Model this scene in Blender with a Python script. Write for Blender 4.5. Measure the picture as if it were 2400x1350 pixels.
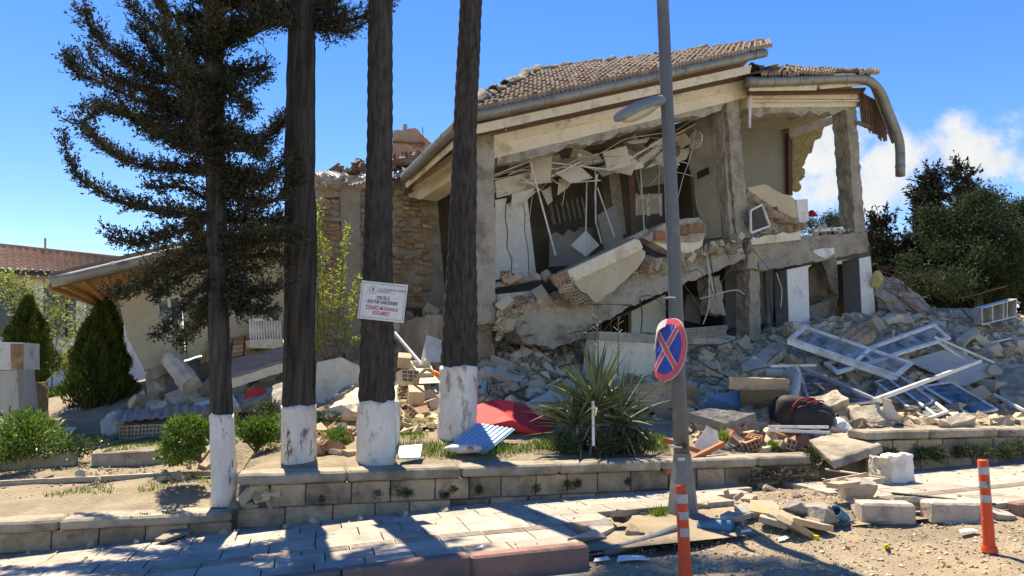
import bpy, bmesh, math, random
import numpy as np
from mathutils import Vector, Matrix, noise
random.seed(7); rng = np.random.default_rng(7)
SC = bpy.context.scene
COL = SC.collection
for o in list(bpy.data.objects): bpy.data.objects.remove(o)

# ------------------------------------------------------------------ camera, sky, sun, exposure
FPX, HOR = 1746.0, 875.0                       # focal length and horizon row, in pixels of a 2400 x 1350 frame
PITCH = math.atan((HOR - 675.0) / FPX)
EYE = Vector((0, 0, 1.6))
cam_d = bpy.data.cameras.new('camera'); cam = bpy.data.objects.new('camera', cam_d); COL.objects.link(cam)
cam.location = EYE; cam.rotation_euler = (math.pi / 2 + PITCH, 0, 0)
cam_d.sensor_width = 36; cam_d.lens = FPX / 2400 * 36; cam_d.clip_start = 0.05; cam_d.clip_end = 1500
SC.camera = cam
SUN_AZ = (-0.36, 0.93); SUN_EL = math.radians(63)
sun_dir = Vector((SUN_AZ[0] * math.cos(SUN_EL), SUN_AZ[1] * math.cos(SUN_EL), math.sin(SUN_EL))).normalized()
sd = bpy.data.lights.new('sun', 'SUN'); sd.energy = 3.0; sd.angle = math.radians(0.53); sd.color = (1.0, 0.985, 0.96)
sun = bpy.data.objects.new('sun', sd); COL.objects.link(sun)
sun.rotation_euler = sun_dir.to_track_quat('Z', 'Y').to_euler(); sun.location = (-10, 30, 40)
SC.view_settings.view_transform = 'Standard'; SC.view_settings.look = 'None'
SC.view_settings.gamma = 1.0; SC.view_settings.use_curve_mapping = False
SC.view_settings.exposure = 1.8
SC.view_settings.use_white_balance = True; SC.view_settings.white_balance_temperature = 9400; SC.view_settings.white_balance_tint = 10
try:
    SC.cycles.use_denoising = True; SC.cycles.max_bounces = 8; SC.cycles.diffuse_bounces = 5; SC.cycles.transparent_max_bounces = 12
    SC.cycles.caustics_reflective = False; SC.cycles.caustics_refractive = False
except Exception: pass

def ray(px, py):
    x, y = (px - 1200.0) / FPX, (675.0 - py) / FPX
    c, s = math.cos(PITCH), math.sin(PITCH)
    return Vector((x, c - y * s, s + y * c))

world = bpy.data.worlds.new('World'); SC.world = world; world.use_nodes = True
def build_world():
    nt = world.node_tree; nt.nodes.clear(); L = nt.links
    N = lambda t, **k: (lambda n: ([setattr(n, a, b) for a, b in k.items()], n)[1])(nt.nodes.new(t))
    sky = N('ShaderNodeTexSky', sky_type='NISHITA'); sky.sun_disc = False
    sky.sun_elevation = SUN_EL; sky.sun_rotation = math.atan2(SUN_AZ[0], SUN_AZ[1])
    sky.air_density = 1.0; sky.dust_density = 0.1; sky.ozone_density = 3.5; sky.altitude = 900
    tc = N('ShaderNodeTexCoord')
    nz = N('ShaderNodeTexNoise'); nz.inputs['Scale'].default_value = 21; nz.inputs['Detail'].default_value = 9; nz.inputs['Roughness'].default_value = 0.6
    L.new(tc.outputs['Generated'], nz.inputs['Vector'])
    def math_(op, a, b=None):
        m = N('ShaderNodeMath', operation=op)
        for i, v in enumerate((a, b)):
            if v is None: continue
            if isinstance(v, (int, float)): m.inputs[i].default_value = v
            else: L.new(v, m.inputs[i])
        return m.outputs[0]
    blobs = [ray(2255, 352), ray(2120, 368), ray(1985, 440), ray(1925, 345), ray(2060, 455), ray(2330, 372)]
    rad = [(.105, 2.2), (.09, 2.3), (.115, 2.5), (.085, 1.4), (.085, 2.3), (.075, 2.2)]
    for a, el, r in ((75, 9, .10), (82, 8, .08), (120, 12, .13), (131, 10, .10), (200, 9, .12), (212, 10, .10), (262, 11, .11), (275, 9, .08)):
        a, el = math.radians(a), math.radians(el)
        blobs.append(Vector((math.sin(a) * math.cos(el), math.cos(a) * math.cos(el), math.sin(el)))); rad.append((r, 2.2))
    tot = None
    for b, (r, asp) in zip(blobs, rad):
        b = b.normalized()
        sub = N('ShaderNodeVectorMath', operation='SUBTRACT'); L.new(tc.outputs['Generated'], sub.inputs[0]); sub.inputs[1].default_value = b
        mul = N('ShaderNodeVectorMath', operation='MULTIPLY'); L.new(sub.outputs[0], mul.inputs[0]); mul.inputs[1].default_value = (1 / r, 1 / r, asp / r)
        ln = N('ShaderNodeVectorMath', operation='LENGTH'); L.new(mul.outputs[0], ln.inputs[0])
        v = math_('MAXIMUM', math_('SUBTRACT', 1.0, ln.outputs['Value']), -1.0)
        tot = v if tot is None else math_('MAXIMUM', tot, v)
    dens = math_('ADD', tot, math_('MULTIPLY', math_('SUBTRACT', nz.outputs['Fac'], 0.5), 2.4))
    mr = N('ShaderNodeMapRange', interpolation_type='SMOOTHSTEP'); L.new(dens, mr.inputs['Value'])
    mr.inputs['From Min'].default_value = 0.05; mr.inputs['From Max'].default_value = .85
    gate = N('ShaderNodeMapRange', interpolation_type='SMOOTHSTEP'); L.new(tot, gate.inputs['Value'])
    gate.inputs['From Min'].default_value = -0.45; gate.inputs['From Max'].default_value = 0.0
    mask = math_('MULTIPLY', math_('MULTIPLY', mr.outputs[0], gate.outputs[0]), 0.93)
    ccol = N('ShaderNodeMix', data_type='RGBA'); L.new(nz.outputs['Fac'], ccol.inputs['Factor'])
    ccol.inputs['A'].default_value = (1.3, 1.7, 2.35, 1); ccol.inputs['B'].default_value = (2.3, 2.65, 3.25, 1)
    hs = N('ShaderNodeHueSaturation'); hs.inputs['Saturation'].default_value = 1.36; hs.inputs['Hue'].default_value = .515; hs.inputs['Value'].default_value = .68
    L.new(sky.outputs[0], hs.inputs['Color'])
    mix = N('ShaderNodeMix', data_type='RGBA'); L.new(mask, mix.inputs['Factor']); L.new(hs.outputs[0], mix.inputs['A']); L.new(ccol.outputs['Result'], mix.inputs['B'])
    bg = N('ShaderNodeBackground'); bg.inputs['Strength'].default_value = 0.12; L.new(mix.outputs['Result'], bg.inputs['Color'])
    out = N('ShaderNodeOutputWorld'); L.new(bg.outputs[0], out.inputs['Surface'])
build_world()

# ------------------------------------------------------------------ helpers: points
def depth(Y): return Y * (1 + .15 * min(max((Y - 10.2) / 1.3, 0), 1))      # survey correction: everything past the palms stands farther back
def Wr(px, py, Y):
    d = ray(px, py); return EYE + d * (Y / d.y)
def W(px, py, Y): return Wr(px, py, depth(Y))
def plane_hit(px, py, p0, n):
    d = ray(px, py); return EYE + d * ((p0 - EYE).dot(n) / d.dot(n))
TH = math.radians(30)
U = Vector((math.cos(TH), math.sin(TH), 0)); V = Vector((-math.sin(TH), math.cos(TH), 0)); Z = Vector((0, 0, 1))
A0 = W(1135, 760, 11.6)
C0 = plane_hit(955, 600, A0, U)                  # where the side wall meets the left wing
def F(px, py, off=0.0): return plane_hit(px, py, A0 - V * off, V)     # front facade plane, off metres towards the street
def S(px, py, off=0.0): return plane_hit(px, py, A0 - U * off, U)     # side facade plane
def C(px, py, off=0.0): return plane_hit(px, py, C0 - V * off, V)     # left wing facade plane
PHI = math.radians(15.1)
SD = Vector((math.cos(PHI), math.sin(PHI), 0)); TD = Vector((-math.sin(PHI), math.cos(PHI), 0)); K0 = Vector((-1.77, 5.7, 0))
def zs(x): return float(np.interp(x, [-30, -8, -5.15, -2.85, -.67, 2.1, 4, 6.4, 9, 40], [-1.3, -.32, -.135, 0, .13, .22, .27, .37, .45, 1.0]))
def ST(s, t, dz=0.0):
    p = K0 + SD * s + TD * t; return Vector((p.x, p.y, zs(p.x) + dz))
def st_of(x, y):
    r = Vector((x, y, 0)) - K0; return r.dot(SD), r.dot(TD)

# ------------------------------------------------------------------ helpers: meshes
class MB:
    def __init__(s): s.v, s.f = [], []
    def add(s, vs, fs):
        n = len(s.v); s.v += [Vector(p) for p in vs]; s.f += [tuple(i + n for i in f) for f in fs]; return s
    def box(s, c, size, R=None):
        hx, hy, hz = size[0] / 2, size[1] / 2, size[2] / 2; c = Vector(c); vs = []
        for x, y, z in ((-1, -1, -1), (1, -1, -1), (1, 1, -1), (-1, 1, -1), (-1, -1, 1), (1, -1, 1), (1, 1, 1), (-1, 1, 1)):
            p = Vector((x * hx, y * hy, z * hz)); vs.append(c + (R @ p if R else p))
        return s.add(vs, [(3, 2, 1, 0), (4, 5, 6, 7), (0, 1, 5, 4), (1, 2, 6, 5), (2, 3, 7, 6), (3, 0, 4, 7)])
    def prism(s, pts, vec):
        n = len(pts); vec = Vector(vec); pts = [Vector(p) for p in pts]
        return s.add(pts + [p + vec for p in pts], [tuple(range(n)), tuple(range(2 * n - 1, n - 1, -1))] + [(i, i + n, (i + 1) % n + n, (i + 1) % n) for i in range(n)])
    def tube(s, path, r, n=8, cap=True, squash=None):
        path = [Vector(p) for p in path]; m = len(path); rs = [r] * m if isinstance(r, (int, float)) else list(r)
        T = [(path[min(i + 1, m - 1)] - path[max(i - 1, 0)]).normalized() for i in range(m)]
        a = T[0].orthogonal().normalized(); vs = []
        for i in range(m):
            a = (a - T[i] * a.dot(T[i])); a = a.normalized() if a.length > 1e-6 else T[i].orthogonal().normalized()
            b = T[i].cross(a)
            for k in range(n):
                th = 2 * math.pi * k / n; vs.append(path[i] + (a * math.cos(th) + b * math.sin(th)) * rs[i])
        fs = [(i * n + k, i * n + (k + 1) % n, (i + 1) * n + (k + 1) % n, (i + 1) * n + k) for i in range(m - 1) for k in range(n)]
        if cap: fs += [tuple(range(n - 1, -1, -1)), tuple((m - 1) * n + k for k in range(n))]
        return s.add(vs, fs)
    def bar(s, p, q, w, h, up=Z):
        p, q = Vector(p), Vector(q); d = q - p; x = d.normalized(); y = Vector(up).cross(x)
        if y.length < 1e-4: y = x.orthogonal()
        y.normalize(); z = x.cross(y); R = Matrix((x, y, z)).transposed()
        return s.box((p + q) / 2, (d.length, w, h), R)
    def grid(s, fn, nu, nv):
        vs = [fn(i / nu, j / nv) for j in range(nv + 1) for i in range(nu + 1)]
        return s.add(vs, [(j * (nu + 1) + i, j * (nu + 1) + i + 1, (j + 1) * (nu + 1) + i + 1, (j + 1) * (nu + 1) + i) for j in range(nv) for i in range(nu)])

WLOC = {}                                        # world location of every empty or part, by name
def roughen(bm, seg, amp, freq=6.0, seed=0.0):
    bmesh.ops.remove_doubles(bm, verts=bm.verts, dist=1e-5)
    bmesh.ops.triangulate(bm, faces=bm.faces)
    for _ in range(7):
        es = [e for e in bm.edges if e.calc_length() > seg]
        if not es or len(bm.verts) > 9000: break
        bmesh.ops.subdivide_edges(bm, edges=es, cuts=1)
        bmesh.ops.triangulate(bm, faces=[f for f in bm.faces if len(f.verts) > 3])
    so = Vector((seed * 3.1, seed * 1.7, -seed))
    for v in bm.verts:
        p = v.co * freq + so
        v.co = v.co + noise.noise_vector(p) * amp + noise.noise_vector(p * 3.3) * (amp * .45)
def mesh_of(name, mb, mat, origin, rough=None, bevel=0.0, smooth=False, seed=0.0, flip=True, thick=0.0):
    me = bpy.data.meshes.new(name)
    me.from_pydata([tuple(p - origin) for p in mb.v], [], mb.f)
    if rough or bevel or flip or thick:
        bm = bmesh.new(); bm.from_mesh(me)
        if thick:
            bmesh.ops.recalc_face_normals(bm, faces=bm.faces)
            bmesh.ops.solidify(bm, geom=bm.faces[:], thickness=thick)
        if bevel:
            bmesh.ops.bevel(bm, geom=[e for e in bm.edges if len(e.link_faces) == 2 and e.calc_face_angle(0) > .5], offset=bevel, segments=1, affect='EDGES', clamp_overlap=True)
        if rough: roughen(bm, rough[0], rough[1], rough[2] if len(rough) > 2 else 6.0, seed)
        if flip: bmesh.ops.recalc_face_normals(bm, faces=bm.faces)
        bm.to_mesh(me); bm.free()
    if smooth:
        me.polygons.foreach_set('use_smooth', [True] * len(me.polygons))
    if mat: me.materials.append(mat)
    return me
def link(name, me, origin, parent=None):
    o = bpy.data.objects.new(name, me); COL.objects.link(o)
    if parent: o.parent = parent; o.location = origin - WLOC[parent.name]
    else: o.location = origin
    WLOC[o.name] = Vector(origin); return o
def tag(o, label, cat, group=None, kind='thing'):
    o['label'] = label
    if cat: o['category'] = cat
    if group: o['group'] = group
    o['kind'] = kind; return o
def centre(vs):
    xs = [p.x for p in vs]; ys = [p.y for p in vs]; z = min(p.z for p in vs)
    return Vector(((min(xs) + max(xs)) / 2, (min(ys) + max(ys)) / 2, z))
def part(name, mb, mat, parent, **k):
    org = centre(mb.v); return link(name, mesh_of(name, mb, mat, org, **k), org, parent)
def solo(name, mb, mat, label, cat, group=None, kind='thing', **k):
    org = centre(mb.v); return tag(link(name, mesh_of(name, mb, mat, org, **k), org), label, cat, group, kind)
def struct(name, mb, mat, **k):
    k.setdefault('flip', False); org = centre(mb.v); o = link(name, mesh_of(name, mb, mat, org, **k), org); o['kind'] = 'structure'; return o
def thing(name, label, cat, base, group=None):
    o = bpy.data.objects.new(name, None); COL.objects.link(o); o.location = base; o.empty_display_size = .2; WLOC[o.name] = Vector(base)
    return tag(o, label, cat, group)
def place(name, me, loc, R, parent=None, scale=(1, 1, 1)):
    """another object on shared mesh data; R is a rotation matrix or euler"""
    o = bpy.data.objects.new(name, me); COL.objects.link(o)
    loc = Vector(loc); WLOC[o.name] = loc
    if parent: o.parent = parent; loc = loc - WLOC[parent.name]
    o.location = loc; o.scale = scale
    o.rotation_euler = R.to_euler() if isinstance(R, Matrix) else R
    return o
def rot_xyz(x, y, z): return Matrix(((x.x, y.x, z.x), (x.y, y.y, z.y), (x.z, y.z, z.z)))
def rand_rot(tilt=.5):
    return Matrix.Rotation(random.uniform(0, 6.283), 3, 'Z') @ Matrix.Rotation(random.gauss(0, tilt), 3, 'X') @ Matrix.Rotation(random.gauss(0, tilt), 3, 'Y')
def resample(path, step):
    path = [Vector(p) for p in path]; out = [path[0]]
    for a, b in zip(path, path[1:]):
        n = max(1, int((b - a).length / step)); out += [a.lerp(b, (i + 1) / n) for i in range(n)]
    return out
def smooth_path(pts, n=6):
    pts = [Vector(p) for p in pts]; P = [pts[0] * 2 - pts[1]] + pts + [pts[-1] * 2 - pts[-2]]; out = []
    for i in range(1, len(P) - 2):
        for k in range(n):
            t = k / n; a, b, c, d = P[i - 1:i + 3]
            out.append(.5 * ((2 * b) + (c - a) * t + (2 * a - 5 * b + 4 * c - d) * t * t + (3 * b - a - 3 * c + d) * t ** 3))
    return out + [pts[-1]]

# ------------------------------------------------------------------ helpers: materials
MATS = {}
def mat(name, c1, c2=None, scale=3.0, rough=.85, bump=.25, bscale=45.0, rand=0.0, spec=.3, metal=0.0, stretch=(1, 1, 1), c3=None, s3=1.2, t3=.62, island=0.0, w3=.06, trans=0.0, bdist=.02):
    """noise-mixed colour c1/c2, third colour c3 in patches, fine bump, value varied per object (rand) or per loose piece (island)"""
    if name in MATS: return MATS[name]
    m = bpy.data.materials.new(name); m.use_nodes = True; nt = m.node_tree; L = nt.links
    bsdf = nt.nodes['Principled BSDF']; N = nt.nodes.new
    tc = N('ShaderNodeTexCoord'); mp = N('ShaderNodeMapping'); mp.inputs['Scale'].default_value = stretch
    L.new(tc.outputs['Object'], mp.inputs['Vector'])
    oi = N('ShaderNodeObjectInfo'); addv = N('ShaderNodeVectorMath'); addv.operation = 'ADD'
    mulr = N('ShaderNodeVectorMath'); mulr.operation = 'SCALE'; L.new(oi.outputs['Location'], mulr.inputs[0]); mulr.inputs['Scale'].default_value = 1.37
    L.new(mp.outputs[0], addv.inputs[0]); L.new(mulr.outputs[0], addv.inputs[1])
    def noise_(sc, det=6, ro=.6):
        n = N('ShaderNodeTexNoise'); n.inputs['Scale'].default_value = sc; n.inputs['Detail'].default_value = det; n.inputs['Roughness'].default_value = ro
        L.new(addv.outputs[0], n.inputs['Vector']); return n.outputs['Fac']
    def mixc(f, a, b):
        x = N('ShaderNodeMix'); x.data_type = 'RGBA'; L.new(f, x.inputs['Factor'])
        for k, v in (('A', a), ('B', b)):
            if isinstance(v, tuple): x.inputs[k].default_value = (*v[:3], 1)
            else: L.new(v, x.inputs[k])
        return x.outputs['Result']
    def mr(f, a, b):
        x = N('ShaderNodeMapRange'); L.new(f, x.inputs['Value']); x.inputs['From Min'].default_value = a; x.inputs['From Max'].default_value = b; return x.outputs[0]
    c2 = c2 or tuple(v * .72 for v in c1)
    col = mixc(mr(noise_(scale), .32, .68), c1, c2)
    fine = noise_(scale * 9, 4, .7)
    if c3: col = mixc(mr(noise_(s3, 7, .65), t3 - w3, t3 + w3), col, c3)
    hs = N('ShaderNodeHueSaturation'); L.new(col, hs.inputs['Color'])
    v1 = N('ShaderNodeMath'); v1.operation = 'MULTIPLY_ADD'; L.new(fine, v1.inputs[0]); v1.inputs[1].default_value = .5; v1.inputs[2].default_value = .75
    val = v1.outputs[0]
    for src, amt in ((oi.outputs['Random'], rand), (None, island)):
        if not amt: continue
        if src is None: src = N('ShaderNodeNewGeometry').outputs['Random Per Island']
        a = N('ShaderNodeMath'); a.operation = 'MULTIPLY_ADD'; L.new(src, a.inputs[0]); a.inputs[1].default_value = 2 * amt; a.inputs[2].default_value = 1 - amt
        b = N('ShaderNodeMath'); b.operation = 'MULTIPLY'; L.new(val, b.inputs[0]); L.new(a.outputs[0], b.inputs[1]); val = b.outputs[0]
    L.new(val, hs.inputs['Value'])
    L.new(hs.outputs[0], bsdf.inputs['Base Color'])
    bsdf.inputs['Roughness'].default_value = rough; bsdf.inputs['Metallic'].default_value = metal
    bsdf.inputs['Specular IOR Level'].default_value = spec
    if bump:
        bp = N('ShaderNodeBump'); bp.inputs['Strength'].default_value = bump; bp.inputs['Distance'].default_value = bdist
        L.new(noise_(bscale, 5, .65), bp.inputs['Height']); L.new(bp.outputs[0], bsdf.inputs['Normal'])
    if trans:
        tr = N('ShaderNodeBsdfTranslucent'); L.new(hs.outputs[0], tr.inputs['Color'])
        ms = N('ShaderNodeMixShader'); ms.inputs[0].default_value = trans
        L.new(bsdf.outputs[0], ms.inputs[1]); L.new(tr.outputs[0], ms.inputs[2]); L.new(ms.outputs[0], nt.nodes['Material Output'].inputs['Surface'])
    MATS[name] = m; return m
def glass_mat(name, tint=(.82, .88, .86), gloss=.10):
    m = bpy.data.materials.new(name); m.use_nodes = True; nt = m.node_tree; nt.nodes.clear(); L = nt.links; N = nt.nodes.new
    t = N('ShaderNodeBsdfTransparent'); t.inputs['Color'].default_value = (*tint, 1); g = N('ShaderNodeBsdfGlossy'); g.inputs['Roughness'].default_value = .08
    d = N('ShaderNodeBsdfDiffuse'); d.inputs['Color'].default_value = (.55, .6, .6, 1)
    tc = N('ShaderNodeTexCoord'); nz = N('ShaderNodeTexNoise'); nz.inputs['Scale'].default_value = 5; nz.inputs['Detail'].default_value = 8; L.new(tc.outputs['Object'], nz.inputs['Vector'])
    r = N('ShaderNodeMapRange'); L.new(nz.outputs['Fac'], r.inputs['Value']); r.inputs['From Min'].default_value = .4; r.inputs['From Max'].default_value = .8; r.inputs['To Max'].default_value = .5
    m1 = N('ShaderNodeMixShader'); m1.inputs[0].default_value = gloss; L.new(t.outputs[0], m1.inputs[1]); L.new(g.outputs[0], m1.inputs[2])
    m2 = N('ShaderNodeMixShader'); L.new(r.outputs[0], m2.inputs[0]); L.new(m1.outputs[0], m2.inputs[1]); L.new(d.outputs[0], m2.inputs[2])
    o = N('ShaderNodeOutputMaterial'); L.new(m2.outputs[0], o.inputs['Surface']); return m

CONC = mat('concrete', (.45, .395, .305), (.33, .29, .225), 2.2, .92, .9, 22, c3=(.24, .215, .175), s3=2.6, t3=.555, w3=.08, bdist=.05)
CONC2 = mat('pale_concrete', (.5, .46, .38), (.38, .35, .29), 2.5, .92, .9, 20, c3=(.26, .225, .175), s3=2.2, t3=.56, w3=.07, bdist=.05)
CONCD = mat('weathered_concrete', (.40, .345, .27), (.29, .25, .195), 3, .92, .6, 26, c3=(.4, .35, .28), s3=4, t3=.55, bdist=.05)
CREAM = mat('cream_render', (.74, .665, .51), (.66, .59, .45), 1.4, .85, .18, 60, c3=(.50, .42, .30), s3=2.0, t3=.60, w3=.06)
CREAMROUGH = mat('coarse_cream_render', (.62, .54, .40), (.56, .45, .28), 2.0, .9, .9, 38, bdist=.03)
PALEWALL = mat('pale_interior_paint', (.66, .63, .55), (.58, .55, .48), 1.2, .8, .1, 50, c3=(.46, .42, .35), s3=1.7, t3=.62)
GREENWALL = mat('grey_green_paint', (.27, .27, .23), (.23, .23, .20), 1.0, .8, .1, 50)
WHITEWALL = mat('white_wall_paint', (.74, .73, .69), (.66, .65, .61), 1.2, .85, .15, 60, c3=(.56, .53, .47), s3=2.3, t3=.60, w3=.04)
GREYWALL = mat('grey_wall', (.20, .20, .20), (.16, .16, .16), 1.5, .8, .15, 40, c3=(.3, .28, .26), s3=2.2, t3=.66, w3=.02)
BRICKM = mat('hollow_brick', (.46, .30, .19), (.36, .25, .17), 5, .92, .4, 60, rand=.22, c3=(.44, .38, .30), s3=4.0, t3=.52, w3=.1)
BRICKR = mat('orange_brick', (.42, .20, .10), (.34, .19, .11), 5, .92, .4, 60, rand=.28, c3=(.40, .34, .27), s3=5.0, t3=.56, w3=.08)
MORTAR = mat('mortar', (.44, .38, .29), (.33, .28, .215), 5, .95, .8, 30, bdist=.04)
RUBBLE = mat('rubble_chunks', (.54, .45, .325), (.43, .355, .26), 4, .95, .6, 40, rand=.3, c3=(.48, .42, .32), s3=3.5, t3=.55, w3=.12)
RUBBLEI = mat('rubble_small', (.52, .43, .31), (.40, .335, .245), 4, .95, .6, 40, island=.45, c3=(.42, .28, .18), s3=3.0, t3=.63)
TILEM = mat('roof_tile', (.27, .20, .16), (.165, .125, .10), 2.5, .9, .3, 50, rand=.3, c3=(.22, .185, .155), s3=3, t3=.54, w3=.1)
RIDGEM = mat('ridge_mortar', (.30, .28, .24), (.18, .17, .15), 5, .95, .8, 30, rand=.15, bdist=.03)
ZINC = mat('zinc_gutter', (.30, .295, .26), (.21, .205, .18), 2, .5, .12, 30, metal=.35, c3=(.14, .14, .135), s3=4, t3=.62)
WOODN = mat('new_timber', (.42, .23, .09), (.32, .17, .07), 4, .8, .3, 60, stretch=(.4, .4, 4), rand=.2)
WOODO = mat('old_timber', (.20, .12, .075), (.12, .075, .05), 4, .9, .5, 60, stretch=(1, 1, 3), rand=.3)
WOODG = mat('grey_timber', (.30, .26, .21), (.2, .17, .14), 4, .9, .5, 60, stretch=(1, 1, 3), rand=.2)
DARKIN = mat('dark_interior', (.10, .09, .075), (.06, .055, .045), 2, .95, .3, 20)  # room shade put into the wall colour; the mesh screen is truly dark
PVC = mat('white_plastic', (.74, .75, .76), (.66, .67, .68), 2, .45, .05, 40, c3=(.50, .46, .40), s3=3, t3=.55)
WHITEP = mat('white_painted_metal', (.70, .70, .68), (.6, .6, .58), 3, .5, .08, 30, c3=(.46, .41, .34), s3=4, t3=.58)
ALU = mat('aluminium', (.55, .56, .57), (.42, .43, .44), 3, .35, .1, 25, metal=.6)
RUST = mat('rust', (.28, .12, .05), (.18, .08, .04), 6, .9, .5, 50)
REBAR = mat('rusty_bar', (.20, .11, .07), (.13, .08, .06), 8, .85, .4, 80)
WIRE = mat('black_cable', (.03, .03, .03), (.05, .05, .05), 5, .6, .1, 40)
WIREW = mat('pale_cable', (.6, .58, .53), (.5, .48, .44), 5, .6, .1, 40)
REDOX = mat('red_oxide_steel', (.42, .13, .06), (.34, .11, .05), 4, .6, .15, 40)
GLASS = glass_mat('dusty_glass'); GLASSD = glass_mat('dark_glass', (.22, .23, .22), .14)
# ------------------------------------------------------------------ terrain: height of garden and rubble heap
_ctl = [(0,1160,8.0),(300,1150,8.1),(520,1135,8.3),(-300,1150,8.3),(0,1095,10),(300,1092,10),(520,1085,10),(0,1010,13),(225,992,13),(450,1000,13),(100,930,19),(350,925,19),(-300,960,16),
 (600,1092,8.5),(900,1084,8.95),(1240,1078,9.25),(1430,1072,9.6),(1715,1064,10.1),(1890,1056,10.5),(2080,1003,10.6),(2270,1000,11.0),(2400,996,11.5),(2700,990,12.2),
 (600,1020,10.5),(800,1010,10.5),(1070,1018,10),(1120,965,10.8),(1300,1010,10.2),(700,935,12.5),(880,905,12.5),(1000,890,11.9),(1150,878,11.6),(1300,900,11.4),(1210,805,12.7),
 (1400,925,11.6),(1550,940,11.5),(1700,900,12),(1650,1010,10.7),(1850,1010,10.9),(1850,860,13),(1660,800,13.6),(1780,805,14.5),(1900,765,15),(2050,745,16.2),(2000,885,13),(2150,800,14),
 (2300,765,15.5),(2300,885,13.3),(2400,800,14.8),(2400,950,12.6),(2150,955,12.2),(2200,720,19),(2400,735,18.5),(2700,780,16),(600,852,13.5),(450,888,13.1),(320,930,12.6),(750,845,13.8),(900,842,14.3),(1060,800,13.6),(1500,790,14.6),(1300,790,14.2),
 (900,850,19),(1300,850,21),(1700,850,22),(2100,800,22),(400,905,23),(2700,830,22)]
_cp = np.array([tuple((Wr if c[1] >= 985 else W)(*c)) for c in _ctl])
def _tps(r2): return np.where(r2 > 1e-9, r2 * np.log(r2 + 1e-12) * .5, 0)
_n = len(_cp); _d2 = ((_cp[:, None, :2] - _cp[None, :, :2]) ** 2).sum(-1)
_A = np.zeros((_n + 3, _n + 3)); _A[:_n, :_n] = _tps(_d2) + np.eye(_n) * .15; _A[:_n, _n] = 1; _A[:_n, _n + 1:] = _cp[:, :2]; _A[_n, :_n] = 1; _A[_n + 1:, :_n] = _cp[:, :2].T
_w = np.linalg.solve(_A, np.concatenate([_cp[:, 2], np.zeros(3)]))
GX = np.arange(-16, 19.01, .1); GY = np.arange(6, 31.01, .1)
_gx, _gy = np.meshgrid(GX, GY)
_q = np.stack([_gx.ravel(), _gy.ravel()], 1)
_gz = (_tps(((_q[:, None] - _cp[None, :, :2]) ** 2).sum(-1)) @ _w[:_n] + _w[_n] + _q @ _w[_n + 1:]).reshape(_gx.shape)
_gz = np.clip(_gz, .05, 3.4)
_bl = np.clip((_gy - 22) / 7, 0, 1) + np.clip((np.abs(_gx - 1) - 12) / 4, 0, 1); _bl = np.clip(_bl, 0, 1)
_gz = _gz * (1 - _bl) + 1.0 * _bl
def G(x, y):
    fx = min(max((x + 16) / .1, 0), len(GX) - 1.001); fy = min(max((y - 6) / .1, 0), len(GY) - 1.001); i, j = int(fx), int(fy); a, b = fx - i, fy - j
    z = (_gz[j, i] * (1 - a) + _gz[j, i + 1] * a) * (1 - b) + (_gz[j + 1, i] * (1 - a) + _gz[j + 1, i + 1] * a) * b
    return _cap(x, y, float(z))
def _cap(x, y, g):
    s, t = st_of(x, y); return min(g, .13 + max(t - 2.65, 0) * .13 + max(t - 4.6, 0) * .8) if s < -.45 else g
def on(px, py, y0=7.2, y1=30):
    """where the line of sight through a pixel first meets the garden ground"""
    d = ray(px, py); y = y0; last = None
    while y < y1:
        p = EYE + d * (y / d.y); g = G(p.x, p.y)
        if p.z <= g: return Vector((p.x, p.y, g))
        y += .03
    return Vector((p.x, p.y, G(p.x, p.y)))
def at(x, y, dz=0): return Vector((x, y, G(x, y) + dz))

SOIL = mat('garden_soil', (.28, .235, .17), (.19, .16, .118), 1.5, .98, .8, 22, c3=(.33, .285, .21), s3=2.4, t3=.55, w3=.12, bdist=.05)
ASPH = mat('asphalt', (.26, .235, .195), (.19, .172, .145), 2, .95, .6, 120, c3=(.34, .295, .22), s3=1.1, t3=.52, w3=.15)
DIRT = mat('sandy_dirt', (.46, .375, .26), (.36, .295, .21), 2.2, .98, .9, 45, c3=(.26, .215, .16), s3=1.3, t3=.55, w3=.14, bdist=.05)
PAVE = mat('paver', (.39, .365, .32), (.325, .305, .27), 2.5, .9, .3, 90, rand=.13, c3=(.24, .215, .18), s3=3.2, t3=.57, w3=.08)
PAVER = mat('red_paver', (.385, .335, .29), (.325, .28, .245), 2.5, .9, .3, 90, rand=.12, c3=(.25, .21, .17), s3=3.2, t3=.57, w3=.08)
KERB = mat('red_kerb', (.30, .175, .15), (.23, .14, .125), 3, .9, .35, 70, rand=.12, c3=(.16, .12, .11), s3=2.6, t3=.6)
COPE = mat('coping_stone', (.43, .385, .31), (.31, .28, .23), 7, .92, .8, 90, rand=.1, c3=(.19, .17, .14), s3=2.0, t3=.555, w3=.08)
BLOCK = mat('limestone_block', (.42, .335, .235), (.31, .25, .175), 3, .92, .7, 40, rand=.2, c3=(.12, .10, .08), s3=2.1, t3=.545, w3=.09)

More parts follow.
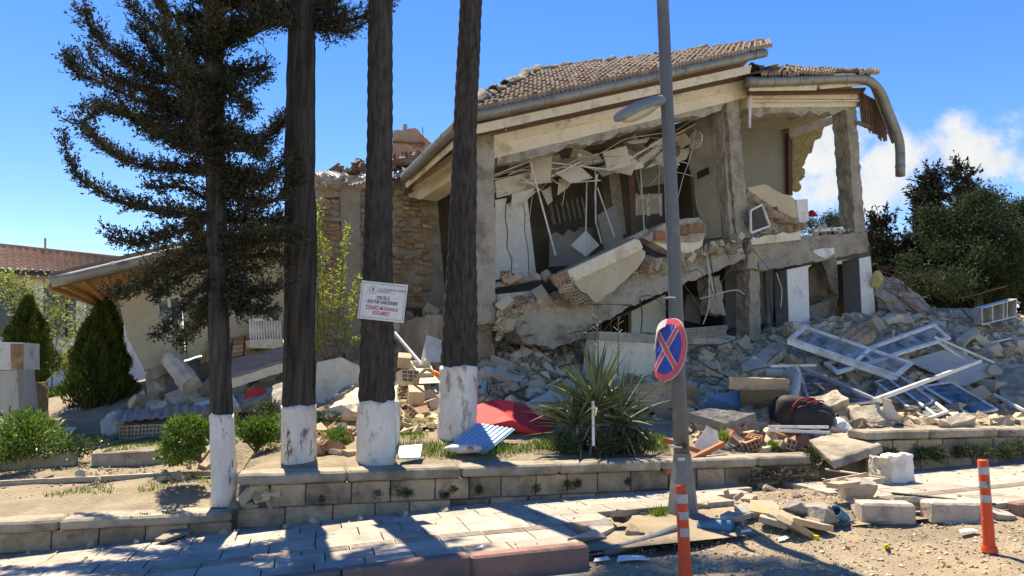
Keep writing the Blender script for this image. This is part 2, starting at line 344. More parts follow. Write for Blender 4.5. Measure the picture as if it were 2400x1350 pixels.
def axis(lo, hi, mid0, mid1, step):
    a = list(np.arange(mid0, mid1 + 1e-6, step)); s, x = step, mid0
    while x > lo: s *= 1.45; x = max(lo, x - s); a.insert(0, x)
    s, x = step, mid1
    while x < hi: s *= 1.45; x = min(hi, x + s); a.append(x)
    return a
def sheet(fn, As, Bs):
    mb = MB(); n = len(As)
    mb.v = [fn(a, b) for b in Bs for a in As]
    mb.f = [(j * n + i, j * n + i + 1, (j + 1) * n + i + 1, (j + 1) * n + i) for j in range(len(Bs) - 1) for i in range(n - 1)]
    return mb
def garden_fn(s, t):
    p = K0 + SD * s + TD * t; g = G(p.x, p.y)
    if t < 2.47: return Vector((p.x, p.y, zs(p.x) - .5))
    g += .05 * noise.noise(Vector((p.x * 1.3, p.y * 1.3, 0))) + .02 * noise.noise(Vector((p.x * 5, p.y * 5, 3)))
    return Vector((p.x, p.y, g))
struct('ground', sheet(garden_fn, axis(-420, 420, -12, 15, .15), [2.44] + axis(2.5, 600, 2.5, 19, .15)), SOIL, smooth=True)
struct('road', sheet(lambda s, t: ST(s, t, -.17 + .008 * noise.noise(Vector((s, t, 0)))), axis(-300, 300, -6, 12, .3), axis(-300, .1, -4, .05, .3)), ASPH)
struct('sidewalk_bed', sheet(lambda s, t: ST(s, t, -.06), axis(-300, 300, -6, 14, .3), [0.12, 1, 2, 2.6]), mat('bedding_sand', (.30, .25, .18), None, 3, .95, .5, 60))

# torn-up stretch of pavement: sandy dirt with mounds
def dirt_h(s, t):
    e = min((s - 2.45) / .5, (6.75 - s) / .6, 1.0) if t > .1 else min((s - 2.0) / .7, (9.5 - s) / 1.5, (t + 2.1) / .8, 1)
    h = -.13 + .05 * noise.noise(Vector((s * 1.2, t * 1.2, 1))) + .03 * noise.noise(Vector((s * 4, t * 4, 2)))
    h += .20 * math.exp(-((s - 5.3) / .75) ** 2 - ((t - .75) / .6) ** 2) + .11 * math.exp(-((s - 4.3) / .5) ** 2 - ((t - .55) / .45) ** 2) + .13 * math.exp(-((s - 5.6) / .6) ** 2 - ((t - 1.8) / .5) ** 2)
    h -= .05 * math.exp(-((s - 3.3) / .5) ** 2 - ((t - .5) / .4) ** 2)
    h = min(h, -.02) if (t > 1.5 and s < 5) else h
    if t > .1: return h
    er = min((s - 2.0) / .7, (9.5 - s) / 1.5, (t + 2.1) / .8, 1); et = min(1, max(0, (t + .6) / .6)) * min(1, max(0, (s - 2.2) / .4)); e = max(er, et, 0)
    return -.26 + (h + .26) * e * e * (3 - 2 * e)
struct('dirt', sheet(lambda s, t: ST(s, t, dirt_h(s, t)), list(np.arange(1.9, 9.6, .09)), list(np.arange(-2.2, 2.42, .09))), DIRT, smooth=True)

# ------------------------------------------------------------------ sidewalk: kerb stones and pavers
swk = bpy.data.objects.new('sidewalk', None); COL.objects.link(swk); swk.location = ST(0, 1); swk['kind'] = 'structure'; WLOC['sidewalk'] = ST(0, 1)
def slope_rot(x):
    sl = (zs(x + .3) - zs(x - .3)) / .6 / SD.x
    xa = Vector((SD.x, SD.y, sl * 1)).normalized(); za = xa.cross(TD); za.normalize(); ya = za.cross(xa)
    return rot_xyz(xa, ya, za)
PAV = {}
def paver_mesh(l, w, kind):
    k = (l, w, kind)
    if k not in PAV:
        mb = MB().box((0, 0, -.03), (l - .010, w - .010, .06))
        if kind == 't':
            for q in range(4): mb.box((0, (q - 1.5) * w / 4.4, .003), (l - .03, w * .11, .008))
        PAV[k] = mesh_of('paver', mb, PAVER if kind != 'p' else PAVE, Vector((0, 0, 0)), bevel=.004 if kind == 'p' else 0)
    return PAV[k]
ROWS = [(.16, .49, 'p'), (.49, .82, 'p'), (.82, 1.02, 't'), (1.02, 1.42, 'p'), (1.42, 1.82, 'p'), (1.82, 2.1, 'p'), (2.1, 2.4, 'p')]
def has_paver(s, t):
    if s > 6.15 + .35 * noise.noise(Vector((t * 3, 0, 0))): return s < 11.5
    lim = 2.45 if t < .5 else 2.95 if t < .85 else 3.15 if t < 1.05 else 3.35 if t < 1.43 else 5.0 if t < 1.85 else 5.35
    return s < lim
for (t0, t1, kd) in ROWS:
    s = -5.2 - random.random() * .3
    while s < 11.5:
        l = .4 if kd == 't' else random.choice((.4, .4, .6))
        c = s + l / 2; tm = (t0 + t1) / 2
        if has_paver(c + l * .4, tm) and has_paver(c, tm):
            p = ST(c, tm, .0 + random.uniform(-.003, .003))
            k2 = 'r' if (kd == 'p' and noise.noise(Vector((c * .8, tm * 1.5, 9))) > .38) else kd
            R = slope_rot(p.x) @ Matrix.Rotation(random.gauss(0, .004), 3, 'X') @ Matrix.Rotation(random.gauss(0, .004), 3, 'Z')
            if k2 == 't': R = R @ Matrix.Rotation(random.gauss(0, .003), 3, 'Y')
            place('tactile_paver' if kd == 't' else 'paver', paver_mesh(l, round(t1 - t0, 2), k2), p, R, swk)
        s += l
kb = mesh_of('kerb_stone', MB().box((0, 0, -.11), (.988, .155, .24)), KERB, Vector((0, 0, 0)), bevel=.018)
for s0 in [x for x in np.arange(-5.5, 2.0, 1.0)] + [7.0, 8.0, 9.0, 10.0, 11.0]:
    p = ST(s0 + .5, .075, .012 + random.uniform(-.005, .005)); place('kerb_stone', kb, p, slope_rot(p.x) @ Matrix.Rotation(random.gauss(0, .008), 3, 'Z'), swk)

# ------------------------------------------------------------------ garden walls: coping stones over squared blocks
def wall_run(name, label, s0, s1, ztop, hc, courses, tf=2.4, depth=.34, over=.06, broken=0.0, cl=(1.1, 1.4)):
    t = thing(name, label, 'wall', ST((s0 + s1) / 2, tf + .15))
    def pos(s, tt, z):
        p = K0 + SD * s + TD * tt; return Vector((p.x, p.y, z))
    core = MB().prism([pos(s0 + broken + .04, tf + .05, -.3), pos(s1 - .03, tf + .05, -.3), pos(s1 - .03, tf + depth, -.3), pos(s0 + broken + .04, tf + depth, -.3)], (0, 0, ztop - hc + .28))
    part('mortar_core', core, MORTAR, t)
    s = s0
    while s < s1 - .05:
        l = min(random.uniform(*cl), s1 - s)
        if s1 - s - l < .5: l = s1 - s
        mb = MB().box((0, 0, -hc / 2), (l - .012, depth + over, hc))
        dz = random.uniform(-.006, .006)
        me = mesh_of('coping_stone', mb, COPE, Vector((0, 0, 0)), bevel=.022, rough=(.13, .007, 5), seed=s)
        place('coping_stone', me, pos(s + l / 2, tf + (depth - over) / 2, ztop + dz), rot_xyz(SD, TD, Z) @ Matrix.Rotation(random.gauss(0, .006), 3, 'Z'), t); s += l
    z = ztop - hc - .006
    for ci, h in enumerate(courses):
        s = s0 + (broken if ci == 0 else 0) + .01
        while s < s1 - .04:
            l = min(random.uniform(.36, .5), s1 - s)
            if s1 - s - l < .2: l = s1 - s
            me = mesh_of('block', MB().box((0, 0, 0), (l - .011, .12, h - .009)), BLOCK, Vector((0, 0, 0)), bevel=.010, rough=(.1, .006, 7), seed=s + ci)
            place('block', me, pos(s + l / 2, tf + .06 + random.uniform(-.006, .006), z - h / 2), rot_xyz(SD, TD, Z), t); s += l
        z -= h
    return t
wall_run('garden_wall', 'long grey-capped stone garden wall behind the paved sidewalk, below the tree trunks', -.47, 6.55, .565, .115, [.235, .2, .2], broken=.32)
wall_run('low_wall', 'low stone wall with broad pale coping at the bare soil strip', -5.6, -.5, .20, .1, [.2, .2], tf=2.36)
wall_run('far_wall', 'stone wall with clipped weeds along its foot beside the rubble heap', 7.25, 14.5, .845, .115, [.25, .22, .2], cl=(.9, 1.2))
# rubble core where the first block of the garden wall has fallen out
for k in range(12):
    pass
# tilted coping slab bridging the gap between the two walls
sl = MB().prism([Vector(p) for p in (W(2065, 1040, 9.75), W(1948, 1078, 9.2), W(1895, 1030, 10.0), W(1990, 1003, 10.6))], Vector((.02, -.03, -.11)))
solo('broken_slab', sl, COPE, 'thick pale concrete slab tipped forward over the gap in the garden wall', 'slab', rough=(.09, .012, 6), bevel=.015)
# ------------------------------------------------------------------ the collapsed house
house = thing('collapsed_house', 'half-collapsed cream two-storey house with a sagging tiled roof and exposed rooms', 'house', Vector((F(1400, 800).x, F(1400, 800).y, 1.2)))
def pz(pts, off, depth, plane=F, d=V): return MB().prism([plane(x, y, off) for x, y in pts], d * depth)
def hp(name, pts, off, depth, m, plane=F, d=V, parent=None, **k): return part(name, pz(pts, off, depth, plane, d), m, parent or house, **k)
def jag(p, q, n, amp, seed=0):
    """a broken edge between two pixels"""
    r = random.Random(seed); out = []
    dx, dy = q[0] - p[0], q[1] - p[1]; L = math.hypot(dx, dy)
    for i in range(n + 1):
        t = i / n; o = r.uniform(-amp, amp) if 0 < i < n else 0
        out.append((p[0] + dx * t - dy / L * o, p[1] + dy * t + dx / L * o))
    return out

# columns
hp('column', [(1110, 303), (1158, 308), (1162, 758), (1114, 762)], .02, .36, CONC2, rough=(.08, .026, 7), seed=1)
hp('column', [(1702, 224), (1730, 221), (1757, 556), (1727, 562)], .02, .36, CONC, rough=(.08, .03, 7), seed=2)
hp('column', [(1984, 256), (2006, 255), (2029, 548), (2004, 548)], .0, .42, CONC, rough=(.08, .03, 7), seed=3)
hp('column', [(1757, 600), (1779, 598), (1784, 802), (1757, 805)], .0, .40, CONC, rough=(.08, .03, 7), seed=4)
hp('column_foot', jag((1112, 757), (1160, 755), 4, 4, 1) + jag((1160, 755), (1152, 865), 5, 5, 2) + jag((1152, 865), (1100, 868), 4, 4, 3) + jag((1100, 868), (1112, 757), 5, 5, 4), -.12, .5, mat('crumbling_core', (.38, .31, .22), (.27, .22, .16), 4, .95, .9, 24, bdist=.05), rough=(.08, .03, 6), seed=5)
for i, pth in enumerate([[(1105, 745), (1120, 770), (1150, 790), (1165, 800)], [(1112, 750), (1128, 775), (1160, 770), (1200, 795)], [(1152, 760), (1150, 800), (1148, 850)], [(1108, 700), (1114, 745), (1135, 770)], [(1156, 758), (1180, 778), (1190, 800)]]):
    part('reinforcing_bar', MB().tube(smooth_path([F(x, y, .25 + .04 * i) for x, y in pth]), .008, 5), REBAR, house)

# ring beam, ledge and broken underside of the sagging front
hp('ring_beam', [(1158, 324), (1757, 192), (1757, 226), (1700, 241), (1158, 371)], .04, .42, CREAM, rough=(.25, .006, 3))
hp('ring_beam_ledge', [(1158, 316), (1757, 184), (1757, 203), (1158, 337)], .11, .30, CREAM, bevel=.01)
hp('broken_underside', [(1166, 368)] + jag((1166, 385), (1690, 257), 22, 7, 5) + [(1702, 238)], .0, .34, CONC2, rough=(.08, .03, 7), seed=6)
hp('fascia_board', [(1098, 296), (1762, 152), (1758, 172), (1098, 318)], .56, .03, CREAM, rough=(.4, .004, 2))
part('soffit', MB().add([F(1095, 316, .55), F(1760, 170, .55), F(1757, 183, .1), F(1115, 318, .1)], [(0, 1, 2, 3)]), WOODO, house, thick=.02)
for i in range(7):
    x = 1180 + i * 90; y = 300 - (x - 1100) * .2165 + 4
    part('eave_bracket', MB().bar(F(x, y + 6, .56), F(x + 2, y + 14, .1), .09, .09), CREAM, house)

# tiled roof slopes
def tile_mesh():
    mb = MB(); n = 10; w, l = .228, .50
    prof = [((i / n - .5) * w, .026 * math.cos(2 * math.pi * 2 * i / n)) for i in range(n + 1)]
    vs = [(x, -l / 2, z + .088) for x, z in prof] + [(x, l / 2, z) for x, z in prof] + [(x, -l / 2, z + .002) for x, z in prof]
    fs = [(i, i + 1, n + 2 + i, n + 1 + i) for i in range(n)] + [(2 * n + 2 + i, 2 * n + 3 + i, i + 1, i) for i in range(n)]
    return mb.add(vs, fs)
TILE = mesh_of('roof_tile', tile_mesh(), TILEM, Vector((0, 0, 0)), flip=False, smooth=False)
TILE_V = [v.co.copy() for v in TILE.vertices]; TILE_F = [tuple(p.vertices) for p in TILE.polygons]
def tile_slope(roof, E0, E1, T0, T1, limit, jitter=.012, drop=None, row=.40, col=.215):
    P = lambda a, b: (E0.lerp(E1, a)).lerp(T0.lerp(T1, a), b)
    nb = int(((T0 - E0).length + (T1 - E1).length) / 2 / row); na = int((E1 - E0).length / col)
    cells = []
    for j in range(nb):
        b = (j + .5) / nb
        wrow = (P(1, b) - P(0, b)).length; n = int(wrow / col)
        for i in range(n):
            a = (i + .5) / n
            if drop and drop(a, b): continue
            p = P(a, b); x = (P(min(a + .02, 1), b) - P(max(a - .02, 0), b)).normalized(); y = (P(a, min(b + .02, 1)) - P(a, max(b - .02, 0))).normalized()
            z = x.cross(y).normalized(); y = z.cross(x)
            cells.append(((p - EYE).length, p + z * .03, rot_xyz(x, y, z) @ Matrix.Rotation(random.gauss(0, jitter), 3, 'Z') @ Matrix.Rotation(random.gauss(0, jitter * 1.5), 3, 'X')))
    cells.sort(key=lambda c: c[0])
    for _, p, R in cells[:limit]: place('roof_tile', TILE, p, R, roof)
    if len(cells) > limit:
        mb = MB()
        for _, p, R in cells[limit:]: mb.add([p + R @ v for v in TILE_V], TILE_F)
        o = part('roof_tile_field', mb, TILEM, roof, flip=False); o['kind'] = 'stuff'
E0, E1, T0, T1 = F(1095, 266, .62), F(1789, 117, .62), F(1264, 170, -3.2), F(1786, 104, -3.0)
SE1 = S(948, 418, .62)
deck = MB().add([E0, E1, T1, T0], [(0, 1, 2, 3)]); deck.add([E0, T0, SE1], [(0, 1, 2)])
BK0, BK1 = T0 + V * 3.0 - Z * 1.4, T1 + V * 3.0 - Z * 1.4
deck.add([T0, T1, BK1, BK0], [(0, 1, 2, 3)]); deck.add([T0, BK0, SE1 + V * 2 + U * 1], [(0, 1, 2)]); deck.add([T0, SE1 + V * 2 + U * 1, SE1], [(0, 1, 2)])
roofA = part('roof', deck, WOODO, house, thick=.05)
tile_slope(roofA, E0, E1, T0, T1, 230, drop=lambda a, b: (b > .9 and noise.noise(Vector((a * 14, b * 3, 0))) > .15))
def ridge_run(roof, P0, P1, n, r=.11, up=.05, seed=0, jit=.05):
    d = (P1 - P0); x = d.normalized(); side = x.cross(Z).normalized(); up_ = side.cross(x)
    me = []
    for k in range(3):
        mb = MB(); L = d.length / n * 1.12; m = 7
        for e in (-.5, .5):
            mb.v += [Vector((e * L, math.cos(math.pi * i / (m - 1)) * (r + .015 * e), math.sin(math.pi * i / (m - 1)) * (r + .015 * e))) for i in range(m)]
        mb.f += [(i, i + 1, m + i + 1, m + i) for i in range(m - 1)]
        me.append(mesh_of('ridge_tile', mb, RIDGEM, Vector((0, 0, 0)), thick=.02, rough=(.12, .018, 7), seed=seed + k))
    for i in range(n):
        p = P0 + d * ((i + .5) / n) + Z * up + Vector((random.gauss(0, jit * .3), random.gauss(0, jit * .3), random.gauss(0, jit * .45)))
        place('ridge_tile', me[i % 3], p, rot_xyz(x, side * -1, up_) @ Matrix.Rotation(random.gauss(0, jit * 2), 3, 'Y') @ Matrix.Rotation(random.gauss(0, jit * 2), 3, 'Z'), roof)
ridge_run(roofA, E0 + Z * .02, T0, 13, .13, seed=1, jit=.07); ridge_run(roofA, T0, T1, 17, .12, up=.04, seed=4, jit=.06)
# gutters with their joints
def gutter(pts, r=.098, step=.85):
    P = smooth_path(pts, 5) if len(pts) > 2 else resample(pts, .4)
    g = part('gutter', MB().tube(P, r, 12), ZINC, house, smooth=True)
    Q = resample(P, .05); acc = 0
    for a, b in zip(Q, Q[1:]):
        acc += (b - a).length
        if acc > step: acc = 0; part('gutter_joint', MB().tube([a, a + (b - a).normalized() * .04], r * 1.07, 12), ZINC, g)
    return g
gutter([F(1093, 276, .68), F(1792, 124, .68)]); gutter([S(1090, 276, .68), S(948, 416, .68)])
gutter([F(1752, 193, .6), F(1850, 190, .6), F(1985, 184, .6), F(2032, 188, .6), F(2062, 215, .62), F(2082, 262, .64), F(2100, 308, .66), F(2109, 345, .66), F(2110, 412, .66)], .118)
# side eave of the left corner
hp('ring_beam', [(1110, 334), (960, 438), (958, 462), (985, 467), (1110, 388)], .04, .40, CREAM, S, U, rough=(.25, .006, 3))
hp('ring_beam_ledge', [(1110, 322), (962, 428), (960, 446), (1110, 346)], .12, .2, CREAM, S, U, bevel=.01)
hp('fascia_board', [(1093, 300), (950, 430), (952, 440), (1093, 318)], .56, .03, CREAM, S, U)

# rooms behind the sagging front: ceiling, back walls, inner partitions
lineC = [(1158, 360), (1703, 232)]
part('ceiling_slab', MB().prism([F(1158, 362, -.3), F(1703, 236, -.3), F(1703, 222, -.3), F(1158, 348, -.3)], V * 3.6), mat('shaded_ceiling', (.42, .36, .27), (.34, .29, .21), 1.2, .9, .2, 30), house)  # cream ceiling with its brownish shade mixed into the colour
BACK = -3.9
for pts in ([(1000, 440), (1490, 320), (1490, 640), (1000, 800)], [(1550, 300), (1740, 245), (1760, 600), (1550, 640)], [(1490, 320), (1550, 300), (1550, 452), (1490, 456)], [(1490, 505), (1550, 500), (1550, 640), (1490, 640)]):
    hp('back_wall', pts, BACK, .12, mat('dim_back_wall', (.13, .115, .09), (.08, .07, .055), 1.5, .9, .3, 20))  # wall colour darkened, standing in for the shade inside the room
for x in (1490, 1518, 1547): hp('window_bar', [(x, 454), (x + 5, 453), (x + 5, 506), (x, 507)], BACK + .03, .04, PVC)
hp('window_bar', [(1490, 462), (1550, 458), (1550, 463), (1490, 467)], BACK + .02, .03, PVC)
cr = [(1186, 478), (1184, 510), (1190, 545), (1188, 580), (1200, 610), (1197, 650)]
part1 = hp('partition_wall', [(1160, 486), (1184, 480)] + [(x - 1.5, y) for x, y in cr[1:]] + [(1165, 655)], -1.2, .12, PALEWALL)
cr2 = [(1224, 468), (1230, 500), (1229, 540), (1237, 585), (1240, 648)]
hp('partition_wall', [(x + 1.5, y) for x, y in cr] + [(x - 1, y) for x, y in cr2[::-1]], -1.2, .12, PALEWALL)
hp('partition_wall', [(x + 1.5, y) for x, y in cr2] + [(1257, 645), (1236, 466)], -1.25, .12, PALEWALL)
hp('socket', [(1203, 620), (1215, 619), (1215, 627), (1203, 628)], -1.17, .03, PVC)
hp('inner_column', [(1425, 400), (1450, 396), (1468, 548), (1445, 555)], -2.6, .3, CONC, rough=(.12, .02, 6))
hp('door_leaf', [(1472, 400), (1485, 396), (1492, 545), (1480, 550)], -2.4, .05, WOODO)
hp('inner_wall', [(1500, 380), (1555, 365), (1555, 430), (1500, 440)], -2.8, .05, GREENWALL)
hp('broken_partition', [(1400, 505), (1440, 480), (1462, 560), (1420, 590)], -2.2, .06, GREENWALL)
hp('broken_partition', jag((1290, 550), (1390, 535), 7, 8, 8) + [(1380, 620), (1290, 625)], -2.9, .06, GREENWALL)
for i in range(7): hp('shelf_upright', [(1290 + i * 12, 480 - i * 3), (1293 + i * 12, 480 - i * 3), (1303 + i * 12, 525 - i * 3), (1300 + i * 12, 526 - i * 3)], -3.3, .1, GREENWALL)
hp('yard_wall', [(1440, 400), (1600, 380), (1600, 560), (1440, 580)], -6.2, .2, PALEWALL)
# wall that carries the clock runs back from the second column
KP = F(1700, 420, -.1)
def K(px, py, off=0.0): return plane_hit(px, py, KP - U * off, U)
hp('clock_wall', [(1662, 262), (1676, 300), (1692, 556), (1642, 562)] + jag((1642, 562), (1630, 470), 5, 4, 11) + jag((1630, 470), (1614, 345), 7, 6, 12)[1:] + [(1602, 322), (1608, 300)], 0, .12, mat('clock_wall_paint', (.46, .425, .35), (.40, .37, .305), 1.2, .85, .15, 50, c3=(.33, .30, .25), s3=1.7, t3=.58), K, U)
hp('wall_edge', [(1664, 262), (1690, 245), (1712, 560), (1694, 558)], .02, .1, CONCD, K, U, rough=(.1, .03, 6))
hp('rear_partition', [(1560, 330), (1612, 318), (1625, 520), (1570, 545)], -1.9, .1, mat('dim_back_wall', (.2, .185, .155)), K, U)

# sagging upper floor
hp('floor_beam', [(1196, 748), (1300, 712), (1500, 640), (1737, 566), (1748, 606), (1610, 662), (1480, 716), (1345, 800), (1300, 818), (1225, 802)], .12, .5, CONC2, rough=(.09, .05, 5), seed=9)
part('floor_slab', MB().prism([F(1190, 752, -.35), F(1740, 575, -.35), F(1744, 596, -.35), F(1195, 775, -.35)], V * 3.6), CONC, house)
hp('floor_ledge', [(1165, 662), (1290, 640), (1295, 652), (1168, 672)], -.3, .9, PALEWALL, rough=(.15, .02, 6))
hp('cupboard_front', [(1165, 690), (1255, 680), (1256, 715), (1166, 730)], -.25, .05, CREAM)
hp('cupboard_side', [(1275, 655), (1305, 645), (1325, 700), (1300, 700)], -.2, .05, WOODO)
remn = hp('brick_parapet', [(1405, 706), (1560, 628), (1740, 566), (1738, 552), (1560, 600), (1440, 660), (1395, 690)], .02, .16, MORTAR, rough=(.12, .02, 6))
def hollow_brick(l=.19, d=.19, h=.135, nx=3, nz=2, deep=.05):
    """brick with a grid of real holes in its front end (the -y end)"""
    mb = MB(); hx, hz = l / 2, h / 2; wt = .016
    cw = (l - wt * (nx + 1)) / nx; ch = (h - wt * (nz + 1)) / nz
    xs = [-hx]; 
    for i in range(nx): xs += [xs[-1] + wt, xs[-1] + wt + cw]
    xs.append(hx); zsv = [-hz]
    for i in range(nz): zsv += [zsv[-1] + wt, zsv[-1] + wt + ch]
    zsv.append(hz); y0 = -d / 2
    for i in range(len(xs) - 1):
        for j in range(len(zsv) - 1):
            a, b, c, e = xs[i], xs[i + 1], zsv[j], zsv[j + 1]
            if i % 2 and j % 2:
                o = [(a, y0, c), (b, y0, c), (b, y0, e), (a, y0, e)]; q = [(x, y0 + deep, z) for x, _, z in o]
                mb.add(o + q, [(4, 5, 6, 7), (0, 1, 5, 4), (1, 2, 6, 5), (2, 3, 7, 6), (3, 0, 4, 7)])
            else: mb.add([(a, y0, c), (b, y0, c), (b, y0, e), (a, y0, e)], [(0, 1, 2, 3)])
    v = [(-hx, y0, -hz), (hx, y0, -hz), (hx, -y0, -hz), (-hx, -y0, -hz), (-hx, y0, hz), (hx, y0, hz), (hx, -y0, hz), (-hx, -y0, hz)]
    return mb.add(v, [(3, 2, 1, 0), (4, 5, 6, 7), (1, 2, 6, 5), (2, 3, 7, 6), (3, 0, 4, 7)])
HB = mesh_of('brick', hollow_brick(), BRICKM, Vector((0, 0, 0)), flip=False)
HBW = mesh_of('brick', hollow_brick(.26, .12, .10, 4, 2), mat('grey_hollow_brick', (.42, .38, .31), (.32, .29, .24), 5, .92, .4, 60, rand=.2, c3=(.40, .28, .19), s3=4, t3=.6), Vector((0, 0, 0)), flip=False)
HBO = mesh_of('brick', MB().box((0, 0, 0), (.2, .12, .07)), BRICKR, Vector((0, 0, 0)), bevel=.006, rough=(.08, .006, 8))
def brick_row(par, p, q, me, step, off, plane=F, dz=0, jit=.02, basis=None):
    a, b = plane(*p, off), plane(*q, off); n = max(1, int((b - a).length / step)); x = (b - a).normalized(); side = V if plane is not S else U
    z = x.cross(side).normalized(); z = z if z.z > 0 else -z; y = z.cross(x)
    for i in range(n):
        place('brick', me, a.lerp(b, (i + .5) / n) + z * dz + Vector((0, 0, random.gauss(0, jit * .3))), rot_xyz(x, y, z) @ Matrix.Rotation(random.gauss(0, jit), 3, 'Y') @ Matrix.Rotation(random.gauss(0, jit), 3, 'X'), par)
brick_row(remn, (1410, 702), (1735, 566), HBW, .262, .07); brick_row(remn, (1445, 672), (1735, 556), HBW, .262, .07); brick_row(remn, (1480, 642), (1560, 606), HBW, .262, .06)

# right-hand bay
hp('ring_beam', [(1752, 224), (2029, 229), (2024, 240), (2012, 250), (1752, 252)], .04, .42, CREAM, rough=(.25, .006, 3))
hp('ring_beam_ledge', [(1757, 214), (2032, 219), (2032, 232), (1757, 230)], .12, .3, CREAM, bevel=.01)
hp('broken_underside', [(1752, 250), (2014, 248)] + jag((1995, 262), (1760, 272), 12, 6, 15), .0, .36, CONC2, rough=(.09, .03, 7), seed=8)
hp('fascia_board', [(1757, 199), (1916, 198), (1914, 211), (1757, 213)], .54, .03, CREAM); hp('fascia_board', [(1918, 197), (2040, 190), (2040, 198), (1922, 209)], .5, .03, CREAM)
part('soffit', MB().add([F(1757, 212, .5), F(2030, 205, .5), F(2024, 216, .05), F(1757, 216, .05)], [(0, 1, 2, 3)]), WOODO, house, thick=.02)
hp('rafter', [(1757, 208), (2015, 206), (2015, 218), (1757, 222)], .25, .08, WOODO)
rE0, rE1, rT0, rT1 = F(1762, 180, .6), F(2040, 176, .6), F(1762, 166, -2.8), F(2030, 172, -2.8)
roofB = part('roof', MB().add([rE0, rE1, rT1, rT0], [(0, 1, 2, 3)]).add([rT0, rT1, rT1 + V * 1.2 - Z * .5, rT0 + V * 1.2 - Z * .5], [(0, 1, 2, 3)]), WOODO, house, thick=.05)
tile_slope(roofB, rE0, rE1, rT0, rT1, 60, jitter=.06, drop=lambda a, b: .58 < a < .82 and b < .8)
ridge_run(roofB, rT0, rT0.lerp(rT1, .55), 6, .1, jit=.1)
for i in range(9):
    x0 = 2012 + i * 6.5; hp('soffit_board', [(x0, 212 + i * 3 + 2), (x0 + 6, 214 + i * 4), (x0 + 16, 296 + i * 4.5 + random.uniform(-5, 8)), (x0 + 8 , 290 + i * 4.5 + random.uniform(-6, 8))], .15 + i * .035, .02, WOODO)
hp('barge_board', [(2044, 204), (2052, 208), (2100, 332), (2094, 336)], .52, .05, WOODG)
for y in (250, 292): part('rafter', MB().bar(F(2010, y - 5, .1), F(2078, y + 22, .4), .06, .09), WOODO, house)
part('ceiling_slab', MB().prism([F(1735, 250, -.3), F(2010, 250, -.3), F(2010, 238, -.3), F(1735, 238, -.3)], V * 2.4), MATS['shaded_ceiling'], house)
hp('rear_beam', [(1850, 300), (1968, 268), (1968, 285), (1852, 325)], -2.3, .3, CONC, rough=(.2, .02, 5))
hp('rear_wall', [(1700, 292), (1848, 288), (1850, 460), (1700, 480)], -2.5, .1, GREENWALL)
hp('door_post', [(1847, 288), (1856, 288), (1858, 458), (1849, 456)], -2.35, .1, mat('dark_red_paint', (.13, .035, .03), None, 3, .6, .1))
hp('insulation', [(1857, 318), (1932, 296)] + jag((1926, 312), (1890, 372), 7, 7, 21) + jag((1888, 380), (1872, 448), 6, 6, 22) + [(1858, 440)], -2.45, .14, mat('yellow_insulation', (.46, .38, .16), (.34, .28, .12), 6, .98, 1.0, 30, bdist=.06), rough=(.07, .045, 6))
hp('window_sill_wall', [(1752, 440), (1790, 432)] + jag((1800, 434), (1862, 466), 5, 3, 23) + [(1870, 500), (1868, 522)] + jag((1866, 520), (1760, 452), 9, 6, 24), .02, .16, mat('ochre_render', (.56, .46, .29), (.5, .41, .26), 1.5, .85, .15, 50))
sill = hp('broken_sill_core', [(1752, 446)] + jag((1755, 450), (1868, 520), 9, 4, 25) + [(1876, 546), (1752, 556)], -.02, .2, CONC, rough=(.09, .03, 7))
brick_row(sill, (1760, 470), (1850, 520), HB, .2, .05, jit=.15); brick_row(sill, (1790, 505), (1875, 528), HB, .2, .04, jit=.15)
hp('plaster_strip', jag((1760, 560), (1878, 540), 8, 4, 26) + [(1876, 562), (1762, 574)], .16, .04, CREAM)
hp('parapet_block', [(1866, 468), (1893, 466), (1896, 516), (1874, 530)], -.2, .35, WHITEWALL)
hp('sill_board', [(1910, 537), (1976, 531), (1977, 539), (1911, 544)], .02, .2, PVC)
hp('floor_beam', [(1752, 562), (1880, 552), (2031, 546), (2034, 590), (1958, 604), (1790, 634), (1752, 630)], .1, .5, CONC, rough=(.09, .04, 5), seed=12)
hp('plaster_patch', jag((1905, 588), (1955, 580), 4, 3, 28) + [(1956, 594), (1935, 606), (1915, 598)], .135, .02, WHITEWALL); hp('plaster_patch', [(1778, 612), (1848, 600), (1842, 622), (1780, 632)], .13, .02, GREENWALL)
part('floor_slab', MB().prism([F(1745, 566, -.35), F(2026, 552, -.35), F(2028, 570, -.35), F(1748, 590, -.35)], V * 2.6), CONC, house)
# ground floor of that bay
for pts, o in (([(1845, 632), (1894, 622), (1898, 770), (1850, 770)], .0), ([(2014, 606), (2040, 600), (2054, 755), (2022, 760)], .0)):
    hp('wall_face', pts, o + .02, .02, WHITEWALL); hp('wall_return', pts, o, .5 if pts[0][0] > 1900 else .38, GREYWALL)  # return belongs to the white wall, its shade side painted in as grey
hp('plinth_wall', [(2014, 740), (2056, 735), (2056, 790), (2014, 790)], .0, .3, WHITEWALL)
hp('inner_wall', [(1700, 615), (1812, 615), (1812, 800), (1700, 800)], -1.6, .1, GREYWALL)
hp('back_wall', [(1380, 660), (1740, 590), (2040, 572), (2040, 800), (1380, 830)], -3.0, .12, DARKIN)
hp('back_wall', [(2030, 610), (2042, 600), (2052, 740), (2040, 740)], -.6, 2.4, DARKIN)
hp('door_jamb', [(1795, 634), (1806, 632), (1812, 795), (1802, 797)], -.5, .1, GREYWALL)
hp('fallen_ceiling_piece', [(1926, 612), (1960, 606), (1966, 700), (1950, 680)], -1.2, .1, CONC2, rough=(.15, .02))
hp('fallen_ceiling_piece', jag((1898, 640), (1930, 610), 4, 5, 31) + jag((1940, 690), (1898, 720), 4, 6, 32), -1.6, .2, CONCD, rough=(.12, .05))
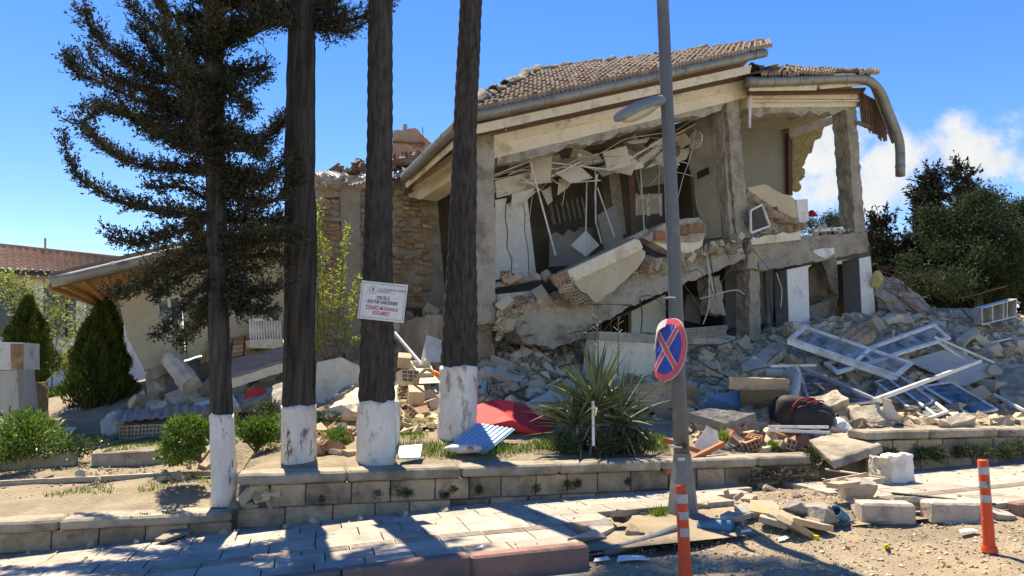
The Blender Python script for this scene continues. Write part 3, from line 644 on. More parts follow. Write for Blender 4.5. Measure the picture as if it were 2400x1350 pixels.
hp('rubble_face', jag((1898, 720), (1965, 690), 5, 6, 33) + [(1965, 770), (1898, 770)], -1.0, .8, CONCD, rough=(.1, .06))
# ground floor under the sagging slab
hp('plinth_cap', [(1405, 776), (1560, 786), (1690, 796), (1690, 806), (1555, 806), (1405, 796)], .75, .4, CONC2, rough=(.15, .01))
hp('plinth_wall', [(1400, 796), (1600, 806), (1600, 920), (1385, 920)], .72, .35, CREAM)
plb = hp('brick_plinth', [(1600, 770), (1702, 762), (1702, 850), (1600, 850)], .55, .2, MORTAR)
for k in range(5): brick_row(plb, (1602, 776 + k * 15), (1702 - 4 * k, 768 + k * 16), HBW, .265, .6)
hp('ground_wall', [(1480, 730), (1560, 690), (1560, 800), (1480, 800)], -1.2, .1, PALEWALL); hp('broken_panel', [(1610, 690), (1650, 700), (1640, 760), (1600, 750)], -.6, .04, DARKIN)
hp('broken_column', [(1660, 650), (1690, 645), (1700, 740), (1665, 735)], -.3, .35, CONCD, rough=(.1, .05))
for i, pth in enumerate([[(1655, 570), (1660, 620), (1668, 660), (1672, 700)], [(1660, 575), (1670, 640), (1678, 690)], [(1652, 575), (1662, 650), (1660, 720), (1648, 760)], [(1500, 700), (1505, 740), (1502, 780)], [(1820, 640), (1832, 680), (1830, 720)], [(1800, 660), (1806, 720), (1812, 760)], [(1640, 700), (1720, 680), (1745, 690)]]):
    part('hanging_cable', MB().tube(smooth_path([F(x, y, .2 - .06 * (i > 2)) for x, y in pth]), .012, 5), WIREW if i % 2 == 0 else WIRE, house)
# white conduit along the beam and the pipe hanging from it
part('conduit', MB().bar(F(1336, 282, .13), F(1756, 184, .13), .03, .045), PVC, house); part('conduit', MB().bar(F(1757, 238, .13), F(2015, 236, .13), .03, .03), PVC, house)
part('hanging_pipe', MB().tube([F(1758, 182, .2), F(1757, 300, .2)], .032, 8), PVC, house)

# hanging ceiling grid and tiles
for p, q, o in [((1236, 355), (1302, 598), -.5), ((1158, 411), (1246, 376), -.9), ((1246, 376), (1431, 398), -.9), ((1431, 398), (1560, 322), -.9), ((1158, 421), (1474, 364), -1.2), ((1474, 364), (1620, 330), -1.5), ((1400, 440), (1440, 555), -1.6), ((1375, 425), (1373, 540), -1.8), ((1395, 400), (1396, 520), -1.5), ((1396, 520), (1410, 570), -1.5), ((1470, 395), (1580, 350), -1.3), ((1540, 340), (1640, 285), -1.0), ((1340, 380), (1400, 400), -1.4), ((1500, 390), (1510, 540), -2.0)]:
    part('ceiling_rail', MB().bar(F(*p, o), F(*q, o), .022, .028), WHITEP, house)
for pts, o in [([(1160, 425), (1250, 400), (1235, 445), (1162, 465)], -1.1), ([(1212, 430), (1265, 408), (1300, 425), (1245, 434)], -1.0), ([(1300, 405), (1355, 388), (1395, 415), (1335, 431)], -1.2), ([(1310, 420), (1350, 415), (1335, 440), (1304, 459)], -1.5),
               ([(1160, 470), (1187, 465), (1183, 505), (1160, 515)], -1.0), ([(1200, 455), (1255, 440), (1240, 470), (1196, 485)], -1.1), ([(1455, 405), (1475, 362), (1515, 378), (1505, 395)], -1.3), ([(1512, 396), (1560, 355), (1590, 348), (1560, 380)], -1.4), ([(1470, 332), (1522, 324), (1522, 332), (1474, 339)], -1.2), ([(1420, 360), (1480, 340), (1510, 355), (1440, 375)], -1.8),
               ([(1338, 575), (1372, 541), (1410, 574), (1370, 602)], -1.4), ([(1520, 340), (1560, 318), (1575, 340), (1535, 358)], -1.6), ([(1580, 355), (1620, 345), (1615, 372), (1585, 380)], -1.7),
  ([(1165, 440), (1215, 425), (1225, 440), (1170, 458)], -1.6), ([(1250, 395), (1310, 380), (1330, 398), (1262, 410)], -1.6), ([(1345, 372), (1400, 360), (1420, 378), (1360, 392)], -1.7), ([(1395, 395), (1450, 378), (1462, 398), (1410, 415)], -2.0), ([(1440, 345), (1500, 330), (1520, 345), (1460, 362)], -2.2), ([(1540, 380), (1580, 362), (1600, 385), (1560, 400)], -2.0), ([(1555, 330), (1600, 315), (1612, 335), (1570, 345)], -2.2), ([(1270, 450), (1290, 436), (1300, 470), (1282, 482)], -1.8), ([(1180, 500), (1198, 470), (1205, 490), (1190, 515)], -1.5), ([(1395, 410), (1402, 408), (1398, 470), (1392, 440)], -1.4)]:
    base = [F(x, y, o) for x, y in pts]; base[2] = base[2] + V * .10; base[3] = base[3] - V * .04; part('ceiling_tile', MB().prism(base, Vector((.01, .02, .018))), PALEWALL, house)
part('sensor_box', MB().box(F(1358, 364, -.9), (.09, .06, .09)), PVC, house, bevel=.01)
for pth in ([(1362, 368), (1400, 362), (1440, 340), (1470, 325), (1550, 312)], [(1300, 400), (1330, 385), (1360, 370)], [(1585, 480), (1600, 420), (1620, 360), (1630, 300)], [(1640, 560), (1648, 520), (1632, 470)], [(1160, 414), (1200, 402), (1290, 395), (1340, 392)]):
    part('hanging_cable', MB().tube(smooth_path([F(x, y, -.85) for x, y in pth]), .009, 5), WIREW, house)

# left wing: brick infill, leaning columns, tin and tile wreckage on top
hp('column', [(797, 432), (843, 426), (849, 846), (812, 852)], .05, .4, CONCD, C, rough=(.1, .02, 6), seed=20)
hp('infill_wall', [(843, 430), (925, 432), (925, 870), (846, 860)], -.05, .2, CONCD, C, rough=(.15, .03, 5))
hp('lintel', [(738, 428), (975, 424), (975, 446), (738, 466)], .02, .35, CONCD, C, rough=(.12, .03, 6))
hp('column', [(985, 455), (1024, 455), (1046, 722), (1004, 752)], .02, .34, CONC, C, rough=(.1, .02, 6), seed=22)
hp('inner_wall', [(1010, 470), (1115, 452), (1115, 640), (1030, 650)], -.8, .1, PALEWALL, C)
hp('inner_cabinet', [(1045, 455), (1100, 445), (1100, 480), (1045, 492)], -.6, .1, mat('grey_green_cabinet', (.25, .30, .25)), C)
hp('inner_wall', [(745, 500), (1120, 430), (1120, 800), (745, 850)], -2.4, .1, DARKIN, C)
def brick_panel(px0, px1, py0, py1, rows, off, meshes, lean=0, skip=.16):
    w = hp('brick_wall', [(px0, py0), (px1, py0 + 8), (px1 + lean, py1), (px0 + lean, py1 + 4)], off, .22, MORTAR, C, rough=(.09, .05, 6), seed=px0)
    for r in range(rows):
        f = (r + .5) / rows; y = py0 + (py1 - py0) * f; a = C(px0 + lean * f, y, off + .02); b = C(px1 + lean * f, y + 4, off + .02); x = (b - a).normalized(); zz = x.cross(V).normalized(); zz = zz if zz.z > 0 else -zz
        d = random.uniform(0, .1); L = (b - a).length
        while d < L - .08:
            l = random.uniform(.16, .26)
            if random.random() > skip:
                me = meshes[0] if noise.noise(Vector((d * 1.5, r * .35, px0))) > .02 else meshes[1]
                place('brick', me, a + x * (d + l / 2) + V * random.uniform(-.05, .06) + zz * random.gauss(0, .012), rot_xyz(x, zz.cross(x), zz) @ Matrix.Rotation(random.gauss(0, .10), 3, 'Y') @ Matrix.Rotation(random.gauss(0, .12), 3, 'Z'), w, (l / .21, 1, random.uniform(.8, 1.1)))
            d += l + .02
    return w
HBS = mesh_of('brick', hollow_brick(.2, .12, .085, 4, 2, .04), BRICKM, Vector((0, 0, 0)), flip=False)
brick_panel(918, 1002, 446, 720, 22, .0, (HBO, HBS)); brick_panel(740, 800, 462, 840, 26, -.02, (HBS, HBO), 8, .2)
def crumple(name, pts, Y, m, amp=.05, parent=house, n=(10, 5), corr=.02, lab=None):
    P = [(Wr if parent else W)(x, y, yy) for (x, y), yy in zip(pts, Y)]
    def fn(a, b):
        p = P[0].lerp(P[1], a).lerp(P[3].lerp(P[2], a), b); q = p * 2.1
        return p + noise.noise_vector(q) * amp + Z * corr * math.sin(a * 60)
    mb = MB().grid(fn, n[0] * 3, n[1] * 2)
    return part(name, mb, m, parent, thick=.006) if lab is None else solo(name, mb, m, *lab, thick=.006)
TIN = mat('weathered_tin', (.42, .41, .38), (.28, .27, .25), 3, .5, .2, 20, metal=.3, c3=(.24, .17, .12), s3=3, t3=.64)
yw = C(860, 420).y
crumple('tin_sheet', [(740, 396), (800, 408), (860, 432), (738, 432)], (yw + .4, yw + .2, yw - .3, yw - .3), TIN, .08)
crumple('tin_sheet', [(800, 405), (870, 384), (965, 410), (850, 432)], (yw + 1.0, yw + .9, yw, yw - .3), TIN, .10)
crumple('tin_sheet', [(880, 380), (960, 366), (1000, 395), (930, 425)], (yw + 1.6, yw + 1.4, yw + .6, yw + .1), TILEM, .12)
crumple('tin_sheet', [(945, 372), (990, 352), (1010, 380), (960, 405)], (yw + 1.6, yw + 1.6, yw + .9, yw + .6), TIN, .10)
crumple('roof_wreck', [(740, 415), (1000, 380), (1040, 420), (745, 440)], (yw + 3.0, yw + 3.0, yw + .3, yw + .1), TILEM, .12)
for i in range(26):
    x = random.uniform(745, 1000); place('ridge_tile', TILE, Wr(x, 420 - (x - 745) * .17 + random.uniform(-8, 6), yw + random.uniform(.1, 1.2)), rand_rot(.7), house)
chim = part('chimney', MB().prism([W(918, 372, 17), W(990, 358, 17), W(997, 322, 17.0), W(972, 300, 17), W(922, 306, 17)], Vector((.1, .55, .02))), mat('stained_chimney', (.50, .36, .28), (.38, .24, .17), 4, .9, .5, 30, c3=(.22, .1, .06), s3=3, t3=.6), house, rough=(.12, .03, 6))
part('band', MB().bar(W(917, 332, 16.95), W(996, 336, 16.95), .02, .05), RUST, chim); part('flue', MB().tube([W(947, 312, 17.2), W(950, 292, 17.2)], .06, 8), CONCD, chim); part('bar', MB().tube([W(992, 325, 17.1), W(990, 298, 17.1)], .012, 5), REBAR, chim)
# left end of the wing, dropped and tilted
GRN = mat('pale_green_render', (.46, .42, .31), (.40, .37, .27), 1.1, .85, .2, 50, c3=(.33, .30, .23), s3=1.6, t3=.68)
lw = hp('wall', [(273, 668), (352, 648), (396, 852), (345, 874), (300, 790)], .0, .25, GRN, C)
hp('wall', [(352, 648), (425, 628), (425, 690), (362, 704)], .0, .25, GRN, C); hp('wall', [(382, 792), (425, 786), (440, 842), (396, 852)], .0, .25, GRN, C)
hp('wall', [(425, 628), (742, 544), (742, 790), (600, 800)] + jag((590, 805), (440, 842), 7, 6, 41), .0, .25, GRN, C)
wn = hp('window', [(362, 704), (425, 690), (425, 786), (382, 792)], -.14, .03, GLASSD, C)
for p, q in (((362, 706), (425, 692)), ((380, 790), (424, 786)), ((366, 706), (384, 790)), ((395, 700), (404, 788)), ((421, 692), (421, 788))): part('window_frame', MB().bar(C(*p, -.1), C(*q, -.1), .05, .06, V), PVC, wn)
lb = hp('brick_wall', [(480, 800), (660, 770), (660, 830), (470, 850)], .03, .1, MORTAR, C, rough=(.12, .03, 6))
for k in range(5): brick_row(lb, (486 - k * 2, 806 + k * 9), (658, 776 + k * 10), HBO, .215, .06, C)
hp('broken_footing', jag((340, 866), (396, 850), 4, 4, 44) + jag((402, 868), (355, 890), 4, 4, 45), .05, .4, CONCD, C, rough=(.1, .04)); hp('footing', [(345, 880), (385, 872), (392, 935), (350, 940)], -.1, .3, CONC2, C, rough=(.12, .04))
hp('grey_plinth', [(385, 868), (460, 850), (470, 930), (392, 930)], -.12, .1, GREYWALL, C)
for p, q in (((300, 722), (360, 755)), ((360, 755), (400, 790))):
    pass
Q0 = C(118, 662, .95); Q1 = Wr(276, 728, Q0.y + 3.6); QE = C(742, 508, .95)
gutter([Q0, C(375, 600, .95), QE], .10, 1.0)
part('soffit_sheet', MB().add([Q0, C(375, 606, .95), C(742, 514, .95), C(742, 548, .02), C(425, 632, .02), C(273, 670, .02), Q1], [(0, 1, 2, 3, 4, 5, 6)]), WOODN, house, thick=.02)
part('roof', MB().add([Q0 + Z * .1, QE + Z * .1, QE + V * 4 + Z * .55, Q1 + V * 1.0 + Z * .25], [(0, 1, 2, 3)]), TILEM, house, thick=.06)
for i, f in enumerate((.03, .1, .17, .24, .31, .4, .5, .6, .7)):
    a = Q0.lerp(QE, f) - Z * .05; b = (Q1 if f < .2 else C(273, 672, .02)).lerp(C(742, 548, .02), max(f - .12, 0)) - Z * .05
    part('rafter', MB().bar(a, b, .06, .08), WOODN, house)
part('fascia_board', MB().bar(Q0 - Z * .06, C(375, 612, .9), .03, .1), WOODO, house); part('eave_rafter', MB().bar(Q0 - Z * .08, Q1 - Z * .04, .07, .09), WOODN, house)
# little balcony with white balusters
bal = hp('balcony_base', [(585, 796), (664, 792), (664, 818), (588, 816)], .55, .5, CREAM, C, bevel=.01)
for i in range(12):
    x = 588 + i * 6.4; part('baluster', MB().tube([C(x, 795, .5), C(x - 1, 775, .5), C(x - 2, 752, .5)], [.016, .026, .014], 6), WHITEWALL, bal)
part('handrail', MB().bar(C(583, 752, .5), C(662, 744, .5), .05, .05), WHITEWALL, bal)

hp('foundation', [(1030, 735), (1160, 745), (1250, 770), (1380, 785), (1500, 790), (1760, 800), (2040, 765), (2040, 900), (1030, 930)], -.9, 2.2, CONCD, rough=(.3, .08, 3))
hp('foundation', [(392, 862), (600, 808), (740, 800), (1060, 770), (1060, 930), (380, 940)], -.35, 1.8, CONCD, C, rough=(.3, .06, 3))

# more of the fallen ceiling: boards and rails at all angles, loose stones on the torn wall top
cr_ = random.Random(41)
for i in range(22):
    x = cr_.uniform(1175, 1610); y = 425 - (x - 1175) * .21 + cr_.uniform(-22, 30); p = F(x, y, -cr_.uniform(.7, 2.6)); sz = cr_.choice((.55, .55, .35))
    R = Matrix.Rotation(cr_.uniform(0, 3), 3, 'Z') @ Matrix.Rotation(cr_.gauss(0, .5), 3, 'X') @ Matrix.Rotation(cr_.gauss(0, .5), 3, 'Y')
    part('ceiling_tile', MB().box(p, (sz, .55 * cr_.uniform(.5, 1), .014), R), PALEWALL, house)
for i in range(26):
    x = cr_.uniform(1175, 1610); y = 425 - (x - 1175) * .21 + cr_.uniform(-25, 40); o = -cr_.uniform(.6, 2.4); a = F(x, y, o); l = cr_.uniform(.4, 1.3); d = Vector((cr_.gauss(0, 1), cr_.gauss(0, .6), cr_.gauss(-.15, .45))).normalized()
    part('ceiling_rail', MB().bar(a, a + d * l, .018, .022), WHITEP, house)
for i in range(12):
    x = cr_.uniform(1190, 1590); y = 435 - (x - 1175) * .2; o = -cr_.uniform(.6, 2.2); part('hanging_cable', MB().tube(smooth_path([F(x, y - 20, o), F(x + cr_.uniform(-10, 10), y + 30, o), F(x + cr_.uniform(-20, 20), y + cr_.uniform(60, 130), o)], 4), .007, 4), WIREW if i % 2 else WIRE, house)
st_m = mesh_of('loose_stone', MB().box((0, 0, 0), (.26, .2, .15)), CONCD, Vector((0, 0, 0)), rough=(.09, .035, 7))
for i in range(34):
    x = cr_.uniform(738, 975); place('loose_stone', st_m, C(x, 430 + cr_.uniform(-10, 8), -.1 + cr_.uniform(-.15, .2)), rand_rot(.5), house, (cr_.uniform(.6, 1.3),) * 3)
for i in range(60):
    x = cr_.uniform(740, 930); y = cr_.uniform(450, 850)
    place('loose_stone', st_m, C(x, y, -.02 + cr_.uniform(-.03, .05)), rot_xyz(U, V, Z) @ Matrix.Rotation(cr_.gauss(0, .2), 3, 'Y'), house, (cr_.uniform(.5, 1.1), .7, cr_.uniform(.5, .9)))
# ------------------------------------------------------------------ trees and plants
def leaf_mesh(name, P, D, N, L, Wd, m):
    """one diamond-shaped leaf per row: base P, direction D, normal N, length L, width Wd"""
    P, D, N = map(np.asarray, (P, D, N)); n = len(P)
    D = D / (np.linalg.norm(D, axis=1, keepdims=True) + 1e-9); S_ = np.cross(D, N); S_ /= (np.linalg.norm(S_, axis=1, keepdims=True) + 1e-9)
    L = np.broadcast_to(L, (n,))[:, None]; Wd = np.broadcast_to(Wd, (n,))[:, None]
    v = np.empty((n, 4, 3)); v[:, 0] = P; v[:, 1] = P + D * L * .45 + S_ * Wd / 2; v[:, 2] = P + D * L; v[:, 3] = P + D * L * .45 - S_ * Wd / 2
    me = bpy.data.meshes.new(name); me.vertices.add(4 * n); me.vertices.foreach_set('co', v.ravel())
    me.loops.add(4 * n); me.loops.foreach_set('vertex_index', np.arange(4 * n)); me.polygons.add(n); me.polygons.foreach_set('loop_start', np.arange(n) * 4)
    try: me.polygons.foreach_set('loop_total', np.full(n, 4))
    except Exception: pass
    me.update(calc_edges=True); me.validate(); me.materials.append(m); return me
def unit(n):
    v = rng.normal(size=(n, 3)); return v / np.linalg.norm(v, axis=1, keepdims=True)
def spray_points(paths, per_m, blen, bw, leaf=(.05, .09), fan=.9, up=.25, droop=0.0, twig_gap=.016):
    """branchlets along each path, leaf blades along each branchlet"""
    P, D, N = [], [], []
    for path, width in paths:
        Q = np.array([tuple(p) for p in resample(path, .03)]); m = len(Q)
        if m < 3: continue
        T = np.gradient(Q, axis=0); T /= np.linalg.norm(T, axis=1, keepdims=True) + 1e-9
        k = int(per_m * m * .03 * (width / .25)) + 2
        idx = rng.integers(0, m, k); cl = np.array([noise.noise(Vector(tuple(q * 4.5))) for q in Q]); keep = rng.random(k) < np.clip(.75 + 1.1 * cl[idx], .25, 1); idx = idx[keep]; k = len(idx); frac = idx / m
        if k == 0: continue
        b0 = Q[idx] + unit(k) * width * .35 * rng.random((k, 1))
        d = T[idx] * (.5 + .5 * rng.random((k, 1))) + unit(k) * fan + np.array([0, 0, up - droop])
        d /= np.linalg.norm(d, axis=1, keepdims=True)
        L = blen * (.4 + .8 * rng.random(k)) * (1.1 - .5 * frac) * (width / .25) ** .5
        nb = np.maximum((L / twig_gap).astype(int), 3)
        rep = np.repeat(np.arange(k), nb); pos = rng.random(len(rep))
        p = b0[rep] + d[rep] * (L[rep] * pos)[:, None]; p[:, 2] += .12 * (pos ** 2) * L[rep]
        dd = d[rep] * .8 + unit(len(rep)) * .7
        P.append(p); D.append(dd); N.append(unit(len(rep)))
    P, D, N = map(np.concatenate, (P, D, N)); return P, D, N
def leaves_obj(name, parent, P, D, N, L, Wd, m):
    org = WLOC[parent.name]; me = leaf_mesh(name, P - np.array(org), D, N, L, Wd, m)
    o = bpy.data.objects.new(name, me); COL.objects.link(o); o.parent = parent; WLOC[o.name] = Vector(org); return o
CYP = mat('cypress_foliage', (.052, .058, .037), (.032, .038, .025), 3, .9, 0, spec=.1, island=.55, c3=(.075, .066, .047), s3=2.5, t3=.55, w3=.1, trans=.12)
CYPD = mat('far_cypress_foliage', (.050, .054, .032), (.030, .034, .022), 1, .9, 0, spec=.1, island=.5, c3=(.07, .062, .045), s3=.8, t3=.56, w3=.1)
PINE = mat('pine_foliage', (.052, .082, .038), (.03, .05, .024), 1, .9, 0, spec=.15, island=.5, trans=.1)
THUJA = mat('thuja_foliage', (.085, .115, .026), (.045, .065, .017), 4, .9, 0, spec=.1, island=.5, c3=(.11, .17, .03), s3=3, t3=.6, w3=.1, trans=.15)
LAUREL = mat('shrub_leaf', (.11, .22, .03), (.07, .14, .025), 5, .45, 0, island=.45, spec=.5, trans=.3)
LAURELD = mat('dark_shrub_leaf', (.075, .115, .05), (.05, .085, .04), 5, .45, 0, island=.4, spec=.5, trans=.2)
LIME = mat('young_leaf', (.34, .42, .05), (.26, .36, .04), 5, .5, 0, island=.35, trans=.45)
PALEG = mat('pale_young_leaf', (.30, .33, .10), (.22, .27, .07), 5, .6, 0, island=.35, trans=.4)
GRASSM = mat('grass_blade', (.16, .26, .04), (.10, .18, .03), 3, .7, 0, island=.45, trans=.35)
WEED = mat('wall_weed', (.05, .09, .025), (.035, .06, .02), 5, .7, 0, island=.45, trans=.15)
BARKC = mat('cypress_bark', (.135, .118, .106), (.036, .033, .031), 11, .98, 1.0, 20, spec=.1, stretch=(1.6, 1.6, .14), bdist=.10)
BARKP = mat('palm_bark', (.13, .112, .10), (.038, .035, .033), 14, .98, 1.0, 26, spec=.1, stretch=(1.5, 1.5, .3), bdist=.08)
LIMEW = mat('flaking_whitewash', (.72, .70, .66), (.60, .57, .52), 4, .95, .7, 28, stretch=(1.3, 1.3, .45), c3=(.13, .105, .085), s3=7, t3=.58, w3=.03, bdist=.03)
LIMEW2 = mat('whitewash', (.76, .74, .70), (.66, .63, .58), 4, .95, .6, 26, stretch=(1.2, 1.2, .5), c3=(.36, .31, .26), s3=6, t3=.6, w3=.05, bdist=.03)
TWIG = mat('twig_bark', (.16, .12, .09), (.10, .08, .06), 8, .9, .4, 50)

def trunk(path, radii, ridges, amp, rings=0.0, n=26, step=.05, seed=0.0, frayed=0.0):
    Q = resample(path, step); m = len(Q); mb = MB(); L = [0]
    for a, b in zip(Q, Q[1:]): L.append(L[-1] + (b - a).length)
    rr = np.interp(L, np.linspace(0, L[-1], len(radii)), radii)
    for i, p in enumerate(Q):
        for k in range(n):
            th = 2 * math.pi * k / n; c, s_ = math.cos(th), math.sin(th)
            r = rr[i] * (1 + amp * noise.noise(Vector((c * ridges, s_ * ridges, L[i] * .9 + seed))) + amp * .6 * noise.noise(Vector((c * ridges * 2.5, s_ * ridges * 2.5, L[i] * 3 + seed))))
            if rings: r *= 1 + rings * (abs(math.sin(L[i] * 17 + .5 * math.sin(th * 2 + L[i]))) - .5) * .6
            mb.v.append(p + Vector((c * r, s_ * r, frayed * (noise.noise(Vector((c * 3, s_ * 3, seed))) + .6 * noise.noise(Vector((c * 9, s_ * 9, seed)))) if i == m - 1 else 0)))
    mb.f = [(i * n + k, i * n + (k + 1) % n, (i + 1) * n + (k + 1) % n, (i + 1) * n + k) for i in range(m - 1) for k in range(n)] + [tuple((m - 1) * n + k for k in range(n)), tuple(range(n - 1, -1, -1))]
    return mb
def split_trunk(name, label, cat, pix, Y, radii, white_y, bark, white, ridges, amp, rings=0.0, top=9.0, seed=0.0, sink=.15):
    base = W(*pix[0], Y); t = thing(name, label, cat, base)
    pts = [W(x, y, Y) for x, y in pix]
    d = (pts[-1] - pts[-2]).normalized(); pts.append(pts[-1] + d * max(.1, (top - pts[-1].z) / d.z)); pts.insert(0, pts[0] - Z * sink)
    zw = W(pix[0][0], white_y, Y).z
    part('trunk', trunk(pts, radii, ridges, amp, rings, seed=seed), bark, t, smooth=True, flip=False)
    lo = [p for p in resample(pts, .05) if p.z <= zw]
    H = sum((b - a).length for a, b in zip(pts, pts[1:])); h = sum((b - a).length for a, b in zip(lo, lo[1:]))
    r0 = radii[0] + .006; r1 = float(np.interp(h / H, np.linspace(0, 1, len(radii)), radii)) + .006
    rs = list(np.interp(np.linspace(0, h / H, 8), np.linspace(0, 1, len(radii)), radii) + .006)
    part('whitewash', trunk(lo, rs, ridges, amp * .8, rings * .6, seed=seed, frayed=.045), white, t, smooth=True, flip=False)
    return t, pts
# --- nearer cypress with its fan of dark sprays
YC = 8.1
c1, c1p = split_trunk('cypress_tree', 'slim dark cypress with sprawling branches, flaking white trunk base in the soil strip', 'tree', [(527, 1150), (519, 960), (512, 740), (508, 500), (503, 250), (497, 0)], YC, [.135, .113, .108, .105, .10, .095, .085, .06], 963, BARKC, LIMEW, 3.5, .11, top=8.6, seed=3)
BR = [[(520, 60), (440, 52), (390, 30), (365, -10)], [(500, 135), (417, 104), (350, 52), (303, 10)], [(500, 223), (443, 207), (340, 171), (287, 135), (241, 104), (199, 36)], [(500, 275), (365, 249), (287, 218), (236, 192), (184, 171), (158, 132)], [(400, 240), (340, 215), (262, 181), (220, 150), (204, 112)],
      [(500, 300), (391, 296), (313, 280), (251, 249), (189, 254)], [(400, 285), (290, 262), (236, 260), (184, 290), (142, 275)], [(505, 510), (391, 498), (313, 482), (236, 451), (184, 415), (158, 363), (147, 309)], [(505, 405), (365, 394), (287, 373), (236, 337), (199, 306)], [(505, 505), (401, 550), (339, 570), (287, 565), (246, 545)],
      [(505, 565), (391, 622), (313, 680), (251, 682)], [(505, 640), (430, 720), (372, 790)], [(505, 700), (470, 750), (420, 800)], [(510, 620), (440, 640), (370, 690)],
      [(510, 120), (580, 70), (655, 45)], [(510, 80), (600, 50), (640, 10)], [(505, 200), (550, 220), (582, 262)], [(505, 320), (570, 330), (612, 362)], [(508, 400), (600, 430), (650, 408)], [(508, 450), (620, 475), (690, 430), (692, 372)], [(508, 520), (640, 520), (725, 515)],
      [(510, 600), (620, 600), (692, 600)], [(510, 650), (600, 690), (685, 655)], [(510, 560), (600, 560), (700, 560)], [(510, 700), (560, 720), (640, 735)], [(505, 240), (450, 150), (400, 90)], [(505, 340), (420, 330), (330, 300)], [(500, 180), (400, 160), (320, 60)], [(505, 480), (430, 440), (350, 440)], [(505, 260), (440, 330), (420, 300)]]
def branch_paths(BR, Yc, spread, width, seed):
    r = random.Random(seed); out = []
    for b in BR:
        e = r.uniform(-spread, spread); n = len(b)
        pts = [W(x, y, Yc + e * (i / (n - 1)) ** .8 + r.uniform(-.04, .04)) for i, (x, y) in enumerate(b)]
        out.append((smooth_path(pts, 4), width * r.uniform(.75, 1.25)))
    return out
bp = branch_paths(BR, YC, .9, .26, 5)
# branches that leave towards and away from the street, and the crown above
for k in range(26):
    f = (k + .5) / 26; p = resample(c1p, .05); q = p[int(len(p) * (.33 + .62 * f))]; a = random.uniform(0, 6.28); L = random.uniform(.7, 1.5) * (1.15 - .7 * f)
    d = Vector((math.cos(a), math.sin(a), .25))
    if q.z < 5.9 and abs(d.x) > .55: continue
    bp.append((smooth_path([q, q + d * L * .5, q + d * L + Z * .35 * L], 4), .26))
for k, (pth, w) in enumerate(bp):
    part('branch', MB().tube(resample(pth, .12), list(np.linspace(.028, .006, len(resample(pth, .12)))), 6), BARKC, c1)
for k in range(20):
    q = resample(c1p, .05); q = q[int(len(q) * random.uniform(.30, .72))]; a = random.uniform(0, 6.28); L = random.uniform(.35, .85); d = Vector((math.cos(a), math.sin(a) * .9, random.uniform(-.15, .45)))
    bp.append((smooth_path([q, q + d * L * .5, q + d * L + Z * .2 * L], 4), random.uniform(.2, .34)))
P, D, N = spray_points(bp, 480, .20, .2, up=.3, fan=.8, twig_gap=.0125)
leaves_obj('crown', c1, P, D, N, rng.uniform(.026, .048, len(P)), rng.uniform(.013, .020, len(P)), CYP)
# --- second cypress: bare stout trunk, tuft at the top edge
YC2 = 8.85
c2, c2p = split_trunk('cypress_tree', 'stout bare cypress trunk, flaking white base behind the garden wall', 'tree', [(700, 1095), (700, 950), (703, 600), (704, 300), (708, 0)], YC2, [.20, .185, .182, .18, .172, .16, .14, .09], 950, BARKC, LIMEW, 3.2, .12, top=9.0, seed=11)
bp = branch_paths([[(735, 70), (790, 40), (848, 14)], [(735, 50), (765, 75), (775, 100)], [(735, 20), (800, 20), (835, 40)], [(740, 30), (790, 60), (815, 80)], [(690, 470), (680, 420), (690, 380)]], YC2, .35, .2, 8)
for k in range(46):
    z = random.uniform(5.75, 8.9); q = next(p for p in resample(c2p, .05) if p.z > z); a = random.uniform(0, 6.28); L = random.uniform(.6, 1.5) * (1.2 - .6 * (z - 5.7) / 3.2); d = Vector((math.cos(a), math.sin(a), .3))
    bp.append((smooth_path([q, q + d * L * .5, q + d * L + Z * .3 * L], 4), .26))
for pth, w in bp: part('branch', MB().tube(resample(pth, .15), list(np.linspace(.03, .006, len(resample(pth, .15)))), 6), BARKC, c2)
P, D, N = spray_points(bp, 260, .20, .2, up=.25, twig_gap=.0125)
leaves_obj('crown', c2, P, D, N, rng.uniform(.024, .046, len(P)), rng.uniform(.011, .018, len(P)), CYP)
# --- two palms
def palm(label, pix, Y, radii, wy, seed, top):
    t, pts = split_trunk('palm_tree', label, 'palm', pix, Y, radii, wy, BARKP, LIMEW2, 2.2, .045, .12, top=top, seed=seed)
    h = pts[-1]; P, D, N = [], [], []
    for k in range(34):
        a = k * 2.4 + seed; el = 1.25 - 1.75 * ((k + .5) / 34); d = Vector((math.cos(a) * math.cos(el), math.sin(a) * math.cos(el), math.sin(el))); L = random.uniform(.75, 1.0)
        tip = h + d * L; part('leaf_stalk', MB().tube([h, h + d * L * .5 + Z * .05, tip], [.025, .016, .01], 5), LAURELD, t)
        s_ = d.cross(Z).normalized(); u_ = s_.cross(d)
        for j in range(19):
            th = (j / 18 - .5) * 3.7; dd = d * math.cos(th) + s_ * math.sin(th); P.append(tip); D.append(dd - Z * .25 * abs(math.sin(th))); N.append(u_ + Vector(unit(1)[0]) * .2)
    leaves_obj('crown', t, np.array([tuple(p) for p in P]), np.array([tuple(p) for p in D]), np.array([tuple(p) for p in N]), rng.uniform(.55, .8, len(P)), .055, LAURELD)
    return t
palm('palm trunk carrying the white notice board, white-painted base at the garden wall', [(881, 1092), (882, 940), (886, 600), (890, 300), (892, 0)], 8.95, [.225, .205, .178, .158, .152, .15, .148, .145], 940, 2.0, 9.4)
palm('leaning palm trunk with flared white base beside the red sheet', [(1071, 1018), (1075, 860), (1083, 600), (1090, 300), (1104, 0)], 10.0, [.262, .235, .19, .165, .158, .155, .152, .15], 858, 5.0, 10.2)

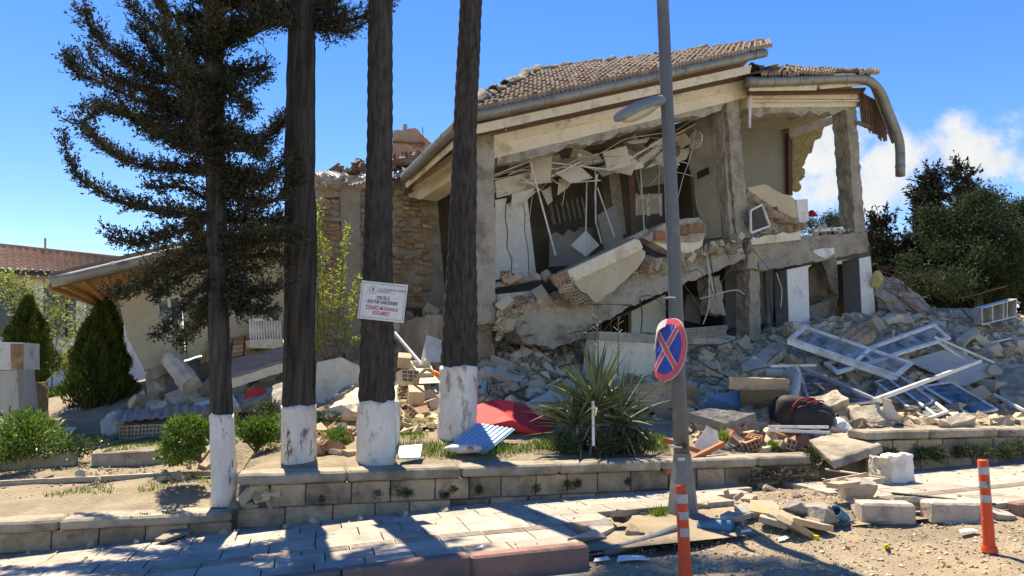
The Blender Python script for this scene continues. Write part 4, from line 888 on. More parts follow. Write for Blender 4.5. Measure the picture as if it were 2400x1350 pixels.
# --- shrubs
def shrub(name, label, px, py, rx, rz, n, size, m, Y=None, ry=None, group=None, lumps=9, stems=True, cat='shrub', lift=0.0, at_=None):
    b = at_ if at_ else W(px, py, Y) if Y else on(px, py); b = Vector((b.x, b.y, b.z)); t = thing(name, label, cat, b, group); ry = ry or rx * .8
    cs = np.array([(random.gauss(0, .38) * rx, random.gauss(0, .38) * ry, random.uniform(.25, .72) * rz) for _ in range(lumps)]); cr = np.array([random.uniform(.35, .55) * min(rx, rz * 1.2) for _ in range(lumps)])
    k = rng.integers(0, lumps, n); o = unit(n); rr = rng.random((n, 1)) ** .35
    p = cs[k] + o * cr[k][:, None] * rr; p[:, 2] = np.abs(p[:, 2]) * 1.0 + .01 + lift
    d = o * .8 + unit(n) * .7 + np.array([0, 0, .45]); nn = o + unit(n) * .8
    leaves_obj('foliage', t, p + np.array(b), d, nn, rng.uniform(.6, 1.2, n) * size, rng.uniform(.3, .42, n) * size, m)
    if stems:
        for j in range(min(lumps, 7)):
            c = Vector(cs[j]); part('stem', MB().tube([b, b + c * .5 + Vector((0, 0, .02)), b + c], [.014, .010, .006], 5), TWIG, t)
    return t
shrub('laurel_shrub', 'glossy green shrub around the nearer cypress trunk base', 470, 1085, .36, .62, 5200, .062, LAUREL, Y=9.0)
shrub('laurel_shrub', 'bright shrub between the two cypress trunks', 600, 1060, .36, .50, 4200, .062, LAUREL, Y=9.8)
shrub('laurel_shrub', 'darker shrub half hidden behind the stout cypress', 640, 1005, .25, .4, 1600, .06, LAURELD, Y=10.4)
shrub('laurel_shrub', 'glossy shrub in front of the rusty metal cabinet', 20, 1075, .62, .52, 6000, .07, LAUREL, Y=9.6)
shrub('laurel_shrub', 'straggling low shrub tips beside the cabinet shrub', 165, 1075, .34, .26, 900, .07, LAURELD, Y=10.2)
shrub('laurel_shrub', 'small green sprig beside the rusty cabinet corner', 105, 1030, .12, .3, 260, .075, LAUREL, Y=10.4)
shrub('laurel_shrub', 'small shrub growing between stout cypress and notice palm', 780, 1065, .26, .3, 1700, .055, LAUREL, Y=9.6)
shrub('laurel_shrub', 'dark shrub behind the stout cypress by the plaster boulder', 755, 1010, .16, .28, 700, .055, LAURELD, Y=10.4)
shrub('laurel_shrub', 'low pale shrub reaching over the broken kerb', 400, 1090, .42, .26, 1800, .055, LAUREL, Y=9.5)
shrub('laurel_shrub', 'dense green cushion shrub at the yucca foot', 1475, 1062, .50, .30, 6500, .045, LAURELD, Y=9.75)
shrub('laurel_shrub', 'small cushion shrub left of the yucca stake', 1330, 1065, .34, .22, 2600, .042, LAURELD, Y=9.6)
shrub('clipped_shrub', 'bright low shrub growing behind the round conifer', 340, 945, .5, .3, 1500, .09, LAUREL, Y=14.5)
shrub('clipped_shrub', 'low bright shrub between the two conical conifers', 140, 950, .55, .38, 1700, .09, LAUREL, Y=14.8)
for i, (x, y, w) in enumerate([(2160, 1090, .22), (2195, 1090, .18), (2265, 1082, .16), (2300, 1082, .2), (2355, 1078, .18), (2395, 1072, .2), (2080, 1092, .14), (1935, 1105, .2), (2020, 1098, .2), (1905, 1100, .12)]):
    s_, t_ = st_of(W(x, y, 9.9).x, 9.9); pb = ST(s_, 2.33)
    shrub('wall_weed', ('dark green weed tuft at the far wall foot, %s from the tipped slab' % ('first', 'third', 'fourth', 'fifth', 'sixth', 'seventh', 'nearest')[i if i else 0] if i != 0 else 'dark green weed tuft at the far wall foot beside the masonry block') if x > 2050 else ('dark green weed tuft under the %s of the tipped slab' % {1935: 'near corner', 2020: 'long edge', 1905: 'broken coping end'}[x]), x, y, w, .24 if x > 2050 else .3, 700, .035, WEED, at_=Wr(x, y, pb.y), group='weeds at the far wall foot' if x > 2050 else 'weeds under the tipped slab', lumps=6, stems=False, cat='weed')
for i, (x, y, w) in enumerate([(885, 1172, .10), (940, 1165, .12), (960, 1172, .1), (1040, 1170, .05), (1060, 1160, .06), (1120, 1160, .08), (1260, 1155, .08), (1320, 1150, .10), (1350, 1145, .08), (1470, 1140, .05), (200, 1240, .05), (340, 1225, .09), (400, 1222, .08), (760, 1185, .06)]):
    d_ = ray(x, y); pb = ST(*[(st_of(W(x, y, 8.4).x, 8.4)[0]), 2.36]); Yb = None
    yy = 7.0
    while st_of(*W(x, y, yy).xy)[1] < 2.38: yy += .02
    shrub('wall_weed', ('%s small weed in the garden wall joints counted from its broken end' % ('second', 'third', 'fourth', 'fifth', 'sixth', 'seventh', 'eighth', 'ninth', 'tenth', 'eleventh', '', '', '', 'first')[i] if x > 600 else '%s trailing weed on the low wall face' % {200: 'smallest', 340: 'middle', 400: 'last'}[x]), x, y, w, .09, 200, .03, WEED, at_=Wr(x, y, yy), ry=.04, group='weeds in the garden wall' if x > 600 else 'weeds on the low wall', lumps=4, stems=False, cat='weed')
# --- conical thujas
def thuja(label, px, py, Y, h, r, n, seed):
    b = W(px, py, Y); t = thing('thuja_tree', label, 'conifer', b)
    hh = rng.random(n) ** .75; hh = .08 + .92 * hh; a = rng.random(n) * 6.283
    prof = np.interp(hh, [0, .08, .25, .45, .7, .9, 1.0], [.3, .75, 1.0, .9, .58, .22, .03]) * r
    lump = np.array([noise.noise(Vector((math.cos(x) * 2.6, math.sin(x) * 2.6, y * h * 2.4 + seed))) for x, y in zip(a, hh)])
    rr = prof * (.84 + .55 * lump) * (rng.random(n) ** .22)
    p = np.stack([np.cos(a) * rr, np.sin(a) * rr, hh * h], 1)
    d = np.stack([np.cos(a) * .45, np.sin(a) * .45, np.full(n, 1.0)], 1) + unit(n) * .45
    leaves_obj('crown', t, p + np.array(b), d, unit(n), rng.uniform(.07, .14, n), rng.uniform(.016, .03, n), THUJA)
    part('trunk', MB().tube([b - Z * .1, b + Z * h * .5, b + Z * h * .9], [.09, .05, .01], 8), TWIG, t)
    for k in range(10):
        aa = random.uniform(0, 6.28); part('limb', MB().tube([b + Z * .15, b + Vector((math.cos(aa) * r * .4, math.sin(aa) * r * .4, .5)), b + Vector((math.cos(aa) * r * .6, math.sin(aa) * r * .6, h * .5))], [.03, .02, .008], 5), TWIG, t)
    return t
thuja('bushy conical conifer standing over the crumpled white sheet', 228, 990, 12.6, 2.40, .60, 28000, 1)
thuja('conical conifer behind the rusty metal cabinet', 50, 930, 14.6, 2.2, .62, 20000, 4)
# --- leafy saplings
def sapling(label, stems, Y, m, n_leaf, size, rad, group=None):
    b = W(*stems[0][0], Y); t = thing('sapling', label, 'sapling', b); P = []
    for i, s_ in enumerate(stems):
        e = random.uniform(-.35, .35); pth = smooth_path([W(x, y, Y + e * k / len(s_)) for k, (x, y) in enumerate(s_)], 4)
        part('stem', MB().tube(pth, list(np.linspace(.02 if i == 0 else .012, .003, len(pth))), 5), TWIG, t)
        Q = resample(pth, .02); P += Q[int(len(Q) * .25):]
    P = np.array([tuple(p) for p in P]); k = rng.integers(0, len(P), n_leaf); o = unit(n_leaf)
    leaves_obj('foliage', t, P[k] + o * rad * rng.random((n_leaf, 1)), o + np.array([0, 0, .3]), unit(n_leaf), rng.uniform(.6, 1.2, n_leaf) * size, rng.uniform(.4, .55, n_leaf) * size, m)
    return t
sapling('slender sapling with lime green young leaves before the brick wall', [[(778, 915), (775, 860), (760, 800), (757, 700), (750, 600), (748, 470)], [(776, 860), (790, 780), (800, 680), (805, 600), (815, 530)], [(770, 840), (745, 760), (742, 680)], [(780, 850), (810, 780), (830, 700), (838, 650)], [(765, 800), (780, 700), (770, 640)], [(785, 800), (820, 820), (835, 790)], [(775, 860), (750, 820), (743, 790)], [(757, 650), (765, 600), (757, 560)]], 12.3, LIME, 1700, .062, .09)
sapling('thinly leafed pale shrub tree before the neighbouring house', [[(120, 915), (122, 860), (110, 780), (80, 700), (60, 650)], [(122, 860), (140, 760), (150, 690), (190, 650)], [(122, 850), (170, 780), (200, 720), (230, 690)], [(115, 820), (60, 760), (20, 700), (-20, 660)], [(120, 840), (90, 760), (40, 680), (10, 640)], [(140, 780), (120, 700), (130, 650)], [(160, 790), (200, 790), (240, 740)], [(122, 880), (150, 830), (170, 820)], [(100, 760), (30, 660), (-30, 640)]], 16.5, PALEG, 2600, .10, .26)
shrub('pale_shrub', 'pale yellow-green bush beside the round conifer', 165, 905, .45, .9, 1400, .085, PALEG, Y=15.6, stems=True)

# --- yucca
YB = W(1397, 1066, 9.85); yuc = thing('yucca_plant', 'spiky yucca with dry skirt behind the garden wall', 'yucca', YB)
YUCG = mat('yucca_leaf', (.15, .19, .105), (.10, .135, .075), 4, .5, .1, 30, rand=.35, stretch=(1, 1, .3)); YUCD = mat('dry_yucca_leaf', (.30, .255, .17), (.17, .145, .10), 4, .8, .2, 30, rand=.4)
def blade(L, w, bend, fold=.35):
    mb = MB(); n = 5
    for i in range(n + 1):
        f = i / n; ww = w * (1.0 if f < .55 else max(.04, (1 - f) / .45)) * (.6 + .4 * min(f * 4, 1)); z = -bend * f * f * L
        mb.v += [Vector((f * L, -ww / 2, z + ww * fold)), Vector((f * L, 0, z)), Vector((f * L, ww / 2, z + ww * fold))]
    for i in range(n): mb.f += [(3 * i, 3 * i + 1, 3 * i + 4, 3 * i + 3), (3 * i + 1, 3 * i + 2, 3 * i + 5, 3 * i + 4)]
    return mb
BL = [mesh_of('leaf', blade(.86, .056, b), YUCG, Vector((0, 0, 0)), flip=False) for b in (.0, .05, .12, .3)]; BLD = [mesh_of('dry_leaf', blade(.6, .036, b, .2), YUCD, Vector((0, 0, 0)), flip=False) for b in (.35, .7, 1.0)]
part('stem', MB().tube([YB - Z * .1, YB + Z * .35, YB + Vector((.05, 0, .75))], [.11, .10, .06], 10), TWIG, yuc)
for heads, (ox, oz, cnt) in enumerate([(0.0, .62, 95), (.30, .42, 60), (-.25, .38, 45)]):
    for k in range(cnt):
        el = math.asin(random.uniform(-.05, .995)) if k % 3 else random.uniform(.5, 1.4); a = random.uniform(0, 6.283)
        R = Matrix.Rotation(a, 3, 'Z') @ Matrix.Rotation(-el, 3, 'Y') @ Matrix.Rotation(random.gauss(0, .3), 3, 'X')
        s_ = random.uniform(.75, 1.1) * (.9 if heads else 1.0); place('leaf', BL[0 if el > .9 else random.choice((1, 2, 3))], YB + Vector((ox, random.uniform(-.05, .05), oz + random.uniform(-.1, .05))), R, yuc, (s_, s_, s_))
for k in range(90):
    a = random.uniform(0, 6.283); el = random.uniform(-1.0, .15); s_ = random.uniform(.7, 1.1); place('dry_leaf', random.choice(BLD), YB + Vector((random.choice((0, .28, -.22)), 0, random.uniform(.2, .5))), Matrix.Rotation(a, 3, 'Z') @ Matrix.Rotation(-el, 3, 'Y'), yuc, (s_, s_, s_))
solo('stake', MB().tube([W(1391, 1045, 9.3), W(1390, 940, 9.35)], .018, 8), PVC, 'thin white stake standing upright in the yucca', 'stake')
for x0, y0, y1 in ((1400, 880, 730), (1448, 880, 740)):
    t = thing('flower_stalk', 'dry branched flower stalk rising above the %s of the yucca' % ('middle' if x0 < 1420 else 'outer side'), 'flower stalk', W(x0, y0, 10.0))
    part('stem', MB().tube([W(x0, y0, 10), W(x0 + 2, (y0 + y1) / 2, 10), W(x0 + 1, y1, 10)], [.012, .009, .004], 5), YUCD, t)
    for k in range(12):
        f = .35 + .6 * k / 12; p = W(x0 + 1, y0 + (y1 - y0) * f, 10); a = random.uniform(0, 6.28); part('twig', MB().tube([p, p + Vector((math.cos(a) * .1, math.sin(a) * .1, .06))], .004, 4), YUCD, t)

# --- far conifers beyond the rubble
def far_conifer(label, px, py, Y, top, r, n, seed, m=CYPD, kind='spire'):
    b = W(px, py, Y); b.z = 1.0; h = W(px, top, Y).z - 1.0; t = thing('conifer_tree', label, 'conifer', b, None); paths = []; rr = random.Random(seed)
    part('trunk', MB().tube([b - Z * .2, b + Z * h * .5, b + Z * h * .97], [.22, .13, .02], 8), BARKC, t)
    for k in range(n):
        f = .06 + .93 * (k / n) ** .9; a = rr.uniform(0, 6.283); L = r * (1.06 - f) ** .95 * rr.uniform(.55, 1.35); q = b + Z * h * f
        d = Vector((math.cos(a), math.sin(a), 0)); paths.append((smooth_path([q, q + d * L * .55 + Z * (.05 * L), q + d * L + Z * (.22 * L if kind == 'spire' else .05 * L)], 3), .42))
    for pth, w in paths: part('branch', MB().tube(pth, list(np.linspace(.045, .01, len(pth))), 4), BARKC, t)
    P, D, N = spray_points(paths, 30, .5, .3, up=.2, twig_gap=.035)
    leaves_obj('crown', t, P, D, N, rng.uniform(.12, .24, len(P)), rng.uniform(.05, .085, len(P)), m)
far_conifer('tall dark conifer with twin spires behind the rubble heap', 2192, 720, 27, 402, 2.7, 95, 1)
far_conifer('dark conifer spire leaning behind the tall one, highest tip', 2275, 720, 29, 380, 2.4, 85, 2)
far_conifer('shorter dark conifer beside the house corner', 2078, 720, 26, 508, 2.4, 80, 3)
far_conifer('dark conifer past the picture edge of the pines', 2480, 720, 31, 420, 2.8, 60, 4)
def pine(label, px, top, bot, Y, rx, seed, n=16):
    rr = random.Random(seed); b = W(px, 740, Y); b.z = 1.0; t = thing('pine_tree', label, 'pine', b); zt, zb = W(px, top, Y).z, W(px, bot, Y).z
    part('trunk', MB().tube([b - Z * .2, b + Vector((.1, 0, (zt - 1) * .5)), Vector((b.x, b.y, zt - .6))], [.2, .15, .05], 8), BARKC, t)
    P, D, N = [], [], []
    for k in range(n):
        f = rr.random(); c = Vector((b.x + rr.gauss(0, .42) * rx * (1.15 - .75 * f), b.y + rr.gauss(0, .4) * rx, zb + (zt - zb) * (f * .86 + .04))); R_ = rr.uniform(.45, .95) * rx * .27
        part('limb', MB().tube([Vector((b.x, b.y, min(c.z - .3, zt - 1))), c], [.05, .02], 5), BARKC, t)
        m_ = 900; o = unit(m_); q = np.array(c) + rng.normal(size=(m_, 3)) * np.array([1, 1, .72]) * R_ * .62; P.append(q); D.append(o + np.array([0, 0, .5]) + unit(m_) * .6); N.append(unit(m_))
    P, D, N = map(np.concatenate, (P, D, N)); leaves_obj('crown', t, P, D, N, rng.uniform(.12, .2, len(P)), rng.uniform(.025, .05, len(P)), PINE)
pine('rounded green pine standing behind the white drawer unit', 2290, 455, 700, 23, 2.2, 11, 62); pine('green pine at the edge beyond the rubble', 2400, 470, 700, 25, 2.4, 12, 55); pine('small round pine seen through the open upper bay', 1945, 500, 640, 34, 2.0, 13, 22); pine('green pine beyond the edge of the heap', 2560, 480, 700, 24, 2.1, 14, 40)
far_conifer('dark conifer filling the gap behind the corner column', 2130, 720, 31, 560, 2.3, 60, 6)
# ------------------------------------------------------------------ street lamp, signs, bollards
POLE = mat('grey_pole_paint', (.13, .14, .15), (.10, .108, .116), 3, .55, .15, 40, c3=(.16, .155, .15), s3=4, t3=.6, w3=.05)
POLEL = mat('pole_base_metal', (.20, .205, .205), (.14, .145, .145), 3, .55, .2, 30, c3=(.28, .27, .25), s3=3, t3=.56, w3=.06)
LB = W(1601, 1228, 8.0); lamp = thing('street_lamp', 'grey street lamp post with flared octagonal base on the torn pavement', 'street lamp', LB)
lp = [W(x, y, 8.0) for x, y in ((1598, 1065), (1590, 900), (1580, 600), (1566, 300), (1553, 0))]; lp.append(lp[-1] + (lp[-1] - lp[-2]).normalized() * 2.4)
part('pole', MB().tube(resample(lp, .5), list(np.linspace(.082, .058, len(resample(lp, .5)))), 20, ), POLE, lamp, smooth=True)
def octa(path, rs, n=8): return MB().tube(path, rs, n)
part('base_cone', octa([LB - Z * .05, LB + Z * .05, W(1599, 1062, 8.0)], [.180, .172, .092]), POLEL, lamp)
part('base_plate', octa([LB - Z * .02 + Vector((.02, -.05, 0)), LB + Z * .02 + Vector((.02, -.05, 0))], [.25, .25], 10), POLEL, lamp)
part('rating_plate', MB().box(W(1597, 1076, 7.90), (.07, .006, .03)), WHITEP, lamp)
part('clamp_band', MB().tube([W(1590, 1048, 8.0), W(1590, 1044, 8.0)], [.090, .090], 20), ALU, lamp); part('clamp_bolt', MB().box(W(1606, 1046, 7.91), (.03, .05, .05)), WIRE, lamp)
part('band', MB().tube([W(1573, 700, 8.0), W(1573, 697, 8.0)], [.081, .081], 16), ALU, lamp)
HEADM = mat('lamp_housing', (.20, .23, .25), (.15, .175, .19), 3, .5, .1, 40); LENS = mat('lamp_lens', (.42, .40, .33), (.33, .31, .25), 3, .35, .05, 40, spec=.5)
def head_shape(w0, z0, z1, m, name, shrink=1.0):
    A, B = W(1557, 232, 8.0), W(1442, 281, 7.72); ax = (B - A); L = ax.length; x = ax.normalized(); y = Z.cross(x).normalized(); zz = x.cross(y); mb = MB(); n = 12
    prof = [(0.0, .35), (.08, .55), (.25, .85), (.5, 1.0), (.75, .92), (.92, .6), (1.0, .18)]
    for f, wd in prof:
        for k in range(n):
            th = 2 * math.pi * k / n; c, s_ = math.cos(th), math.sin(th)
            mb.v.append(A + x * L * (f * shrink + (1 - shrink) * .62) + y * c * w0 * wd + zz * ((z1 if s_ > 0 else z0) * s_ * (.35 + .65 * wd)))
    m_ = len(prof); mb.f = [(i * n + k, i * n + (k + 1) % n, (i + 1) * n + (k + 1) % n, (i + 1) * n + k) for i in range(m_ - 1) for k in range(n)] + [tuple(range(n)), tuple((m_ - 1) * n + k for k in range(n))]
    return part(name, mb, m, lamp, smooth=True)
head_shape(.125, .05, .09, HEADM, 'lamp_head'); head_shape(.105, .10, .02, LENS, 'lens', .72)
part('arm', MB().tube([W(1563, 233, 8.0), W(1535, 240, 7.93)], [.055, .05], 10), HEADM, lamp)

def text_mesh(s, size, m, name='lettering', align='CENTER', extr=.001, bold=0.0, width=1.0):
    cu = bpy.data.curves.new(name, 'FONT'); cu.body = s; cu.size = size; cu.align_x = align; cu.align_y = 'CENTER'; cu.extrude = extr; cu.offset = bold
    o = bpy.data.objects.new(name, cu); COL.objects.link(o); me = bpy.data.meshes.new_from_object(o.evaluated_get(bpy.context.evaluated_depsgraph_get()))
    bpy.data.objects.remove(o); bpy.data.curves.remove(cu)
    for v in me.vertices: v.co.x *= width
    me.materials.clear(); me.materials.append(m); return me
# notice board on the palm
INKN = mat('navy_ink', (.03, .035, .10), (.03, .035, .10), 3, .6, 0); INKR = mat('red_ink', (.50, .06, .05), (.50, .06, .05), 3, .6, 0); INKG = mat('dull_red_ink', (.34, .17, .16), None, 3, .6, 0); BOARD = mat('white_board', (.66, .69, .72), (.62, .65, .68), 2, .5, .03, 40, c3=(.5, .5, .5), s3=3, t3=.66)
bx_, by_ = 8.95 - .22, 0
tl, tr, br_, bl_ = W(845, 657, bx_), W(953, 668, bx_), W(949, 757, bx_), W(841, 746, bx_)
bc = (tl + tr + br_ + bl_) / 4; xa = ((tr - tl) + (br_ - bl_)).normalized(); ya = ((tl - bl_) + (tr - br_)); ya = (ya - xa * ya.dot(xa)).normalized(); na = xa.cross(ya); BWd = ((tr - tl).length + (br_ - bl_).length) / 2; BHt = ((tl - bl_).length + (tr - br_).length) / 2; RB = rot_xyz(xa, ya, na)
sign = thing('notice_board', 'white printed notice board nailed to a palm trunk', 'sign', bc)
part('panel', MB().box(bc, (BWd, BHt, .008), RB), BOARD, sign, bevel=.001)
def on_board(u, v, dz=.0055): return bc + xa * (u * BWd) + ya * (v * BHt) + na * dz
bw = .0035
for c_, sz in (((0, .45), (BWd * .93, bw)), ((0, -.45), (BWd * .93, bw)), ((-.465, 0), (bw, BHt * .9)), ((.465, 0), (bw, BHt * .9))):
    part('border_line', MB().box(on_board(*c_), (sz[0], sz[1], .002), RB), INKN, sign)
for s_, sz, m_, u, v, wd, al in (('TESCİLLİ', .052, INKN, 0, .085, .72, 'CENTER'), ('KÜLTÜR VARLIĞIDIR!', .052, INKN, .0, -.03, .72, 'CENTER'), ('İZİNSİZ MÜDAHALE', .056, INKR, .0, -.19, .72, 'CENTER'), ('EDİLEMEZ!', .056, INKR, .0, -.32, .72, 'CENTER'), ('T.C. KÜLTÜR VE TURİZM', .03, INKG, -.12, .315, .95, 'LEFT'), ('BAKANLIĞI', .03, INKG, -.12, .255, .95, 'LEFT')):
    place('lettering', text_mesh(s_, sz, m_, align=al, bold=.0011 if sz > .05 else .0005, width=wd), on_board(u, v), RB, sign)
# emblem: dotted ring round a small tree-like figure
eu, ev = -.235, .285
ring = MB()
for k in range(24):
    a = 2 * math.pi * k / 24; ring.box(on_board(eu, ev) + xa * math.cos(a) * .046 + ya * math.sin(a) * .046, (.008, .006, .002), RB @ Matrix.Rotation(a + math.pi / 2, 3, 'Z'))
em = part('emblem', ring, INKG, sign)
fig = MB().box(on_board(eu, ev - .035), (.028, .005, .002), RB).box(on_board(eu, ev), (.006, .05, .002), RB)
for k, (dx, dy, l, a) in enumerate([(-.009, .012, .022, .6), (.009, .012, .022, -.6), (-.008, -.002, .018, .6), (.008, -.002, .018, -.6), (0, .026, .016, 0)]): fig.box(on_board(eu, ev) + xa * dx + ya * dy, (l, .006, .002), RB @ Matrix.Rotation(a, 3, 'Z'))
part('figure', fig, INKG, em)
# bent no-stopping sign
NS = W(1562, 818, 7.72); nsx = Vector((.62, -.05, 0)).normalized(); ns = thing('no_stopping_sign', 'bent round no-stopping sign, red cross on blue, strapped to the lamp post', 'road sign', NS)
yaw = math.radians(65); nsx = Vector((math.cos(yaw), -math.sin(yaw), .05)).normalized(); nsn = Vector((-math.sin(yaw), -math.cos(yaw), .0)).normalized(); nsz = Vector((.07, 0, 1)).normalized(); RS = .335
def bend(u, v, d=0.0):
    """flat sign coordinates to the dented disc: the free left edge curls back, the top folds over"""
    e = max(0, -u - .28); w = .20 * e * e * 2.2 + .05 * math.sin(2.5 * v) * max(0, -u); f = max(0, v - .62)
    n = nsn * (d * .5) + nsn * 0
    bulge = -.10 * max(0, -u - .1) * (1 if v < -.1 else .3)
    return NS + nsx * (u * RS * 1.0) + nsz * (v * RS - f * f * .12) + nsn * (d + w * RS * -1.4 + bulge * RS - f * .25 * RS)
def disc(r0, r1, d, n=48, rings=7, th=(0, 2 * math.pi)):
    mb = MB()
    for j in range(rings + 1):
        r = r0 + (r1 - r0) * j / rings
        for k in range(n + 1):
            a = th[0] + (th[1] - th[0]) * k / n; mb.v.append(bend(math.cos(a) * r, math.sin(a) * r, d))
    mb.f = [(j * (n + 1) + k, j * (n + 1) + k + 1, (j + 1) * (n + 1) + k + 1, (j + 1) * (n + 1) + k) for j in range(rings) for k in range(n)]
    return mb
def strip(ang, half, w0, w1, d, n=16):
    c, s_ = math.cos(ang), math.sin(ang); mb = MB()
    for i in range(n + 1):
        t = -half + 2 * half * i / n
        for w in (w0, w1): mb.v.append(bend(c * t - s_ * w, s_ * t + c * w, d))
    mb.f = [(2 * i, 2 * i + 1, 2 * i + 3, 2 * i + 2) for i in range(n)]; return mb
SBLUE = mat('sign_blue', (.02, .07, .42), (.02, .06, .36), 3, .4, .03); SRED = mat('sign_red', (.62, .10, .13), (.56, .09, .12), 3, .4, .03); SWHITE = mat('sign_white', (.72, .74, .76), None, 3, .45, .03)
part('plate', disc(0.001, 1.0, 0), SWHITE, ns, thick=.004); part('blue_field', disc(.001, .80, .004), SBLUE, ns, flip=False); part('red_rim', disc(.77, .985, .007, rings=2), SRED, ns, flip=False)
for a in (math.radians(48), math.radians(132)):
    part('cross_bar', strip(a, .80, -.085, .085, .010 if a < 1 else .012), SRED, ns, flip=False)
    for e in (-1, 1): part('white_edge', strip(a, .80, e * .085, e * .115, .011), SWHITE, ns, flip=False)
part('curled_edge', disc(.70, 1.0, .03, 24, 4, (math.radians(92), math.radians(178))), SWHITE, ns, flip=False)
part('bracket', MB().bar(NS - nsn * .02 + nsx * .1 - Z * .2, W(1586, 850, 7.95), .04, .05), ALU, ns); part('bracket', MB().bar(NS - nsn * .02 + nsx * .1 + Z * .2, W(1580, 780, 7.95), .04, .05), ALU, ns)
part('cable_tie', MB().tube([W(1596, 770, 7.86), W(1602, 800, 7.8), W(1608, 826, 7.82)], .006, 5), WIRE, ns)
# flexible bollards
ORNG = mat('bollard_orange', (.72, .085, .03), (.64, .075, .027), 4, .55, .1, 40, c3=(.42, .09, .04), s3=4, t3=.60, w3=.03); REFL = mat('reflective_band', (.42, .44, .45), (.34, .35, .36), 4, .5, .08, 40, c3=(.12, .12, .12), s3=6, t3=.6, w3=.02)
def bollard(label, base, h, lean):
    t = thing('bollard', label, 'bollard', base, None); r = .041 * h / .7
    P = lambda f: base + lean * (f * f) + Z * (h * f)
    fs = [(0, 1.14), (.02, 1.16)]
    for k in range(9): f = .05 + k * .031; fs += [(f, 1.09 - .006 * k), (f + .010, 1.15 - .008 * k), (f + .018, 1.09 - .006 * k)]
    fs += [(.36, 1.0), (.985, .98), (1.0, .88)]
    part('post', MB().tube([P(f) for f, _ in fs], [r * q for _, q in fs], 20), ORNG, t, smooth=True)
    for f0, f1 in ((.52, .60), (.68, .755), (.835, .92)): part('reflective_band', MB().tube([P(f0), P((f0 + f1) / 2), P(f1)], r * 1.015, 20, cap=False), REFL, t, smooth=True, flip=False)
    part('foot', MB().tube([base - Z * .03, base + Z * .012], [r * 1.5, r * 1.35], 20), ORNG, t)
bollard('orange bollard with three grey bands standing before the lamp post', W(1607, 1386, 5.35), .715, Vector((-.015, 0, 0))); bollard('orange bollard with three grey bands alone on the gravel', W(2319, 1284, 6.15), .69, Vector((-.004, 0, 0)))
# wall clock and black plate on the clock wall
CK = K(1631, 328, .05); ck = thing('wall_clock', 'round white wall clock hanging on the broken interior wall', 'clock', CK)
def ring_tube(c, ax, ay, r, tr_, n=36): return MB().tube([c + ax * math.cos(2 * math.pi * k / n) * r + ay * math.sin(2 * math.pi * k / n) * r for k in range(n + 1)], tr_, 6, cap=False)
kx = -V; kn = -U; cr_ = .205
dsk = MB(); dsk.v = [CK + kx * math.cos(2 * math.pi * k / 40) * cr_ + Z * math.sin(2 * math.pi * k / 40) * cr_ for k in range(40)]; dsk.f = [tuple(range(40))]
part('face', dsk, SWHITE, ck, thick=.02); part('rim', ring_tube(CK, kx, Z, cr_, .022), PVC, ck, smooth=True)
for k in range(12):
    a = math.pi * k / 6; d_ = kx * math.sin(a) + Z * math.cos(a); part('hour_mark', MB().bar(CK + kn * .025 + d_ * .145, CK + kn * .025 + d_ * .175, .012, .004, kn), WIRE, ck)
for a, l in ((math.radians(300), .09), (math.radians(75), .13)): part('clock_hand', MB().bar(CK + kn * .03, CK + kn * .03 + (kx * math.sin(a) + Z * math.cos(a)) * l, .012, .004, kn), WIRE, ck)
pl = [K(x, y, .02) for x, y in ((1634, 404), (1661, 392), (1663, 407), (1635, 420))]
solo('name_plate', MB().prism(pl, kn * .012), WIRE, 'small black slanting plate fixed below the wall clock', 'plate')

# ------------------------------------------------------------------ neighbouring house beyond the conifers
YN = 28.0; nh = thing('neighbouring_house', 'long tiled house with tall dark windows behind the conifers', 'house', W(150, 925, YN))
OFFW = mat('offwhite_render', (.66, .64, .60), (.58, .56, .52), .8, .9, .2, 20, c3=(.45, .43, .39), s3=.6, t3=.62)
part('wall', MB().prism([W(-350, 615, YN - 1), W(420, 645, YN + 1.5), W(420, 935, YN + 1.5), W(-350, 945, YN - 1)], Vector((0, .3, 0))), OFFW, nh)
part('plinth', MB().prism([W(-350, 862, YN - 1.05), W(420, 868, YN + 1.45), W(420, 940, YN + 1.45), W(-350, 950, YN - 1.05)], Vector((0, .04, 0))), OFFW, nh)
def nhp(x, y, d=0.0): return W(x, y, YN - 1 + (x + 350) / 770 * 2.5 - d)
for x0, x1 in ((-330, -220), (-190, -100), (-70, 78), (103, 178), (202, 290), (310, 400)):
    w = part('window', MB().prism([nhp(x0, 645, .05), nhp(x1, 648, .05), nhp(x1, 790, .05), nhp(x0, 790, .05)], Vector((0, .06, 0))), mat('window_dark', (.035, .04, .045), None, 3, .15, 0, spec=.5), nh)
    for k in range(1, 3): xm = x0 + (x1 - x0) * k / 3; part('glazing_bar', MB().bar(nhp(xm, 646, .1), nhp(xm, 790, .1), .06, .05, V), mat('window_bar_paint', (.10, .10, .10)), w)
    part('glazing_bar', MB().bar(nhp(x0, 700, .1), nhp(x1, 700, .1), .05, .06), mat('window_bar_paint', (.10, .10, .10)), w)
for x in (-205, -85, 90, 190, 300): part('pilaster', MB().prism([nhp(x - 10, 640, .12), nhp(x + 10, 641, .12), nhp(x + 10, 935, .12), nhp(x - 10, 935, .12)], Vector((0, .15, 0))), OFFW, nh)
nE0, nE1, nR0, nR1 = W(-380, 612, YN - 1.6), W(430, 652, YN + 1.0), W(-380, 536, YN + 1.2), W(430, 622, YN + 3.4)
def nroof(a, b):
    n = (nE1 - nE0).cross(nR0 - nE0).normalized(); p = nE0.lerp(nE1, a).lerp(nR0.lerp(nR1, a), b); L = (nE1 - nE0).length
    return p + n * (.035 * math.cos(2 * math.pi * a * L / .3))
